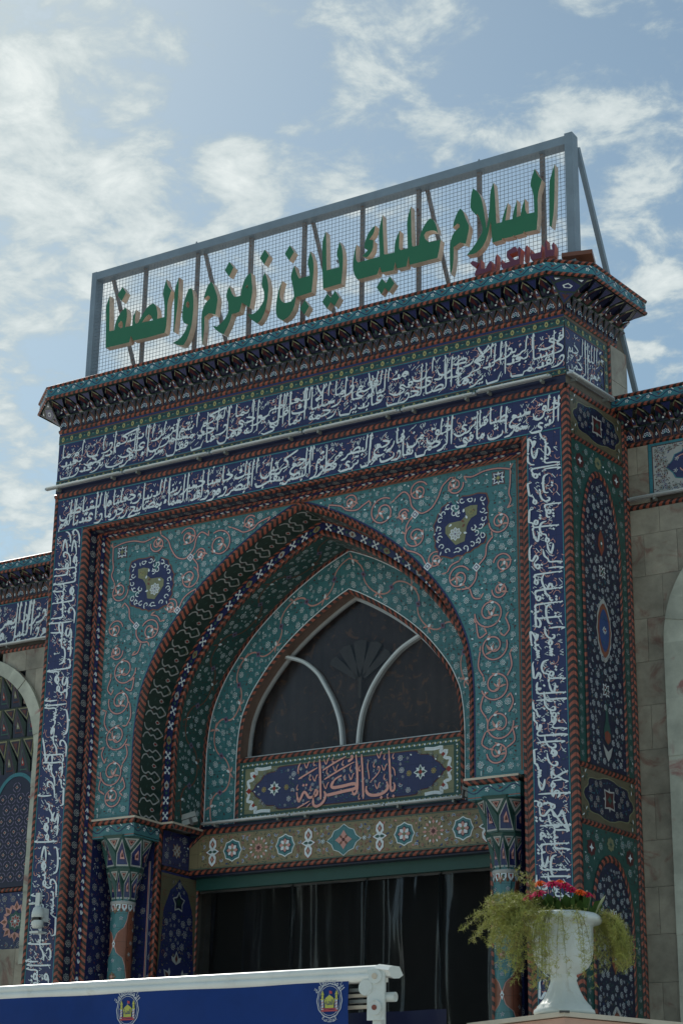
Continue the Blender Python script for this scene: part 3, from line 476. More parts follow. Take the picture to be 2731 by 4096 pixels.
# ------------------------------------------------------------------ broad-pen thuluth letters: skeleton strokes, right to left from (0, 0)
def _t(a): return [(0, 0), (-.04, .01), (-.055, .17)], [(-.055, .17), (-.07, .03), (-.15, 0)]
BOWL = [(-.06, -.06), (-.10, -.22), (-.24, -.31), (-.38, -.22), (-.42, .02)]
HOOK = [(-.14, .02), (-.25, -.12), (-.24, -.28), (-.08, -.38), (.10, -.32)]
TG = {   # kind: (initial/medial strokes, advance), (final strokes, advance), optional (isolated strokes, advance)
 'alif': ([], 0), 'tooth': (list(_t(0)), .15), }
def tstrokes(c, pj, nj):
    """strokes and advance of one letter; pj/nj: joined to the previous/next letter"""
    if c in 'اأإآ': return ([[(0, 0), (-.05, .0), (-.085, .12), (-.095, 1.0)]], .15) if pj else ([[(-.03, 1.0), (-.045, .96), (-.055, .5), (-.05, -.02)]], .13)
    if c in '١٢٣٤':      # lam-alef
        return [[(0, 0) if pj else (.02, 1.0), (-.04, .45), (-.14, .08), (-.24, .0), (-.20, -.05), (-.06, -.03)], [(-.24, 1.0), (-.18, .5), (-.06, .02)], [(.02, 1.0), (-.02, .6), (-.10, .15)]], .30
    if c in 'بتثنيىئ':
        if nj: return [[(0, 0), (-.04, .01), (-.055, .17)], [(-.055, .17), (-.07, .03), (-.15, 0)]] if pj else [[(0, .17), (-.01, .04), (-.10, 0)]], (.15 if pj else .10)
        if c == 'ن': return [([(0, 0)] if pj else [(0, .16)]) + BOWL], .44
        if c in 'يى': return [[(0, .02 if pj else .12), (-.10, .17), (-.17, .09), (-.05, -.06), (-.10, -.20), (-.30, -.25), (-.46, -.08)]], .46
        return [([(0, 0)] if pj else [(0, .18)]) + [(-.03, .0), (-.26, -.08), (-.46, -.04), (-.52, .15)]], .54
    if c in 'جحخ':
        if nj: return [[(-.24, .27), (-.10, .23), (.01, .14), (-.10, .04), (-.28, 0)]] + ([[(0, 0), (-.06, .05), (-.1, .10)]] if pj else []), .28
        return [[(-.22, .27), (-.08, .23), (.0, .15)] + HOOK[0:]] + ([[(0, 0), (-.05, .08)]] if pj else []), .26
    if c in 'دذ': return [[(0, 0), (-.05, .02), (-.06, .2)], [(-.06, .2), (-.03, .08), (-.10, -.01), (-.22, .03)]] if pj else [[(-.02, .24), (.03, .10), (-.05, 0), (-.19, .03)]], (.24 if pj else .20)
    if c in 'رز': return [([(0, 0)] if pj else [(0, .14)]) + [(-.03, -.03), (-.12, -.17), (-.28, -.22)]], .15
    if c in 'سش':
        te = [[(0, 0 if pj else .13), (-.02, .0), (-.05, .13)], [(-.05, .13), (-.07, .0), (-.11, .13)], [(-.11, .13), (-.13, .0), (-.17, .15)]]
        if nj: return te + [[(-.17, .15), (-.19, .02), (-.27, 0)]], .27
        return te + [[(a - .17, b + (.12 if i == 0 else 0)) for i, (a, b) in enumerate([(0, .03)] + BOWL)]], .60
    if c in 'صضطظ':
        lp = [[(0, 0), (-.12, .01), (-.26, .0), (-.33, .06)], [(-.28, .01), (-.20, .15), (-.08, .21), (.0, .13), (-.05, .01)]]
        if c in 'طظ': return lp + [[(-.21, .95), (-.22, .5), (-.22, .03)], [(-.2, .01), (-.34, 0)]], .34
        if nj: return lp + [[(-.33, .14), (-.34, .02), (-.42, 0)]], .42
        return lp + [[(a - .33, b) for a, b in [(0, .13)] + BOWL]], .76
    if c in 'عغ':
        if nj: return ([[(0, 0), (-.06, .10), (-.15, .17), (-.19, .13), (-.09, .07), (-.10, 0), (-.22, 0)]], .22) if pj else ([[(-.01, .22), (-.09, .31), (-.18, .25), (-.17, .12), (-.03, .05)], [(-.05, .05), (-.13, -.01), (-.26, 0)]], .26)
        return ([[(0, 0), (-.06, .10), (-.15, .16), (-.16, .1), (-.06, .04)]] if pj else [[(-.01, .22), (-.09, .30), (-.17, .24), (-.15, .12), (-.02, .06)]]) + [[(-.02, .05)] + HOOK], .26
    if c in 'فقو':
        lp = [(-.02, .03), (-.10, .10), (-.09, .20), (-.02, .20), (.0, .11), (-.06, .03)]
        a = [[(0, 0), (-.04, .02)]] if pj else []
        if c == 'و': return a + [lp[1:5] + [(-.01, .02), (-.08, -.12), (-.20, -.20), (-.34, -.20)]], .20
        if nj: return a + [lp, [(-.04, .02), (-.17, 0)]], .17
        if c == 'ق': return a + [lp, [(-.03, .05)] + BOWL], .44
        return a + [lp, [(-.04, .03), (-.26, -.07), (-.46, -.03), (-.52, .15)]], .54
    if c == 'ك':
        if nj: return [[(.10, .72), (-.10, .50), (-.16, .42), (-.03, .22), (-.05, .04), (-.22, 0)], [(.34, .98), (.1, .70), (-.17, .46)]], .22
        return [[(-.05, 1.0), (-.06, .5), (-.08, .04), (-.26, -.06), (-.44, -.02), (-.48, .12)], [(-.20, .34), (-.28, .30), (-.20, .22), (-.30, .16)]] + ([[(0, 0), (-.07, .02)]] if pj else []), .50
    if c == 'ل':
        a = [[(0, 0), (-.05, .0), (-.07, .06)]] if pj else []; x = -.07 if pj else -.03
        if nj: return a + [[(x, 1.0), (x - .015, .5), (x - .02, .08), (x - .09, 0)]], .16 if pj else .12
        return a + [[(x, 1.0), (x - .01, .4), (x - .03, -.06), (x - .13, -.22), (x - .27, -.20), (x - .33, .0)]], .42
    if c == 'م':
        lp = [(0, 0), (-.04, .08), (-.10, .08), (-.12, .0), (-.06, -.05), (-.01, .0)]
        if nj: return [lp, [(-.10, .0), (-.18, 0)]], .18
        return [lp, [(-.09, .0), (-.15, -.08), (-.165, -.24), (-.14, -.42)]], .18
    if c in 'هة':
        if nj: return [[(0, 0), (-.02, .15), (-.10, .22), (-.17, .10), (-.10, .01), (-.03, .10), (-.11, .14), (-.22, 0)]], .22
        return [[(0, 0), (-.07, .03), (-.11, .20), (-.05, .22)], [(-.11, .20), (-.18, .10), (-.12, .02), (-.05, .06)]], .20
    return [[(0, .20), (-.06, .24), (-.08, .18), (-.03, .14), (-.12, .11)]], .14     # hamza
DOTS = {'ب': (1, -1), 'ت': (2, 1), 'ث': (3, 1), 'ن': (1, 1), 'ي': (2, -1), 'ج': (1, -1), 'خ': (1, 1), 'ذ': (1, 1), 'ز': (1, 1), 'ش': (3, 1), 'ض': (1, 1), 'ظ': (1, 1), 'غ': (1, 1), 'ف': (1, 1), 'ق': (2, 1), 'ة': (2, 1)}
def thuluth_word(w):
    for a, b in (('لآ', '١'), ('لأ', '٢'), ('لإ', '٣'), ('لا', '٤')): w = w.replace(a, b)
    out, dots, x = [], [], 0.0
    for i, c in enumerate(w):
        dual = FORM[c][1] == 4
        pj = i > 0 and FORM[w[i - 1]][1] == 4 and c != 'ء'; nj = dual and i < len(w) - 1 and w[i + 1] != 'ء'
        ss, adv = tstrokes(c, pj, nj)
        out += [[(a + x, b) for a, b in s] for s in ss]
        if c in DOTS:
            n, d = DOTS[c]; cx_ = x - adv * (.5 if adv < .3 else .42); y0 = (.32 if d > 0 else -.16) - (.10 if (d < 0 and not nj) else 0)
            for k in range(n): dots.append((cx_ + (k - (min(n, 2) - 1) / 2) * .075 if k < 2 else cx_, y0 + (.07 if k == 2 else 0)))
        if c in 'أئ': dots.append((x - .05, 1.05))
        x -= adv + (0 if nj else .035)
    return out, dots, -x
def pen(I, pts, W, m, h, ang=1.15):
    n = len(pts); L = []; R = []
    for i in range(n):
        a = pts[max(i - 1, 0)]; b = pts[min(i + 1, n - 1)]; dx, dy = b[0] - a[0], b[1] - a[1]; l = hypot(dx, dy) or 1e-6
        th = atan2(dy, dx); t = i / (n - 1); e = min(1, .42 + 3.2 * min(t, 1 - t)) ; w = W * (.50 + .50 * abs(sin(th - ang))) * e
        nx, ny = -dy / l * w / 2, dx / l * w / 2; L.append((pts[i][0] + nx, pts[i][1] + ny)); R.append((pts[i][0] - nx, pts[i][1] - ny))
    I.k += 1; hh = h + I.h0 + (I.k % 17) * .0002; F = I.F; b0 = len(I.v); mi = I.mi(m)
    I.v.extend([F(u, v, hh + q * .00006) for q, (u, v) in enumerate(L)]); I.v.extend([F(u, v, hh + q * .00006) for q, (u, v) in enumerate(R)])
    for i in range(n - 1): I.f.append((b0 + i, b0 + i + 1, b0 + n + i + 1, b0 + n + i)); I.m.append(mi); I.sm.append(False)
def callig(I, text, L, H, m='glaze_white', em=None, tiers=2, h=0.005, k=0.30, rng=random, tall=None, W=None, marks=True, base0=.135, step=None):
    """words laid right to left in stacked, interlaced tiers; upright strokes drawn out tall"""
    step = step or (.38 if tiers == 2 else .25); em = em or (H * .72 if tiers == 2 else H * .58); W = W or H * .047; ws = [thuluth_word(w) for w in text.split()]
    cur = [0.0] * tiers; pl = []
    for ss, dd, x in ws:
        i = min(range(tiers), key=lambda q: cur[q]); pl.append((i, cur[i], ss, dd, x)); cur[i] += x + .05
    for i, x0, ss, dd, wd in pl:
        sx = (L - .02) / cur[i]; base = H * (base0 + step * i) + rng.uniform(-.02, .02) * H; lim = H * .98 - base
        lim0 = lim * (rng.choice((.9, 1.0, .97)) if i == 0 else 1); right = L - .01 - x0 * sx; ph = rng.uniform(0, 6.3); am = H * rng.uniform(.01, .035); kk = .32
        def mp(a, b):
            yy = b * em * .95 if b <= kk else kk * em * .95 + (b - kk) / (1 - kk) * (lim0 - kk * em * .95)
            if b < 0: yy = max(b * em * .85, -base + .025 * H)
            f = 1 - min(1, max(0, b)); return (min(right + a * sx + max(0, b) * .012, L - .008), base + yy + am * sin(ph + a * 4) * f - .04 * H * (-a / wd - .5) * f)
        for s in ss:
            c_ = cat([tuple(q) for q in s], 5 if len(s) > 2 else 2); pts = [mp(*q) for q in c_]
            pen(I, pts, W, m, h)
            if abs(s[0][1] - 1.0) < .01 or abs(s[-1][1] - 1.0) < .01:      # pen flag on the head of an upright
                tp = mp(*(s[0] if abs(s[0][1] - 1.0) < .01 else s[-1])); I.p([(tp[0] + W * .15, tp[1] + W * .2), (tp[0] - W * .45, tp[1] - W * .2), (tp[0] + W * .3, tp[1] - W * 1.5), (tp[0] + W * .55, tp[1] - W * 1.2)], m, h + .0005)
        for a, b in dd:
            q = mp(a, b); r = W * .62; I.p([(q[0] + r, q[1] + r * .3), (q[0] + r * .1, q[1] + r), (q[0] - r, q[1] - r * .3), (q[0] - r * .1, q[1] - r)], m, h + .0008)
def cat(ps, n=5):
    out = []
    for i in range(len(ps) - 1):
        p0 = ps[max(i - 1, 0)]; p1 = ps[i]; p2 = ps[i + 1]; p3 = ps[min(i + 2, len(ps) - 1)]
        for k in range(n):
            t = k / n; out.append(tuple(0.5 * ((2 * p1[j]) + (-p0[j] + p2[j]) * t + (2 * p0[j] - 5 * p1[j] + 4 * p2[j] - p3[j]) * t * t + (-p0[j] + 3 * p1[j] - 3 * p2[j] + p3[j]) * t ** 3) for j in range(len(p1))))
    out.append(ps[-1]); return out
from mathutils.geometry import tessellate_polygon
from mathutils.noise import noise as pnoise
CX = -3.33
rng = random.Random(11)
G_ = empty('shrine_gate', (CX, 0, 0), 'tall tiled gate portal with blue inscription bands and pointed arch, in the middle', 'gate')
# arch curve (half), offsets inwards
BASE = [(2.12, 0.0), (2.12, 5.0), (2.12, 5.515), (2.12, 6.0), (2.12, 6.4), (2.10, 6.65), (2.05, 6.93), (1.97, 7.15), (1.86, 7.37), (1.70, 7.60), (1.50, 7.84), (1.30, 8.035), (1.08, 8.215), (0.84, 8.385), (0.5, 8.59), (0.25, 8.71), (0.0, 8.81)]
def cat(ps, n=5):
    out = []
    for i in range(len(ps) - 1):
        p0 = ps[max(i - 1, 0)]; p1 = ps[i]; p2 = ps[i + 1]; p3 = ps[min(i + 2, len(ps) - 1)]
        for k in range(n):
            t = k / n; out.append(tuple(0.5 * ((2 * p1[j]) + (-p0[j] + p2[j]) * t + (2 * p0[j] - 5 * p1[j] + 4 * p2[j] - p3[j]) * t * t + (-p0[j] + 3 * p1[j] - 3 * p2[j] + p3[j]) * t ** 3) for j in range(len(p1))))
    out.append(ps[-1]); return out
_b = BASE[2:5] + cat(BASE[4:], 5)[1:]
def AC(off, n=70, z0=5.515):
    pts = []
    for i, (u, z) in enumerate(_b):
        a = _b[max(i - 1, 0)]; b = _b[min(i + 1, len(_b) - 1)]; dx, dz = b[0] - a[0], b[1] - a[1]; l = hypot(dx, dz)
        pts.append((u - dz / l * off, z + dx / l * off))
    out = []
    for i, p in enumerate(pts):
        if p[0] <= 0:
            q = pts[i - 1]; t = q[0] / (q[0] - p[0]) if q[0] != p[0] else 0; out.append((0.0, q[1] + (p[1] - q[1]) * t)); break
        out.append(p)
    else:
        if out[-1][0] > 0: out.append((0, out[-1][1] + (out[-1][1] - out[-2][1]) / max(1e-6, (out[-2][0] - out[-1][0])) * out[-1][0]))
    if z0 > out[0][1]: out = [(out[0][0] if False else AC_u(out, z0), z0)] + [p for p in out if p[1] > z0]
    else: out[0] = (out[0][0], z0)
    r, L = resample([(u, z, 0) for u, z in out], n)
    return [(p[0], p[1]) for p in r], L
def AC_u(c, z):
    for a, b in zip(c, c[1:]):
        if a[1] <= z <= b[1]: return a[0] + (b[0] - a[0]) * (z - a[1]) / max(1e-9, b[1] - a[1])
    return c[-1][0]
def arch3(off, y, n=70, z0=5.515):      # left foot -> apex -> right foot
    c, L = AC(off, n, z0)
    return [(CX - u, y, z) for u, z in c] + [(CX + u, y, z) for u, z in c[::-1][1:]]
base_c = AC(0)[0]
def arch_u(z): return AC_u(base_c, z) if z < base_c[-1][1] else 0
class Strip:
    def __init__(s, A, Bq, n=260, flip=1):
        s.A, La = resample(A, n); s.B, Lb = resample(Bq, n); s.n = n; s.L = (La + Lb) / 2; s.W = (Vector(A[len(A) // 2]) - Vector(Bq[len(Bq) // 2])).length; s.N = []
        for i in range(n + 1):
            t = Vector(s.A[min(i + 1, n)]) - Vector(s.A[max(i - 1, 0)]); w = Vector(s.B[i]) - Vector(s.A[i]); s.N.append((t.cross(w)).normalized() * flip)
    def F(s, u, v, h):
        x = max(0.0, min(1.0, u / s.L)) * s.n; i = min(int(x), s.n - 1); f = x - i; t = v / s.W
        a = lerp3(s.A[i], s.A[i + 1], f); b = lerp3(s.B[i], s.B[i + 1], f); p = lerp3(a, b, t); nn = s.N[i]
        return (p[0] + nn.x * h, p[1] + nn.y * h, p[2] + nn.z * h)
    def back(s, m, h=0.0):
        bb = B(); st = 2
        for i in range(0, s.n, st):
            j = min(i + st, s.n); bb.add([tuple(Vector(q) + s.N[k] * h) for q, k in ((s.A[i], i), (s.A[j], j), (s.B[j], j), (s.B[i], i))], [(0, 1, 2, 3)], m, False)
        return bb
def tess(pts, F, m, bb, h=0.0):
    f = tessellate_polygon([[Vector((a, b, 0)) for a, b in pts]]); bb.add([F(a, b, h) for a, b in pts], [tuple(q) for q in f], m)
def rectF(I, u0, v0, u1, v1, m, h): I.p([(u0, v0), (u1, v0), (u1, v1), (u0, v1)], m, h)
FRONT = lambda y, x0=0.0, z0=0.0: plane((x0, y, z0), (1, 0, 0), (0, 0, 1))     # u = x, v = z, normal -y
# ---- masonry core
c = B()
for lo, hi in (((-6.60, 1.9, 0), (0.1, 3.2, 9.3)), ((-6.60, 1.15, 9.2), (0.1, 1.24, 10.6)), ((-6.60, 0.76, 0), (CX - 2.135, 1.9, 8.9)), ((CX + 2.135, 0.76, 0), (-0.02, 1.9, 8.9)), ((-6.60, 0.262, 8.86), (-0.03, 1.20, 10.6)), ((-6.60, 1.2, 8.86), (-0.03, 1.9, 9.3)), ((-6.60, 0.01, 8.95), (-0.02, 0.262, 10.55)), ((-6.60, 0.01, 0), (-6.19, 0.76, 8.95)), ((-0.43, 0.01, 0), (-0.01, 0.76, 8.95)), ((-6.58, -0.2, 10.55), (-0.06, 1.24, 10.66))): c.box(lo, hi, 'grout')
c.obj('masonry_core', G_)
c = B(); c.poly([(-6.98, 1.2, 10.686), (-6.98, .05, 10.686), (-6.60, -.27, 10.686), (-.05, -.27, 10.686), (.31, .03, 10.686), (.43, 1.1, 10.686), (.1, 1.2, 10.686)], 'roof_felt'); c.poly([(-6.62, .0, 10.512), (-6.99, .04, 10.512), (-6.60, -.29, 10.512), (-.05, -.29, 10.512), (.325, .02, 10.512), (.44, 1.1, 10.512), (.1, 1.1, 10.512), (0, 0, 10.512)], 'glaze_forest'); c.obj('roof', G_)
# ---- frame inscription: three navy bands round the arch panel
XL, XR, ZT = -6.17, -0.45, 8.92
VERSE_R = 'تبارك الذي بيده الملك وهو على كل شيء قدير الذي خلق الموت والحياة ليبلوكم أيكم أحسن عملا وهو العزيز الغفور الذي خلق سبع سموات طباقا ما ترى في خلق الرحمن من تفاوت فارجع البصر'
VERSE_T = 'الذي خلق سبع سموات طباقا ما ترى في خلق الرحمن من تفاوت فارجع البصر هل ترى من فطور ثم ارجع البصر كرتين ينقلب إليك البصر خاسئا وهو حسير ولقد زينا السماء الدنيا بمصابيح وجعلناها رجوما للشياطين وأعتدنا لهم'
VERSE_L = 'وجعلناها رجوما للشياطين وأعتدنا لهم عذاب السعير وللذين كفروا بربهم عذاب جهنم وبئس المصير إذا ألقوا فيها سمعوا لها شهيقا وهي تفور'
VERSE_U = 'ولقد كتبنا في الزبور من بعد الذكر أن الأرض يرثها عبادي الصالحون إن في هذا لبلاغا لقوم عابدين وما أرسلناك إلا رحمة للعالمين قل إنما يوحى إلي أنما إلهكم إله واحد فهل أنتم مسلمون فإن تولوا فقل آذنتكم على سواء وإن أدري أقريب أم بعيد ما توعدون'
def panel(name, F, pts, m, parent, h=0.0, label=None):
    bb = B(); tess(pts, F, m, bb, h); return bb.obj(name, parent, None, label)
def band(F, L, H, text, tiers=2, parent=G_, mback='glaze_navy', em=None, edge='glaze_cyan', name='inscription_band', dens=1.0, label=None):
    p = panel(name, F, [(0, 0), (L, 0), (L, H), (0, H)], mback, parent, label=label)
    I = Inlay(F)
    for a, b in ((0, .012), (H - .012, H)): rectF(I, 0, a, L, b, edge, 0.002)
    I2 = Inlay(lambda u, v, h: F(u, v + .012, h)); callig_field(I2, L, H - .024, rng, dens)
    callig(I2, text, L, H - .024, tiers=tiers, em=em, rng=rng, W=(H * .066 if tiers == 2 else H * .051))
    for q in (I, I2): pass
    I2.obj('lettering', p, 'stuff'); I.obj('edge_line', p); return p
ZB = 0.15
band(lambda u, v, h: (-0.45 + v, -h, 8.92 - u), 8.92 - 2.2, 0.385, VERSE_R, tiers=2)
band(lambda u, v, h: (-6.17 - v, -h, 2.2 + u), 8.92 - 2.2, 0.40, VERSE_L, tiers=2)
band(FRONT(0, -6.57, 8.925), 6.505, 0.405, VERSE_T, tiers=2)
for x0, w in ((-6.57, .40), (-0.45, .385)): panel('plinth_panel', FRONT(0), [(x0, 0), (x0 + w, 0), (x0 + w, 2.2), (x0, 2.2)], 'glaze_navy', G_)
# ---- upper block: inscription, dotted green borders
band(FRONT(-0.004, -6.615, 9.57), 6.615, 0.475, VERSE_U, tiers=3, label='blue band with white lettering under the cornice')
def dotted(F, L, H, parent, name='dotted_border'):
    p = panel(name, F, [(0, 0), (L, 0), (L, H), (0, H)], 'glaze_green', parent); I = Inlay(F)
    for a in (0.0, H - .008): rectF(I, 0, a, L, a + .008, 'glaze_brown', .002)
    n = max(1, int(L / .128)); st = L / n
    for i in range(n):
        x = (i + .5) * st; w = H * .22
        I.p([(x - w, H * .5), (x - w * .6, H * .72), (x, H * .80), (x + w * .6, H * .72), (x + w, H * .5), (x + w * .6, H * .28), (x, H * .20), (x - w * .6, H * .28)], 'glaze_yellow', .003)
        I.p([(x - w * .4, H * .4), (x, H * .66), (x + w * .4, H * .4)], 'glaze_maroon', .005)
        xx = x + st / 2
        for s_ in (1, -1):
            I.ribbon([(xx + s_ * q * st * .30, H * .5 + H * .26 * sin(q * pi)) for q in (0, .25, .5, .75, 1)], .008, 'glaze_dark', .002)
            I.p(rot(LEAF, s_ * .9 + (0 if s_ > 0 else pi), .03, xx, H * .35), 'glaze_cyan', .002)
        I.p(disc(xx, H * .5, .007, 6), 'glaze_yellow', .004)
    I.obj('border_inlay', p, 'stuff'); return p
dotted(FRONT(-.006, -6.62, 10.045), 6.62, .105, G_)
dotted(FRONT(-.006, -6.62, 9.50), 6.62, .07, G_)
c = B(); line('glaze_navy', (-6.62, -.002, 10.15), (0, -.002, 10.15), (0, 0, .03), (0, 0, 0), c); c.poly([(-6.62, -.001, 9.33), (0, -.001, 9.33), (0, -.001, 9.50), (-6.62, -.001, 9.50)], 'glaze_dark'); c.obj('navy_fillet', G_)
def mould(name, bb, parent): return bb.obj(name, parent)
mould('rope_moulding', rope([(-6.62, -.004, 9.352), (0, -.004, 9.352)], [(-6.62, -.004, 9.412), (0, -.004, 9.412)], (0, -.02, 0)), G_)
mould('rope_moulding', rope([(-6.62, -.004, 10.18), (0.0, -.004, 10.18)], [(-6.62, -.02, 10.225), (0.0, -.02, 10.225)], (0, -.015, 0)), G_)
# outer corner ropes
mould('rope_moulding', rope([(-6.62, 0, 0), (-6.62, 0, 9.35)], [(-6.575, -.002, 0), (-6.575, -.002, 9.35)], (0, -.012, 0)), G_)
mould('rope_moulding', rope([(-6.62, 0.05, 0), (-6.62, .05, 9.35)], [(-6.62, 0, 0), (-6.62, 0, 9.35)], (-.01, 0, 0)), G_)
mould('rope_moulding', rope([(-0.06, -.002, 0), (-0.06, -.002, 9.35)], [(0.006, -.012, 0), (0.006, -.012, 9.35)], (0, -.008, 0)), G_)
# ---- stepped frame round the arch panel
PROF = [(0, 0), (.055, 0), (.08, .05), (.10, .15), (.13, .15), (.145, .18), (.16, .23), (.22, .25)]
def fpt(i, k, z0=0.0):       # profile node on left foot, left head, right head, right foot
    a, d = PROF[i]; a2 = a * .5
    return [(XL + a, d, z0), (XL + a, d, ZT - a2), (XR - a, d, ZT - a2), (XR - a, d, z0)][k]
def fseg(i, kind):
    for k, (nm) in ((0, 'l'), (1, 't'), (2, 'r')):
        pa = [fpt(i, k), fpt(i, k + 1)]; pb = [fpt(i + 1, k), fpt(i + 1, k + 1)]
        if kind[0] == 'rope':
            mid = (Vector(pb[0]) - Vector(pa[0])).normalized(); t = (Vector(pa[1]) - Vector(pa[0])).normalized(); n_ = mid.cross(t)
            if n_.y > 0: n_ = -n_
            mould('rope_moulding', rope(pa, pb, n_ * kind[2], slant=kind[1]), G_)
        else:
            st = Strip(pa, pb, 40, flip=1)
            if st.N[5].y > 0 or (abs(st.N[5].y) < .05 and False): st = Strip(pb, pa, 40, flip=1)
            if st.N[5].y > 0.02: st.N = [-q for q in st.N]
            p = st.back(kind[1]).obj('frame_strip', G_); I = Inlay(st.F); kind[2](I, st.L, st.W); I.obj('flower_inlay', p, 'stuff')
def pat_rosettes(I, L, W):
    n = int(L / .175)
    for i in range(n):
        x = (i + .5) * L / n; flower(I, x, W / 2, W * .42, 8, .2, 'glaze_offwhite', 'glaze_dark', 'glaze_maroon')
        for s_ in (1, -1):
            I.p(rot(LEAF, s_ * 2.2, .03, x + L / n / 2, W * .5), 'glaze_leaf', .002); I.p(rot(LEAF, s_ * .8, .03, x + L / n / 2, W * .5), 'glaze_leaf', .002)
        I.p(rot(BUD, 0, .02, x + L / n / 2 - .01, W / 2), 'glaze_offwhite', .003)
def pat_leafchain(I, L, W):
    n = int(L / .13)
    for i in range(n):
        x = (i + .5) * L / n; s_ = 1 if i % 2 else -1
        I.p(disc(x + .035, W * (.5 + .12 * s_), W * .26, 7), 'glaze_olive' if i % 3 else 'glaze_leaf', .002)
        for a in (2.6, 3.4, 3.14): I.p(rot(LEAF, a, .055, x, W * .5, s_), 'glaze_white', .004)
def pat_cameo(I, L, W):
    n = int(L / .16)
    for i in range(n):
        x = (i + .5) * L / n; I.p([(x - .06, W * .5), (x, W * .85), (x + .06, W * .5), (x, W * .15)], 'glaze_offwhite' if i % 2 else 'glaze_olive', .002); I.p([(x - .03, W * .5), (x, W * .68), (x + .03, W * .5), (x, W * .32)], 'glaze_maroon', .004)
fseg(0, ('rope', .55, .012)); fseg(1, ('rope', -.55, .004)); fseg(2, ('s', 'glaze_dark', pat_rosettes))
fseg(3, ('rope', .5, .008)); fseg(4, ('rope', -.5, .004)); fseg(5, ('s', 'glaze_navy', pat_leafchain)); fseg(6, ('rope', -.5, .012))
# ---- spandrel panel with arabesque
YS = .25; ZL = 5.56
ac, _ = AC(-.012)
SP = plane((CX, YS, 0), (1, 0, 0), (0, 0, 1))
bb = B(); HW = 2.66; ZS = 8.815
for sg in (1, -1):
    arc = [(u * sg, z) for u, z in ac]
    tess([(sg * HW, 5.515), (sg * HW, ZS), (0, ZS)] + arc[::-1][0:], SP, 'glaze_teal', bb)
spd = bb.obj('spandrel_panel', G_)
def sp_test(x, z, m=.02):
    ax = abs(x); return ZL + m < z < ZS - .035 - m and ax < HW - .035 - m and (ax > arch_u(z) + .03 + m or z > 8.84) and not (z > 8.60 and ax < .25)
CART = [(x - CX, z) for x, z in [(-1.045, 8.478), (-1.017, 8.382), (-1.04, 8.33), (-1.026, 8.278), (-1.035, 8.22), (-1.02, 8.166), (-1.072, 8.133), (-1.12, 8.115), (-1.175, 8.123), (-1.19, 8.09), (-1.131, 8.06), (-1.058, 8.055), (-1.05, 8.0), (-1.074, 7.953), (-1.11, 7.95), (-1.148, 7.924), (-1.19, 7.915), (-1.236, 7.884), (-1.28, 7.885), (-1.325, 7.857), (-1.38, 7.87), (-1.444, 7.849), (-1.53, 7.885), (-1.609, 7.897), (-1.60, 7.95), (-1.639, 8.007), (-1.63, 8.06), (-1.654, 8.122), (-1.635, 8.18), (-1.654, 8.234), (-1.62, 8.29), (-1.6, 8.352), (-1.57, 8.37), (-1.562, 8.417), (-1.51, 8.44), (-1.456, 8.468), (-1.43, 8.43), (-1.44, 8.39), (-1.427, 8.35), (-1.395, 8.33), (-1.374, 8.34), (-1.36, 8.39), (-1.385, 8.43), (-1.358, 8.465), (-1.32, 8.5), (-1.26, 8.49), (-1.201, 8.492), (-1.14, 8.50)]]
OLIV = [(x - CX, z) for x, z in [(-1.143, 8.376), (-1.151, 8.273), (-1.218, 8.243), (-1.25, 8.20), (-1.27, 8.16), (-1.279, 8.099), (-1.295, 8.005), (-1.399, 7.98), (-1.458, 8.046), (-1.518, 8.127), (-1.518, 8.197), (-1.472, 8.231), (-1.337, 8.236), (-1.277, 8.281), (-1.292, 8.368), (-1.22, 8.385)]]
def scale_poly(p, s):
    cx = sum(a for a, b in p) / len(p); cz = sum(b for a, b in p) / len(p); return [(cx + (a - cx) * s, cz + (b - cz) * s) for a, b in p]
SCR = [(-2.273, 8.50, .165, 1.0, 1), (-1.837, 8.655, .115, .5, 1), (-2.673, 8.685, .085, 2.5, -1), (-1.875, 8.159, .135, 2.0, 1), (-1.364, 7.62, .133, 0.5, 1), (-1.402, 8.64, .10, .2, -1), (-0.89, 8.149, .125, 3.1, 1), (-0.86, 7.70, .11, 3.0, -1), (-1.02, 7.20, .17, 3.1, 1), (-0.98, 6.84, .16, 0.3, -1), (-0.96, 6.44, .165, 3.4, 1), (-0.93, 6.04, .165, 0.1, -1), (-0.95, 5.76, .12, 3.2, 1), (-1.64, 7.86, .09, 1.2, 1), (-2.02, 8.42, .07, .4, 1), (-0.90, 7.42, .09, 3, 1)]
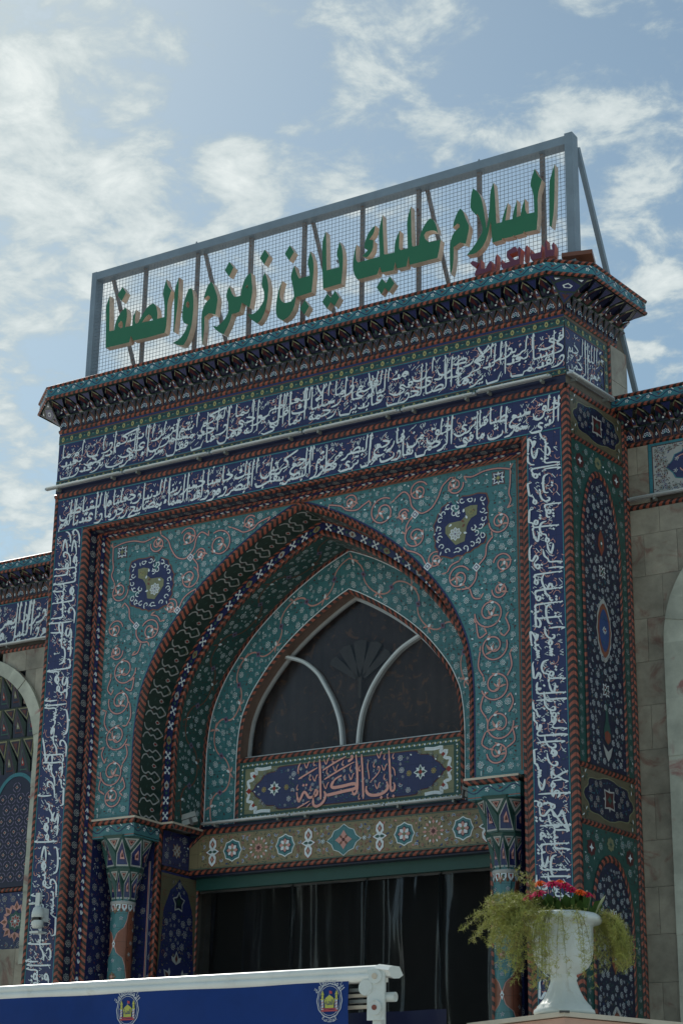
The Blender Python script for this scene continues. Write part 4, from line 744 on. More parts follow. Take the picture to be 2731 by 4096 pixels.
VINES = [[(-2.95, 8.70), (-2.8, 8.66), (-2.72, 8.60), (-2.60, 8.58), (-2.52, 8.62), (-2.44, 8.66)], [(-2.12, 8.62), (-2.02, 8.68), (-1.95, 8.62), (-1.92, 8.5), (-1.84, 8.42), (-1.78, 8.40), (-1.68, 8.44), (-1.60, 8.55), (-1.55, 8.66), (-1.45, 8.74)], [(-1.90, 8.40), (-1.98, 8.30), (-1.99, 8.20)], [(-1.99, 8.02), (-1.88, 7.98), (-1.80, 7.92), (-1.75, 7.83), (-1.68, 7.78)], [(-1.50, 7.70), (-1.45, 7.77), (-1.36, 7.80)], [(-1.33, 7.49), (-1.24, 7.50), (-1.17, 7.58), (-1.15, 7.70), (-1.06, 7.80), (-1.04, 7.92), (-.97, 8.0)], [(-1.24, 7.48), (-1.2, 7.38), (-1.12, 7.36)], [(-1.17, 7.10), (-1.14, 6.95), (-1.05, 6.99)], [(-.84, 7.12), (-.80, 7.0), (-.86, 6.93)], [(-1.13, 6.80), (-1.15, 6.65), (-1.1, 6.55)], [(-.80, 6.75), (-.78, 6.62), (-.83, 6.52)], [(-1.1, 6.34), (-1.13, 6.22), (-1.07, 6.12)], [(-.80, 6.34), (-.77, 6.25), (-.82, 6.15)], [(-1.08, 5.97), (-1.12, 5.86), (-1.05, 5.8)], [(-.78, 5.98), (-.76, 5.86), (-.84, 5.8)], [(-.76, 8.70), (-.765, 8.55), (-.78, 8.44), (-.76, 8.36), (-.80, 8.28)], [(-.76, 8.70), (-.9, 8.735), (-1.06, 8.735), (-1.2, 8.70), (-1.3, 8.72)]]
SI = Inlay(SP); av = Avoid()
for sg in (1, -1):
    mx = lambda p: [(a * sg, b) for a, b in p]
    tess(mx(scale_poly(CART, 1.045)), SP, 'glaze_brown', SI, .002); tess(mx(CART), SP, 'glaze_navy', SI, .004); tess(mx(OLIV), SP, 'glaze_olive', SI, .0065)
    nC = len(CART); cxx = sum(a for a, b in CART) / nC; czz = sum(b for a, b in CART) / nC
    for i in range(0, nC, 1):
        a, b = CART[i]; q = 0.86; x = cxx + (a - cxx) * q; z = czz + (b - czz) * q
        if i % 2 == 0: SI.ribbon(mx(spiral(x, z, .034, i * 1.7, .8, 1 if i % 4 else -1, 9, .3)), .011, 'glaze_white', .007)
        else: SI.p(mx(rot(LEAF, i * 2.1, .05, x, z)), 'glaze_white', .0075)
    for k_, (a, b) in enumerate(OLIV):
        if k_ % 2 == 0: SI.p(mx(rot(BUD, k_, .045, cxx + (a - cxx) * .6, czz + .02 + (b - czz) * .6)), 'glaze_white' if k_ % 4 else 'glaze_brown', .009)
    flower(SI, (-1.40 - CX) * sg, 8.10, .075, 8, 0, 'glaze_white', 'glaze_offwhite', 'glaze_lilac', .010); flower(SI, (-1.215 - CX) * sg, 8.315, .035, 6, 0, 'glaze_yellow', 'glaze_olive', 'glaze_navy', .010)
    for x, z, r in ((-1.335, 8.17, .30), (-1.52, 8.0, .15), (-1.15, 8.38, .19), (-1.2, 8.0, .17), (-1.55, 8.32, .13)): av.add((x - CX) * sg, z, r)
    qx, qz = (-.898 - CX) * sg, 8.627
    SI.p(star(qx, qz, .105, 4, .62, pi / 4), 'glaze_brown', .002); SI.p(star(qx, qz, .095, 4, .6, pi / 4), 'glaze_navy', .0035); cross4(SI, qx, qz, .05, 'glaze_olive', 'glaze_leaf', 'glaze_yellow', .005, 0); cross4(SI, qx, qz, .085, 'glaze_white', 'glaze_navy', 'glaze_olive', .0045, pi / 4)
    av.add(qx, qz, .11)
    for x, z, r, a0, dr in SCR:
        r *= .98; x = (x - CX) * sg; a = a0 if sg > 0 else pi - a0; d = dr * sg; sp_ = spiral(x, z, r, a, 1.35, d, 34, .30)
        sp_ = [q for q in sp_ if sp_test(*q, 0)]
        if len(sp_) < 8: continue
        SI.ribbon(sp_, .026, 'glaze_navy', .002); SI.ribbon(sp_, .0155, 'glaze_salmon', .0045)
        e = sp_[-1]; f = sp_[-3]; ang = atan2(e[1] - f[1], e[0] - f[0])
        for da, ll in ((.5 * d, .10), (-.7 * d, .085), (1.5 * d, .08), (2.6 * d, .06)):
            SI.p(rot(LEAF, ang + da, ll, e[0], e[1], 1), 'glaze_salmon', .005)
        SI.p(rot(BUD, ang + 1.0 * d, .05, e[0], e[1]), 'glaze_white', .006)
        m_ = sp_[len(sp_) // 2]
        SI.p(rot(LEAF, ang + 2.0 * d, .07, m_[0], m_[1]), 'glaze_salmon', .005); SI.p(rot(BUD, ang + 2.6 * d, .045, m_[0], m_[1]), 'glaze_white', .006)
        for q in sp_[::2]: av.add(q[0], q[1], .014)
        for q in range(5): SI.p(rot(LEAF, rng.uniform(0, 6.3), .026, x + (r + .018) * cos(q * 1.25), z + (r + .018) * sin(q * 1.25)), 'glaze_navy', .002)
    for v in VINES:
        c_ = cat([((a - CX) * sg, b) for a, b in v], 5); c_ = [q for q in c_ if sp_test(*q, 0)]
        if len(c_) < 3: continue
        SI.ribbon(c_, .026, 'glaze_navy', .0021); SI.ribbon(c_, .0155, 'glaze_salmon', .0047)
        for q in c_: av.add(q[0], q[1], .014)
        SI.p(rot(LEAF, rng.uniform(0, 6), .07, *c_[-1]), 'glaze_salmon', .005); SI.p(rot(LEAF, rng.uniform(0, 6), .07, *c_[0]), 'glaze_salmon', .005)
    for x, z in ((-1.88, 8.40), (-1.16, 7.70), (-1.73, 7.80)):
        SI.p(disc((x - CX) * sg, z, .05, 4), 'glaze_white', .006); SI.p(disc((x - CX) * sg, z, .033, 4), 'glaze_lilac', .008); SI.p(disc((x - CX) * sg, z, .018, 4), 'glaze_white', .009); av.add((x - CX) * sg, z, .05)
    # fine borders
    arc = [(u * sg, z) for u, z in AC(-.008)[0]]
    SI.ribbon(arc, .022, 'glaze_navy', .002)
    SI.ribbon([(sg * (HW - .018), 5.56), (sg * (HW - .018), ZS - .015), (0, ZS - .015)], .02, 'glaze_brown', .002)
for bx in ((1.2, 5.55, 2.66, 8.8), (-2.66, 5.55, -1.2, 8.8), (-1.3, 7.9, 1.3, 8.8)):
    floral_fill(SI, lambda a, b: sp_test(a, b, 0), bx, av, rng, .037, 2400, leaf=.030, nleaf=8000, leafm=('glaze_maroon', 'glaze_green', 'glaze_maroon', 'glaze_forest', 'glaze_lilac'))
SI.obj('arabesque_inlay', spd, 'stuff')
# ---- arch mouldings and vault strips
def A3(off, y): return arch3(off, y)
mould('arch_rope', rope(A3(0, .248), A3(.03, .235), (0, -.012, 0)), G_); mould('arch_rope', rope(A3(.03, .235), A3(.07, .29), (0, -.004, 0), slant=-.55), G_)
def vault(name, a, b, m, pat=None, flip=1):
    st = Strip(A3(*a), A3(*b), 300)
    mid = st.N[4]; want = Vector((1, -1, 0)); st.N = [q if mid.dot(want) > 0 else -q for q in st.N]
    p = st.back(m).obj(name, G_)
    if pat: I = Inlay(st.F); pat(I, st.L, st.W); I.obj('floral_inlay', p, 'stuff')
    return p
def pat_cusp(I, L, W):
    n = int(L / .245) // 2 * 2; P_ = L / n
    for i in range(n):
        s0 = i * P_
        for e in (1, -1):
            q_ = [(s0 + e * P_ * .34, W * .03), (s0 + e * P_ * .14, W * .10), (s0 + e * P_ * .06, W * .24), (s0 + e * P_ * .17, W * .36), (s0 + e * P_ * .10, W * .50), (s0 + e * P_ * .24, W * .64), (s0 + e * P_ * .13, W * .80), (s0, W * .92)]
            I.ribbon(cat([(max(0, a), b) for a, b in q_], 3), .017, 'glaze_offwhite', .003)
        I.p(rot(BUD, pi / 2, W * .22, s0 + P_ * .5, W * .50), 'glaze_offwhite', .004); I.p(rot(BUD, pi / 2, W * .13, s0 + P_ * .5, W * .54), 'glaze_red', .006); I.p(rot(LEAF, .4, .05, s0 + P_ * .42, W * .3), 'glaze_leaf', .003)
        I.p(disc(s0, W * .64, .020, 6), 'glaze_leaf', .003); I.p(disc(s0, W * .30, .014, 6), 'glaze_maroon', .005); I.p(rot(LEAF, 2.2, .045, s0, W * .8), 'glaze_olive', .003); I.p(rot(LEAF, .9, .045, s0, W * .8), 'glaze_olive', .003)
def pat_x(I, L, W):
    n = int(L / .165) // 3 * 3; P_ = L / n
    for i in range(n):
        x = (i + .5) * P_
        if i % 3 == 2: I.p([(x - .055, W / 2), (x - .02, W * .88), (x + .02, W * .88), (x + .055, W / 2), (x + .02, W * .12), (x - .02, W * .12)], 'glaze_olive' if i % 2 else 'glaze_offwhite', .003); I.p(disc(x, W / 2, .018, 6), 'glaze_brown', .005)
        else:
            for e in (-1, 1):
                for a in (.75, -.75, pi - .75, pi + .75): I.p(rot([(0, -.10), (.55, -.13), (.75, -.30), (1.05, 0), (.75, .30), (.55, .13), (0, .10)], a, W * .66, x, W / 2), 'glaze_white', .003)
            I.p(disc(x + P_ / 2, W / 2, .022, 4), 'glaze_leaf', .002)
def pat_scroll(I, L, W, vine='glaze_brown', fr=.038, knot='glaze_lilac', per=.52, inn='glaze_teal', fl='glaze_white'):
    n = int(round(L / per / 2)) * 2 + 1; P_ = L / n; av_ = Avoid()
    for i in range(n):
        x0 = (i + .5) * P_; sg = 1 if i % 2 else -1
        c_ = [(x0 + P_ * .5 * cos(t), W * .5 + sg * W * .30 * sin(t)) for t in [pi * q / 14 for q in range(15)]]
        I.ribbon(c_, .017, vine, .003)
        for q in c_[::1]: av_.add(q[0], q[1], .010)
        e = (x0 + P_ * .1, W * .5 + sg * W * .30)
        for a_, l_ in ((.3, .09), (2.4, .08), (-.9, .07)): I.p(rot(LEAF, a_ * sg + (0 if sg > 0 else .3), l_, e[0], e[1], 1), vine, .0035)
        I.p(rot(BUD, -1.2 * sg, .06, e[0], e[1]), fl, .005); av_.add(e[0], e[1], .03)
        k_ = (i * P_, W * .5)
        if 0 < i < n: I.p(star(k_[0], k_[1], .042, 4, .7, 0), knot, .006); I.p(disc(k_[0], k_[1], .018, 4), 'glaze_maroon', .008); av_.add(k_[0], k_[1], .045)
    floral_fill(I, lambda a, b: .01 < a < L - .01 and .012 < b < W - .012, (0, 0, L, W), av_, rng, fr, 1600, inn=inn, fl=fl, leaf=.028, nleaf=3500, leafm=('glaze_maroon', 'glaze_brown', 'glaze_forest', 'glaze_cyan'))
vault('vault_strip', (.07, .29), (.07, .30), 'glaze_black'); vault('vault_strip', (.07, .30), (.07, .70), 'glaze_forest', pat_cusp)
mould('arch_rope', rope(A3(.07, .70), A3(.085, .722), (0.0, -.006, 0), pitch=.085), G_)
vault('vault_strip', (.085, .725), (.165, .725), 'glaze_navy', pat_x)
mould('arch_rope', rope(A3(.165, .724), A3(.23, .712), (0, -.012, 0), pitch=.085), G_); mould('arch_rope', rope(A3(.23, .712), A3(.23, .755), (0, 0, 0), slant=-.5, pitch=.085), G_)
vault('vault_strip', (.23, .755), (.23, 1.235), 'glaze_green', lambda I, L, W: pat_scroll(I, L, W, inn='glaze_green'))
mould('arch_rope', rope(A3(.23, 1.235), A3(.225, 1.268), (0, 0, 0), pitch=.085), G_); mould('arch_rope', rope(A3(.225, 1.268), A3(.235, 1.30), (0, 0, 0), slant=-.5, pitch=.085), G_)
vault('edge_fillet', (.235, 1.297), (.247, 1.297), 'glaze_white')
vault('tympanum_band', (.235, 1.30), (.665, 1.30), 'glaze_teal', lambda I, L, W: pat_scroll(I, L, W, vine='glaze_salmon', fr=.042, knot='glaze_lilac', per=.46))
vault('edge_fillet', (.652, 1.296), (.664, 1.296), 'glaze_white')
# inner arch (window) rope, reveal, frame
mould('arch_rope', rope(A3(.664, 1.297), A3(.71, 1.297), (0, -.012, 0), pitch=.085), G_)
def A3z(off, y, z0=6.3): return arch3(off, y, 70, z0)
st = Strip(A3z(.708, 1.30), A3z(.712, 1.49), 200); wr = st.back('wood_brown').obj('window', G_)
def flat_arch(off, y, z0): c_ = AC(off, 70, z0)[0]; return [(-u, z) for u, z in c_] + [(u, z) for u, z in c_[::-1][1:]]
gl = B(); tess(flat_arch(.73, 1.5, 6.3), plane((CX, 1.465, 0), (1, 0, 0), (0, 0, 1)), 'window_glass', gl); gl.obj('pane', wr)
fr_ = B(); c1, c2_ = A3z(.712, 1.44), A3z(.745, 1.44)
for i in range(len(c1) - 1):
    a, b, d, e = [Vector(q) for q in (c1[i], c1[i + 1], c2_[i + 1], c2_[i])]; o_ = Vector((0, .04, 0))
    fr_.add([tuple(q) for q in (a, b, d, e, d + o_, e + o_)], [(0, 1, 2, 3), (3, 2, 4, 5)], 'aluminium')
fr_.box((CX - 1.41, 1.40, 6.30), (CX + 1.41, 1.47, 6.335), 'aluminium'); fr_.obj('window_frame', wr)
for arcp in ([(-4.35, 7.47), (-4.189, 7.441), (-3.978, 7.355), (-3.803, 7.21), (-3.70, 7.06), (-3.572, 6.83), (-3.485, 6.58), (-3.455, 6.335)], [(-2.40, 7.49), (-2.518, 7.446), (-2.72, 7.342), (-2.882, 7.203), (-3.00, 7.07), (-3.108, 6.904), (-3.195, 6.70), (-3.236, 6.506), (-3.252, 6.335)]):
    gb = B(); c_ = cat(arcp, 5)
    for wd, yy, mm in ((.044, 1.40, 'aluminium'), (.018, 1.388, 'tube_white')):
        L_ = []; R2 = []
        for i, q in enumerate(c_):
            a = c_[max(i - 1, 0)]; b = c_[min(i + 1, len(c_) - 1)]; l = hypot(b[0] - a[0], b[1] - a[1]); nx, nz = -(b[1] - a[1]) / l * wd / 2, (b[0] - a[0]) / l * wd / 2
            L_.append((q[0] + nx, q[1] + nz)); R2.append((q[0] - nx, q[1] - nz))
        for i in range(len(c_) - 1):
            vs = [(L_[i][0], yy, L_[i][1]), (L_[i + 1][0], yy, L_[i + 1][1]), (R2[i + 1][0], yy, R2[i + 1][1]), (R2[i][0], yy, R2[i][1])]; vb = [(x, 1.46, z) for x, _, z in vs]
            gb.add(vs + vb, [(0, 1, 2, 3), (0, 4, 5, 1), (3, 2, 6, 7)], mm)
    gb.obj('glazing_bar', wr)
cu = B()
def cF(u, t):
    x = CX - 1.5 + 3.0 * u; z = 6.2 + 2.0 * t; return (x, 1.60 + .012 * sin(x * 40) + .01 * sin(x * 17 + z), z)
cu.grid(cF, [i / 90 for i in range(91)], [0, .5, 1], 'curtain_cloth'); cuo = cu.obj('curtain', None); top(cuo, 'dark patterned curtain hanging behind the arched window glass', 'curtain')
ch = B()   # lamp silhouette behind the glass
for k_ in range(5):
    a = radians(150 - k_ * 30 + (0)); ca, sa = cos(a), sin(a); pts = [(.06, -.03), (.46, -.085), (.48, 0), (.46, .085), (.06, .03)]
    q = [(CX + .02 + x * ca * .9 - y * sa, 6.98 + max(x * sa, 0) * .75 + .10 + y * ca * .6 + x * .25) for x, y in pts]
    ch.poly([(x, 1.53, z) for x, z in q], 'dark_metal'); ch.poly([(x, 1.56, z) for x, z in q][::-1], 'dark_metal')
    ch.add([(x, 1.53, z) for x, z in q] + [(x, 1.56, z) for x, z in q], [(i, (i + 1) % 5, 5 + (i + 1) % 5, 5 + i) for i in range(5)], 'dark_metal')
ch.lathe((CX + .02, 1.545, 6.88), [(.02, 0, 0), (.03, .05, 0), (.025, .20, 0), (.04, .24, 0)], 'dark_metal', 10); ch.tube([(CX + .02, 1.545, 6.2), (CX + .02, 1.545, 6.95)], .016, 'dark_metal', 6)
top(ch.obj('wall_lamp'), 'dark fan shaped lamp seen dimly through the arched window', 'lamp')
# ---- tympanum panel: title cartouche
YT = 1.30
mould('rope_moulding', rope([(CX - 1.45, YT - .004, 6.245), (CX + 1.45, YT - .004, 6.245)], [(CX - 1.45, YT - .004, 6.295), (CX + 1.45, YT - .004, 6.295)], (0, -.012, 0), pitch=.085), G_)
for sg in (1, -1): mould('rope_moulding', rope([(CX + sg * 1.46, YT - .004, 5.55), (CX + sg * 1.46, YT - .004, 6.30)], [(CX + sg * 1.41, YT - .004, 5.55), (CX + sg * 1.41, YT - .004, 6.30)], (0, -.012, 0), pitch=.085), G_)
FT = plane((CX, YT, 0), (1, 0, 0), (0, 0, 1))
tp = panel('title_panel', FT, [(-1.46, 5.5), (1.46, 5.5), (1.46, 6.245), (-1.46, 6.245)], 'glaze_green', G_); I = Inlay(FT)
rectF(I, -1.33, 5.655, 1.33, 6.165, 'glaze_olive', .002)
zc = 5.91; hh = .235
half = [(0, hh), (.80, hh), (.87, hh - .005), (.93, hh - .05), (1.0, hh - .055), (1.06, hh - .07), (1.11, hh - .13), (1.17, hh - .17), (1.20, .02), (1.235, 0)]
cart = half + [(a, -b) for a, b in half[::-1][1:]]; cart = cart + [(-a, b) for a, b in cart[::-1] if a > 0]
tess([(a * 1.012, zc + b * 1.05) for a, b in cart], FT, 'glaze_maroon', I, .004); tess([(a, zc + b) for a, b in cart], FT, 'glaze_navy', I, .006)
for z_ in (5.615, 6.205):
    for i in range(44):
        x = -1.36 + i * 2.72 / 43; I.p(disc(x, z_, .014, 4, pi / 2), 'glaze_white', .003)
        I.p(rot(LEAF, .6, .045, x + .018, z_ - .012), 'glaze_yellow', .003)
for sx_ in (-1.37, 1.37):
    for i in range(9): I.p(disc(sx_, 5.66 + i * .063, .012, 4), 'glaze_white', .003); I.p(rot(LEAF, 1.2, .04, sx_, 5.68 + i * .063), 'glaze_yellow', .003)
for sg in (1, -1):
    for zz in (-1, 1):
        I.ribbon(cat([(sg * .98, zc + zz * .245), (sg * 1.10, zc + zz * .235), (sg * 1.19, zc + zz * .245), (sg * 1.17, zc + zz * .19), (sg * 1.25, zc + zz * .20), (sg * 1.22, zc + zz * .13), (sg * 1.29, zc + zz * .11), (sg * 1.27, zc + zz * .04), (sg * 1.30, zc)], 3), .036, 'glaze_white', .005)
        I.p(disc(sg * 1.205, zc + zz * .165, .025, 4), 'glaze_red', .008)
        for a_, b_ in ((1.06, .185), (1.12, .15), (.92, .215), (1.20, .08)): flower(I, sg * a_, zc + zz * b_, .026, 5, 0, 'glaze_offwhite', 'glaze_leaf', 'glaze_yellow', .009)
    I.p([(sg * 1.24, zc), (sg * 1.27, zc + .035), (sg * 1.31, zc), (sg * 1.27, zc - .035)], 'glaze_red', .009)
    cross4(I, sg * .93, zc, .085, 'glaze_white', 'glaze_leaf', 'glaze_red', .008)
    for dx, dz_ in ((-.14, 0), (.16, 0)): flower(I, sg * .93 + dx, zc + dz_, .034, 8, 0, 'glaze_yellow', 'glaze_brown', 'glaze_yellow', .008)
avt = Avoid(); I.h0 = .006
for sg in (1, -1): avt.add(sg * .93, zc, .19)
def ct(a, b): return abs(b - zc) < hh - .015 and abs(a) < 1.2 - max(0, (abs(b - zc) - .05)) * .9
floral_fill(I, lambda a, b: ct(a, b) and abs(a) > .62, (-1.2, 5.66, 1.2, 6.16), avt, rng, .036, 700, inn='glaze_navy', leafm=('glaze_leaf', 'glaze_cyan'), leaf=.03, nleaf=1500, cen='glaze_red')
avt2 = Avoid(); floral_fill(I, lambda a, b: ct(a, b) and abs(a) < .61, (-.62, 5.66, .62, 6.16), avt2, rng, .020, 90, inn='glaze_navy', leafm=('glaze_leaf', 'glaze_leaf', 'glaze_cyan'), leaf=.035, nleaf=1500)
I.h0 = 0
I.obj('cartouche_inlay', tp, 'stuff')
TI = Inlay(FT)
for w_, pts in TYM:
    q = cat([(a - CX, b) for a, b in pts], 4) if len(pts) > 2 else [(a - CX, b) for a, b in pts]
    n_ = len(q); TI.ribbon(q, [w_ * 1.5 * (1.05 if .12 < i / n_ < .88 else .62) for i in range(n_)], 'title_salmon', .015)
for (a, b), r in TYMD: TI.p(disc(a - CX, b, r, 4, .1), 'title_salmon', .015)
TI.obj('title_lettering', tp, 'stuff', 'salmon Arabic title reading Bab al-Karama')
mould('rope_moulding', rope([(CX - 1.9, YT - .03, 5.465), (CX + 1.9, YT - .03, 5.465)], [(CX - 1.9, YT - .03, 5.525), (CX + 1.9, YT - .03, 5.525)], (0, -.012, 0), pitch=.085), G_)
c = B(); c.box((CX - 2.05, YT - .028, 5.06), (CX + 2.05, YT + .2, 5.56), 'glaze_dark'); c.obj('lintel_core', G_)
# ---- lintel with khaki ground and medallions
FL = plane((CX, YT - .03, 0), (1, 0, 0), (0, 0, 1)); Z0, Z1 = 5.075, 5.445; zl = (Z0 + Z1) / 2
lp = panel('lintel_panel', FL, [(-2.04, Z0), (2.04, Z0), (2.04, 5.32), (1.86, 5.46), (-1.86, 5.46), (-2.04, 5.32)], 'glaze_khaki', G_); I = Inlay(FL); avl = Avoid()
for z_ in (Z0 + .004, Z1 + .001): rectF(I, -2.03, z_, 2.03, z_ + .008, 'glaze_leaf', .003)
def med_flower(x):
    I.p(star(x, zl, .128, 8, .88), 'glaze_white', .003); I.p(star(x, zl, .115, 8, .88), 'glaze_teal', .005)
    for k in range(8): I.p(rot(PETAL, k * pi / 4, .088, x, zl), 'glaze_dark', .007); I.p(rot(PETAL, k * pi / 4, .074, x, zl), 'glaze_salmon' if k % 2 == 0 else 'glaze_white', .009)
    I.p(disc(x, zl, .018), 'glaze_olive', .011); avl.add(x, zl, .13)
def med_white(x):
    pts = [(0, .165), (.045, .12), (.05, .06), (.03, .035), (.09, 0), (.03, -.035), (.05, -.06), (.045, -.12), (0, -.165), (-.045, -.12), (-.05, -.06), (-.03, -.035), (-.09, 0), (-.03, .035), (-.05, .06), (-.045, .12)]
    tess([(x + a * 1.12, zl + b * 1.05) for a, b in pts], FL, 'glaze_red', I, .003); tess([(x + a, zl + b) for a, b in pts], FL, 'glaze_white', I, .005)
    for s_ in (1, -1):
        I.p([(x, zl + s_ * .13), (x + .028, zl + s_ * .085), (x, zl + s_ * .04), (x - .028, zl + s_ * .085)], 'glaze_brown', .007); I.p([(x, zl + s_ * .11), (x + .014, zl + s_ * .085), (x, zl + s_ * .06), (x - .014, zl + s_ * .085)], 'glaze_salmon', .009); I.p(rot(BUD, 0 if s_ > 0 else pi, .06, x, zl), 'glaze_leaf', .007)
    avl.add(x, zl + .08, .08); avl.add(x, zl - .08, .08); avl.add(x, zl, .08)
def med_big(x):
    pts = [(0, .165), (.06, .12), (.12, .10), (.15, .04), (.21, 0), (.15, -.04), (.12, -.10), (.06, -.12), (0, -.165), (-.06, -.12), (-.12, -.10), (-.15, -.04), (-.21, 0), (-.15, .04), (-.12, .10), (-.06, .12)]
    tess([(x + a * 1.06, zl + b * 1.05) for a, b in pts], FL, 'glaze_white', I, .003); tess([(x + a, zl + b) for a, b in pts], FL, 'glaze_teal', I, .005)
    for k in range(4): I.p(rot([(0, 0), (.5, .35), (1, 0), (.5, -.35)], k * pi / 2, .105, x, zl), 'glaze_salmon', .007); I.p(rot([(.2, 0), (.5, .16), (.8, 0), (.5, -.16)], k * pi / 2 + pi / 4, .09, x, zl), 'glaze_brown', .008)
    I.p(disc(x, zl, .02, 6), 'glaze_maroon', .010); avl.add(x, zl, .165); avl.add(x + .15, zl, .07); avl.add(x - .15, zl, .07)
    for s_ in (1, -1): cross4(I, x + s_ * .262, zl, .032, 'glaze_white', 'glaze_leaf', 'glaze_white', .006)
def med_rose(x):
    for k in range(8): a = k * pi / 4; I.p(rot([(0, 0), (.5, .3), (1, 0), (.5, -.3)], a, .055, x + .075 * cos(a), zl + .075 * sin(a)), 'glaze_salmon', .004); I.p(rot(BUD, a + .4, .035, x + .09 * cos(a + .4), zl + .09 * sin(a + .4)), 'glaze_white', .004)
    I.p(star(x, zl, .06, 8, .6), 'glaze_salmon', .005); I.p(star(x, zl, .035, 8, .5), 'glaze_maroon', .007); avl.add(x, zl, .14)
med_big(0)
for s_ in (1, -1): med_white(s_ * .45); med_flower(s_ * .75); med_rose(s_ * 1.10); med_flower(s_ * 1.45); med_white(s_ * 1.72)
tf = lambda a, b: Z0 + .02 < b < Z1 - .01 and abs(a) < 1.9
for x, z in scatter(tf, (-2, Z0, 2, Z1), .030, 1600, avl, rng, 1.25): lotus(I, x, z, .032, rng.uniform(0, 6.3), 'glaze_white', 'glaze_blue', 'glaze_red')
for x, z in scatter(tf, (-2, Z0, 2, Z1), .018, 1600, avl, rng, 1.2):
    if rng.random() < .5: flower(I, x, z, .02, 5, 0, 'glaze_salmon', 'glaze_maroon', 'glaze_yellow')
    else: I.p(rot(BUD, rng.uniform(0, 6.3), .035, x, z), rng.choice(('glaze_yellow', 'glaze_salmon', 'glaze_blue')), .003)
for x, z in scatter(tf, (-2, Z0, 2, Z1), .010, 5200, avl, rng, 1.0): I.p(rot(LEAF, rng.uniform(0, 6.3), .034, x, z), rng.choice(('glaze_leaf', 'glaze_forest', 'glaze_leaf', 'glaze_brown')), .002)
I.obj('medallion_inlay', lp, 'stuff')
mould('rope_moulding', rope([(CX - 2.04, YT - .032, 5.02), (CX + 2.04, YT - .032, 5.02)], [(CX - 2.04, YT - .032, 5.07), (CX + 2.04, YT - .032, 5.07)], (0, -.012, 0), pitch=.085), G_)
for sg in (1, -1): mould('rope_moulding', rope([(CX + sg * 2.045, YT - .035, 5.32), (CX + sg * 1.86, YT - .035, 5.47)], [(CX + sg * 2.045, YT - .035, 5.37), (CX + sg * 1.83, YT - .035, 5.52)], (0, -.01, 0), pitch=.085), G_)
c = B(); c.box((CX - 2.05, YT + .0, 5.0), (CX + 2.05, YT + .3, 5.07), 'glaze_dark'); c.box((CX - 2.04, YT + .12, 4.87), (CX + 2.04, YT + .24, 5.0), 'door_teal'); c.obj('door_head', G_)
# ---- door: folded clear plastic curtains in front of a dark passage
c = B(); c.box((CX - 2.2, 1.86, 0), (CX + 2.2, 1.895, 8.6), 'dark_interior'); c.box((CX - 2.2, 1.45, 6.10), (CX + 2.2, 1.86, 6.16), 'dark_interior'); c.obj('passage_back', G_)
def curtain(x0, x1, seed, label):
    r = random.Random(seed); ph = [r.uniform(0, 6.3) for _ in range(6)]; n = int((x1 - x0) / .018)
    def F(u, t):
        x = x0 + (x1 - x0) * u; z = 0.05 + 4.80 * t
        f = .012 + .02 * (1 - t * .3); y = 1.50 + f * sin(x * 9 + ph[0] + .7 * sin(z * .9)) + .25 * f * sin(x * 31 + ph[1] + .4 * z) + .05 * pnoise(Vector((x * 3.0, z * 1.5, ph[3]))) + .012 * pnoise(Vector((x * 14, z * 1.6, ph[4])))
        return (x, y, z)
    b_ = B(); b_.grid(F, [i / n for i in range(n + 1)], [i / 22 for i in range(23)], 'clear_plastic')
    b_.bar((x0, 1.50, 4.86), (x1, 1.50, 4.86), .02, .03, 'dark_metal')
    b_.box((x1 - .03, 1.465, .05), (x1 - .012, 1.475, 4.85), 'clear_plastic')
    return top(b_.obj('door_curtain'), label, 'curtain', 'clear plastic curtains of the gate doorway')
for i, (a, b, lb) in enumerate(((-5.36, -4.10, 'clear plastic door curtain nearest the left column'), (-4.12, -3.15, 'clear plastic door curtain left of the doorway middle'), (-3.17, -2.25, 'clear plastic door curtain right of the doorway middle'), (-2.27, -1.30, 'clear plastic door curtain nearest the right column'))): curtain(a, b, 3 + i, lb)
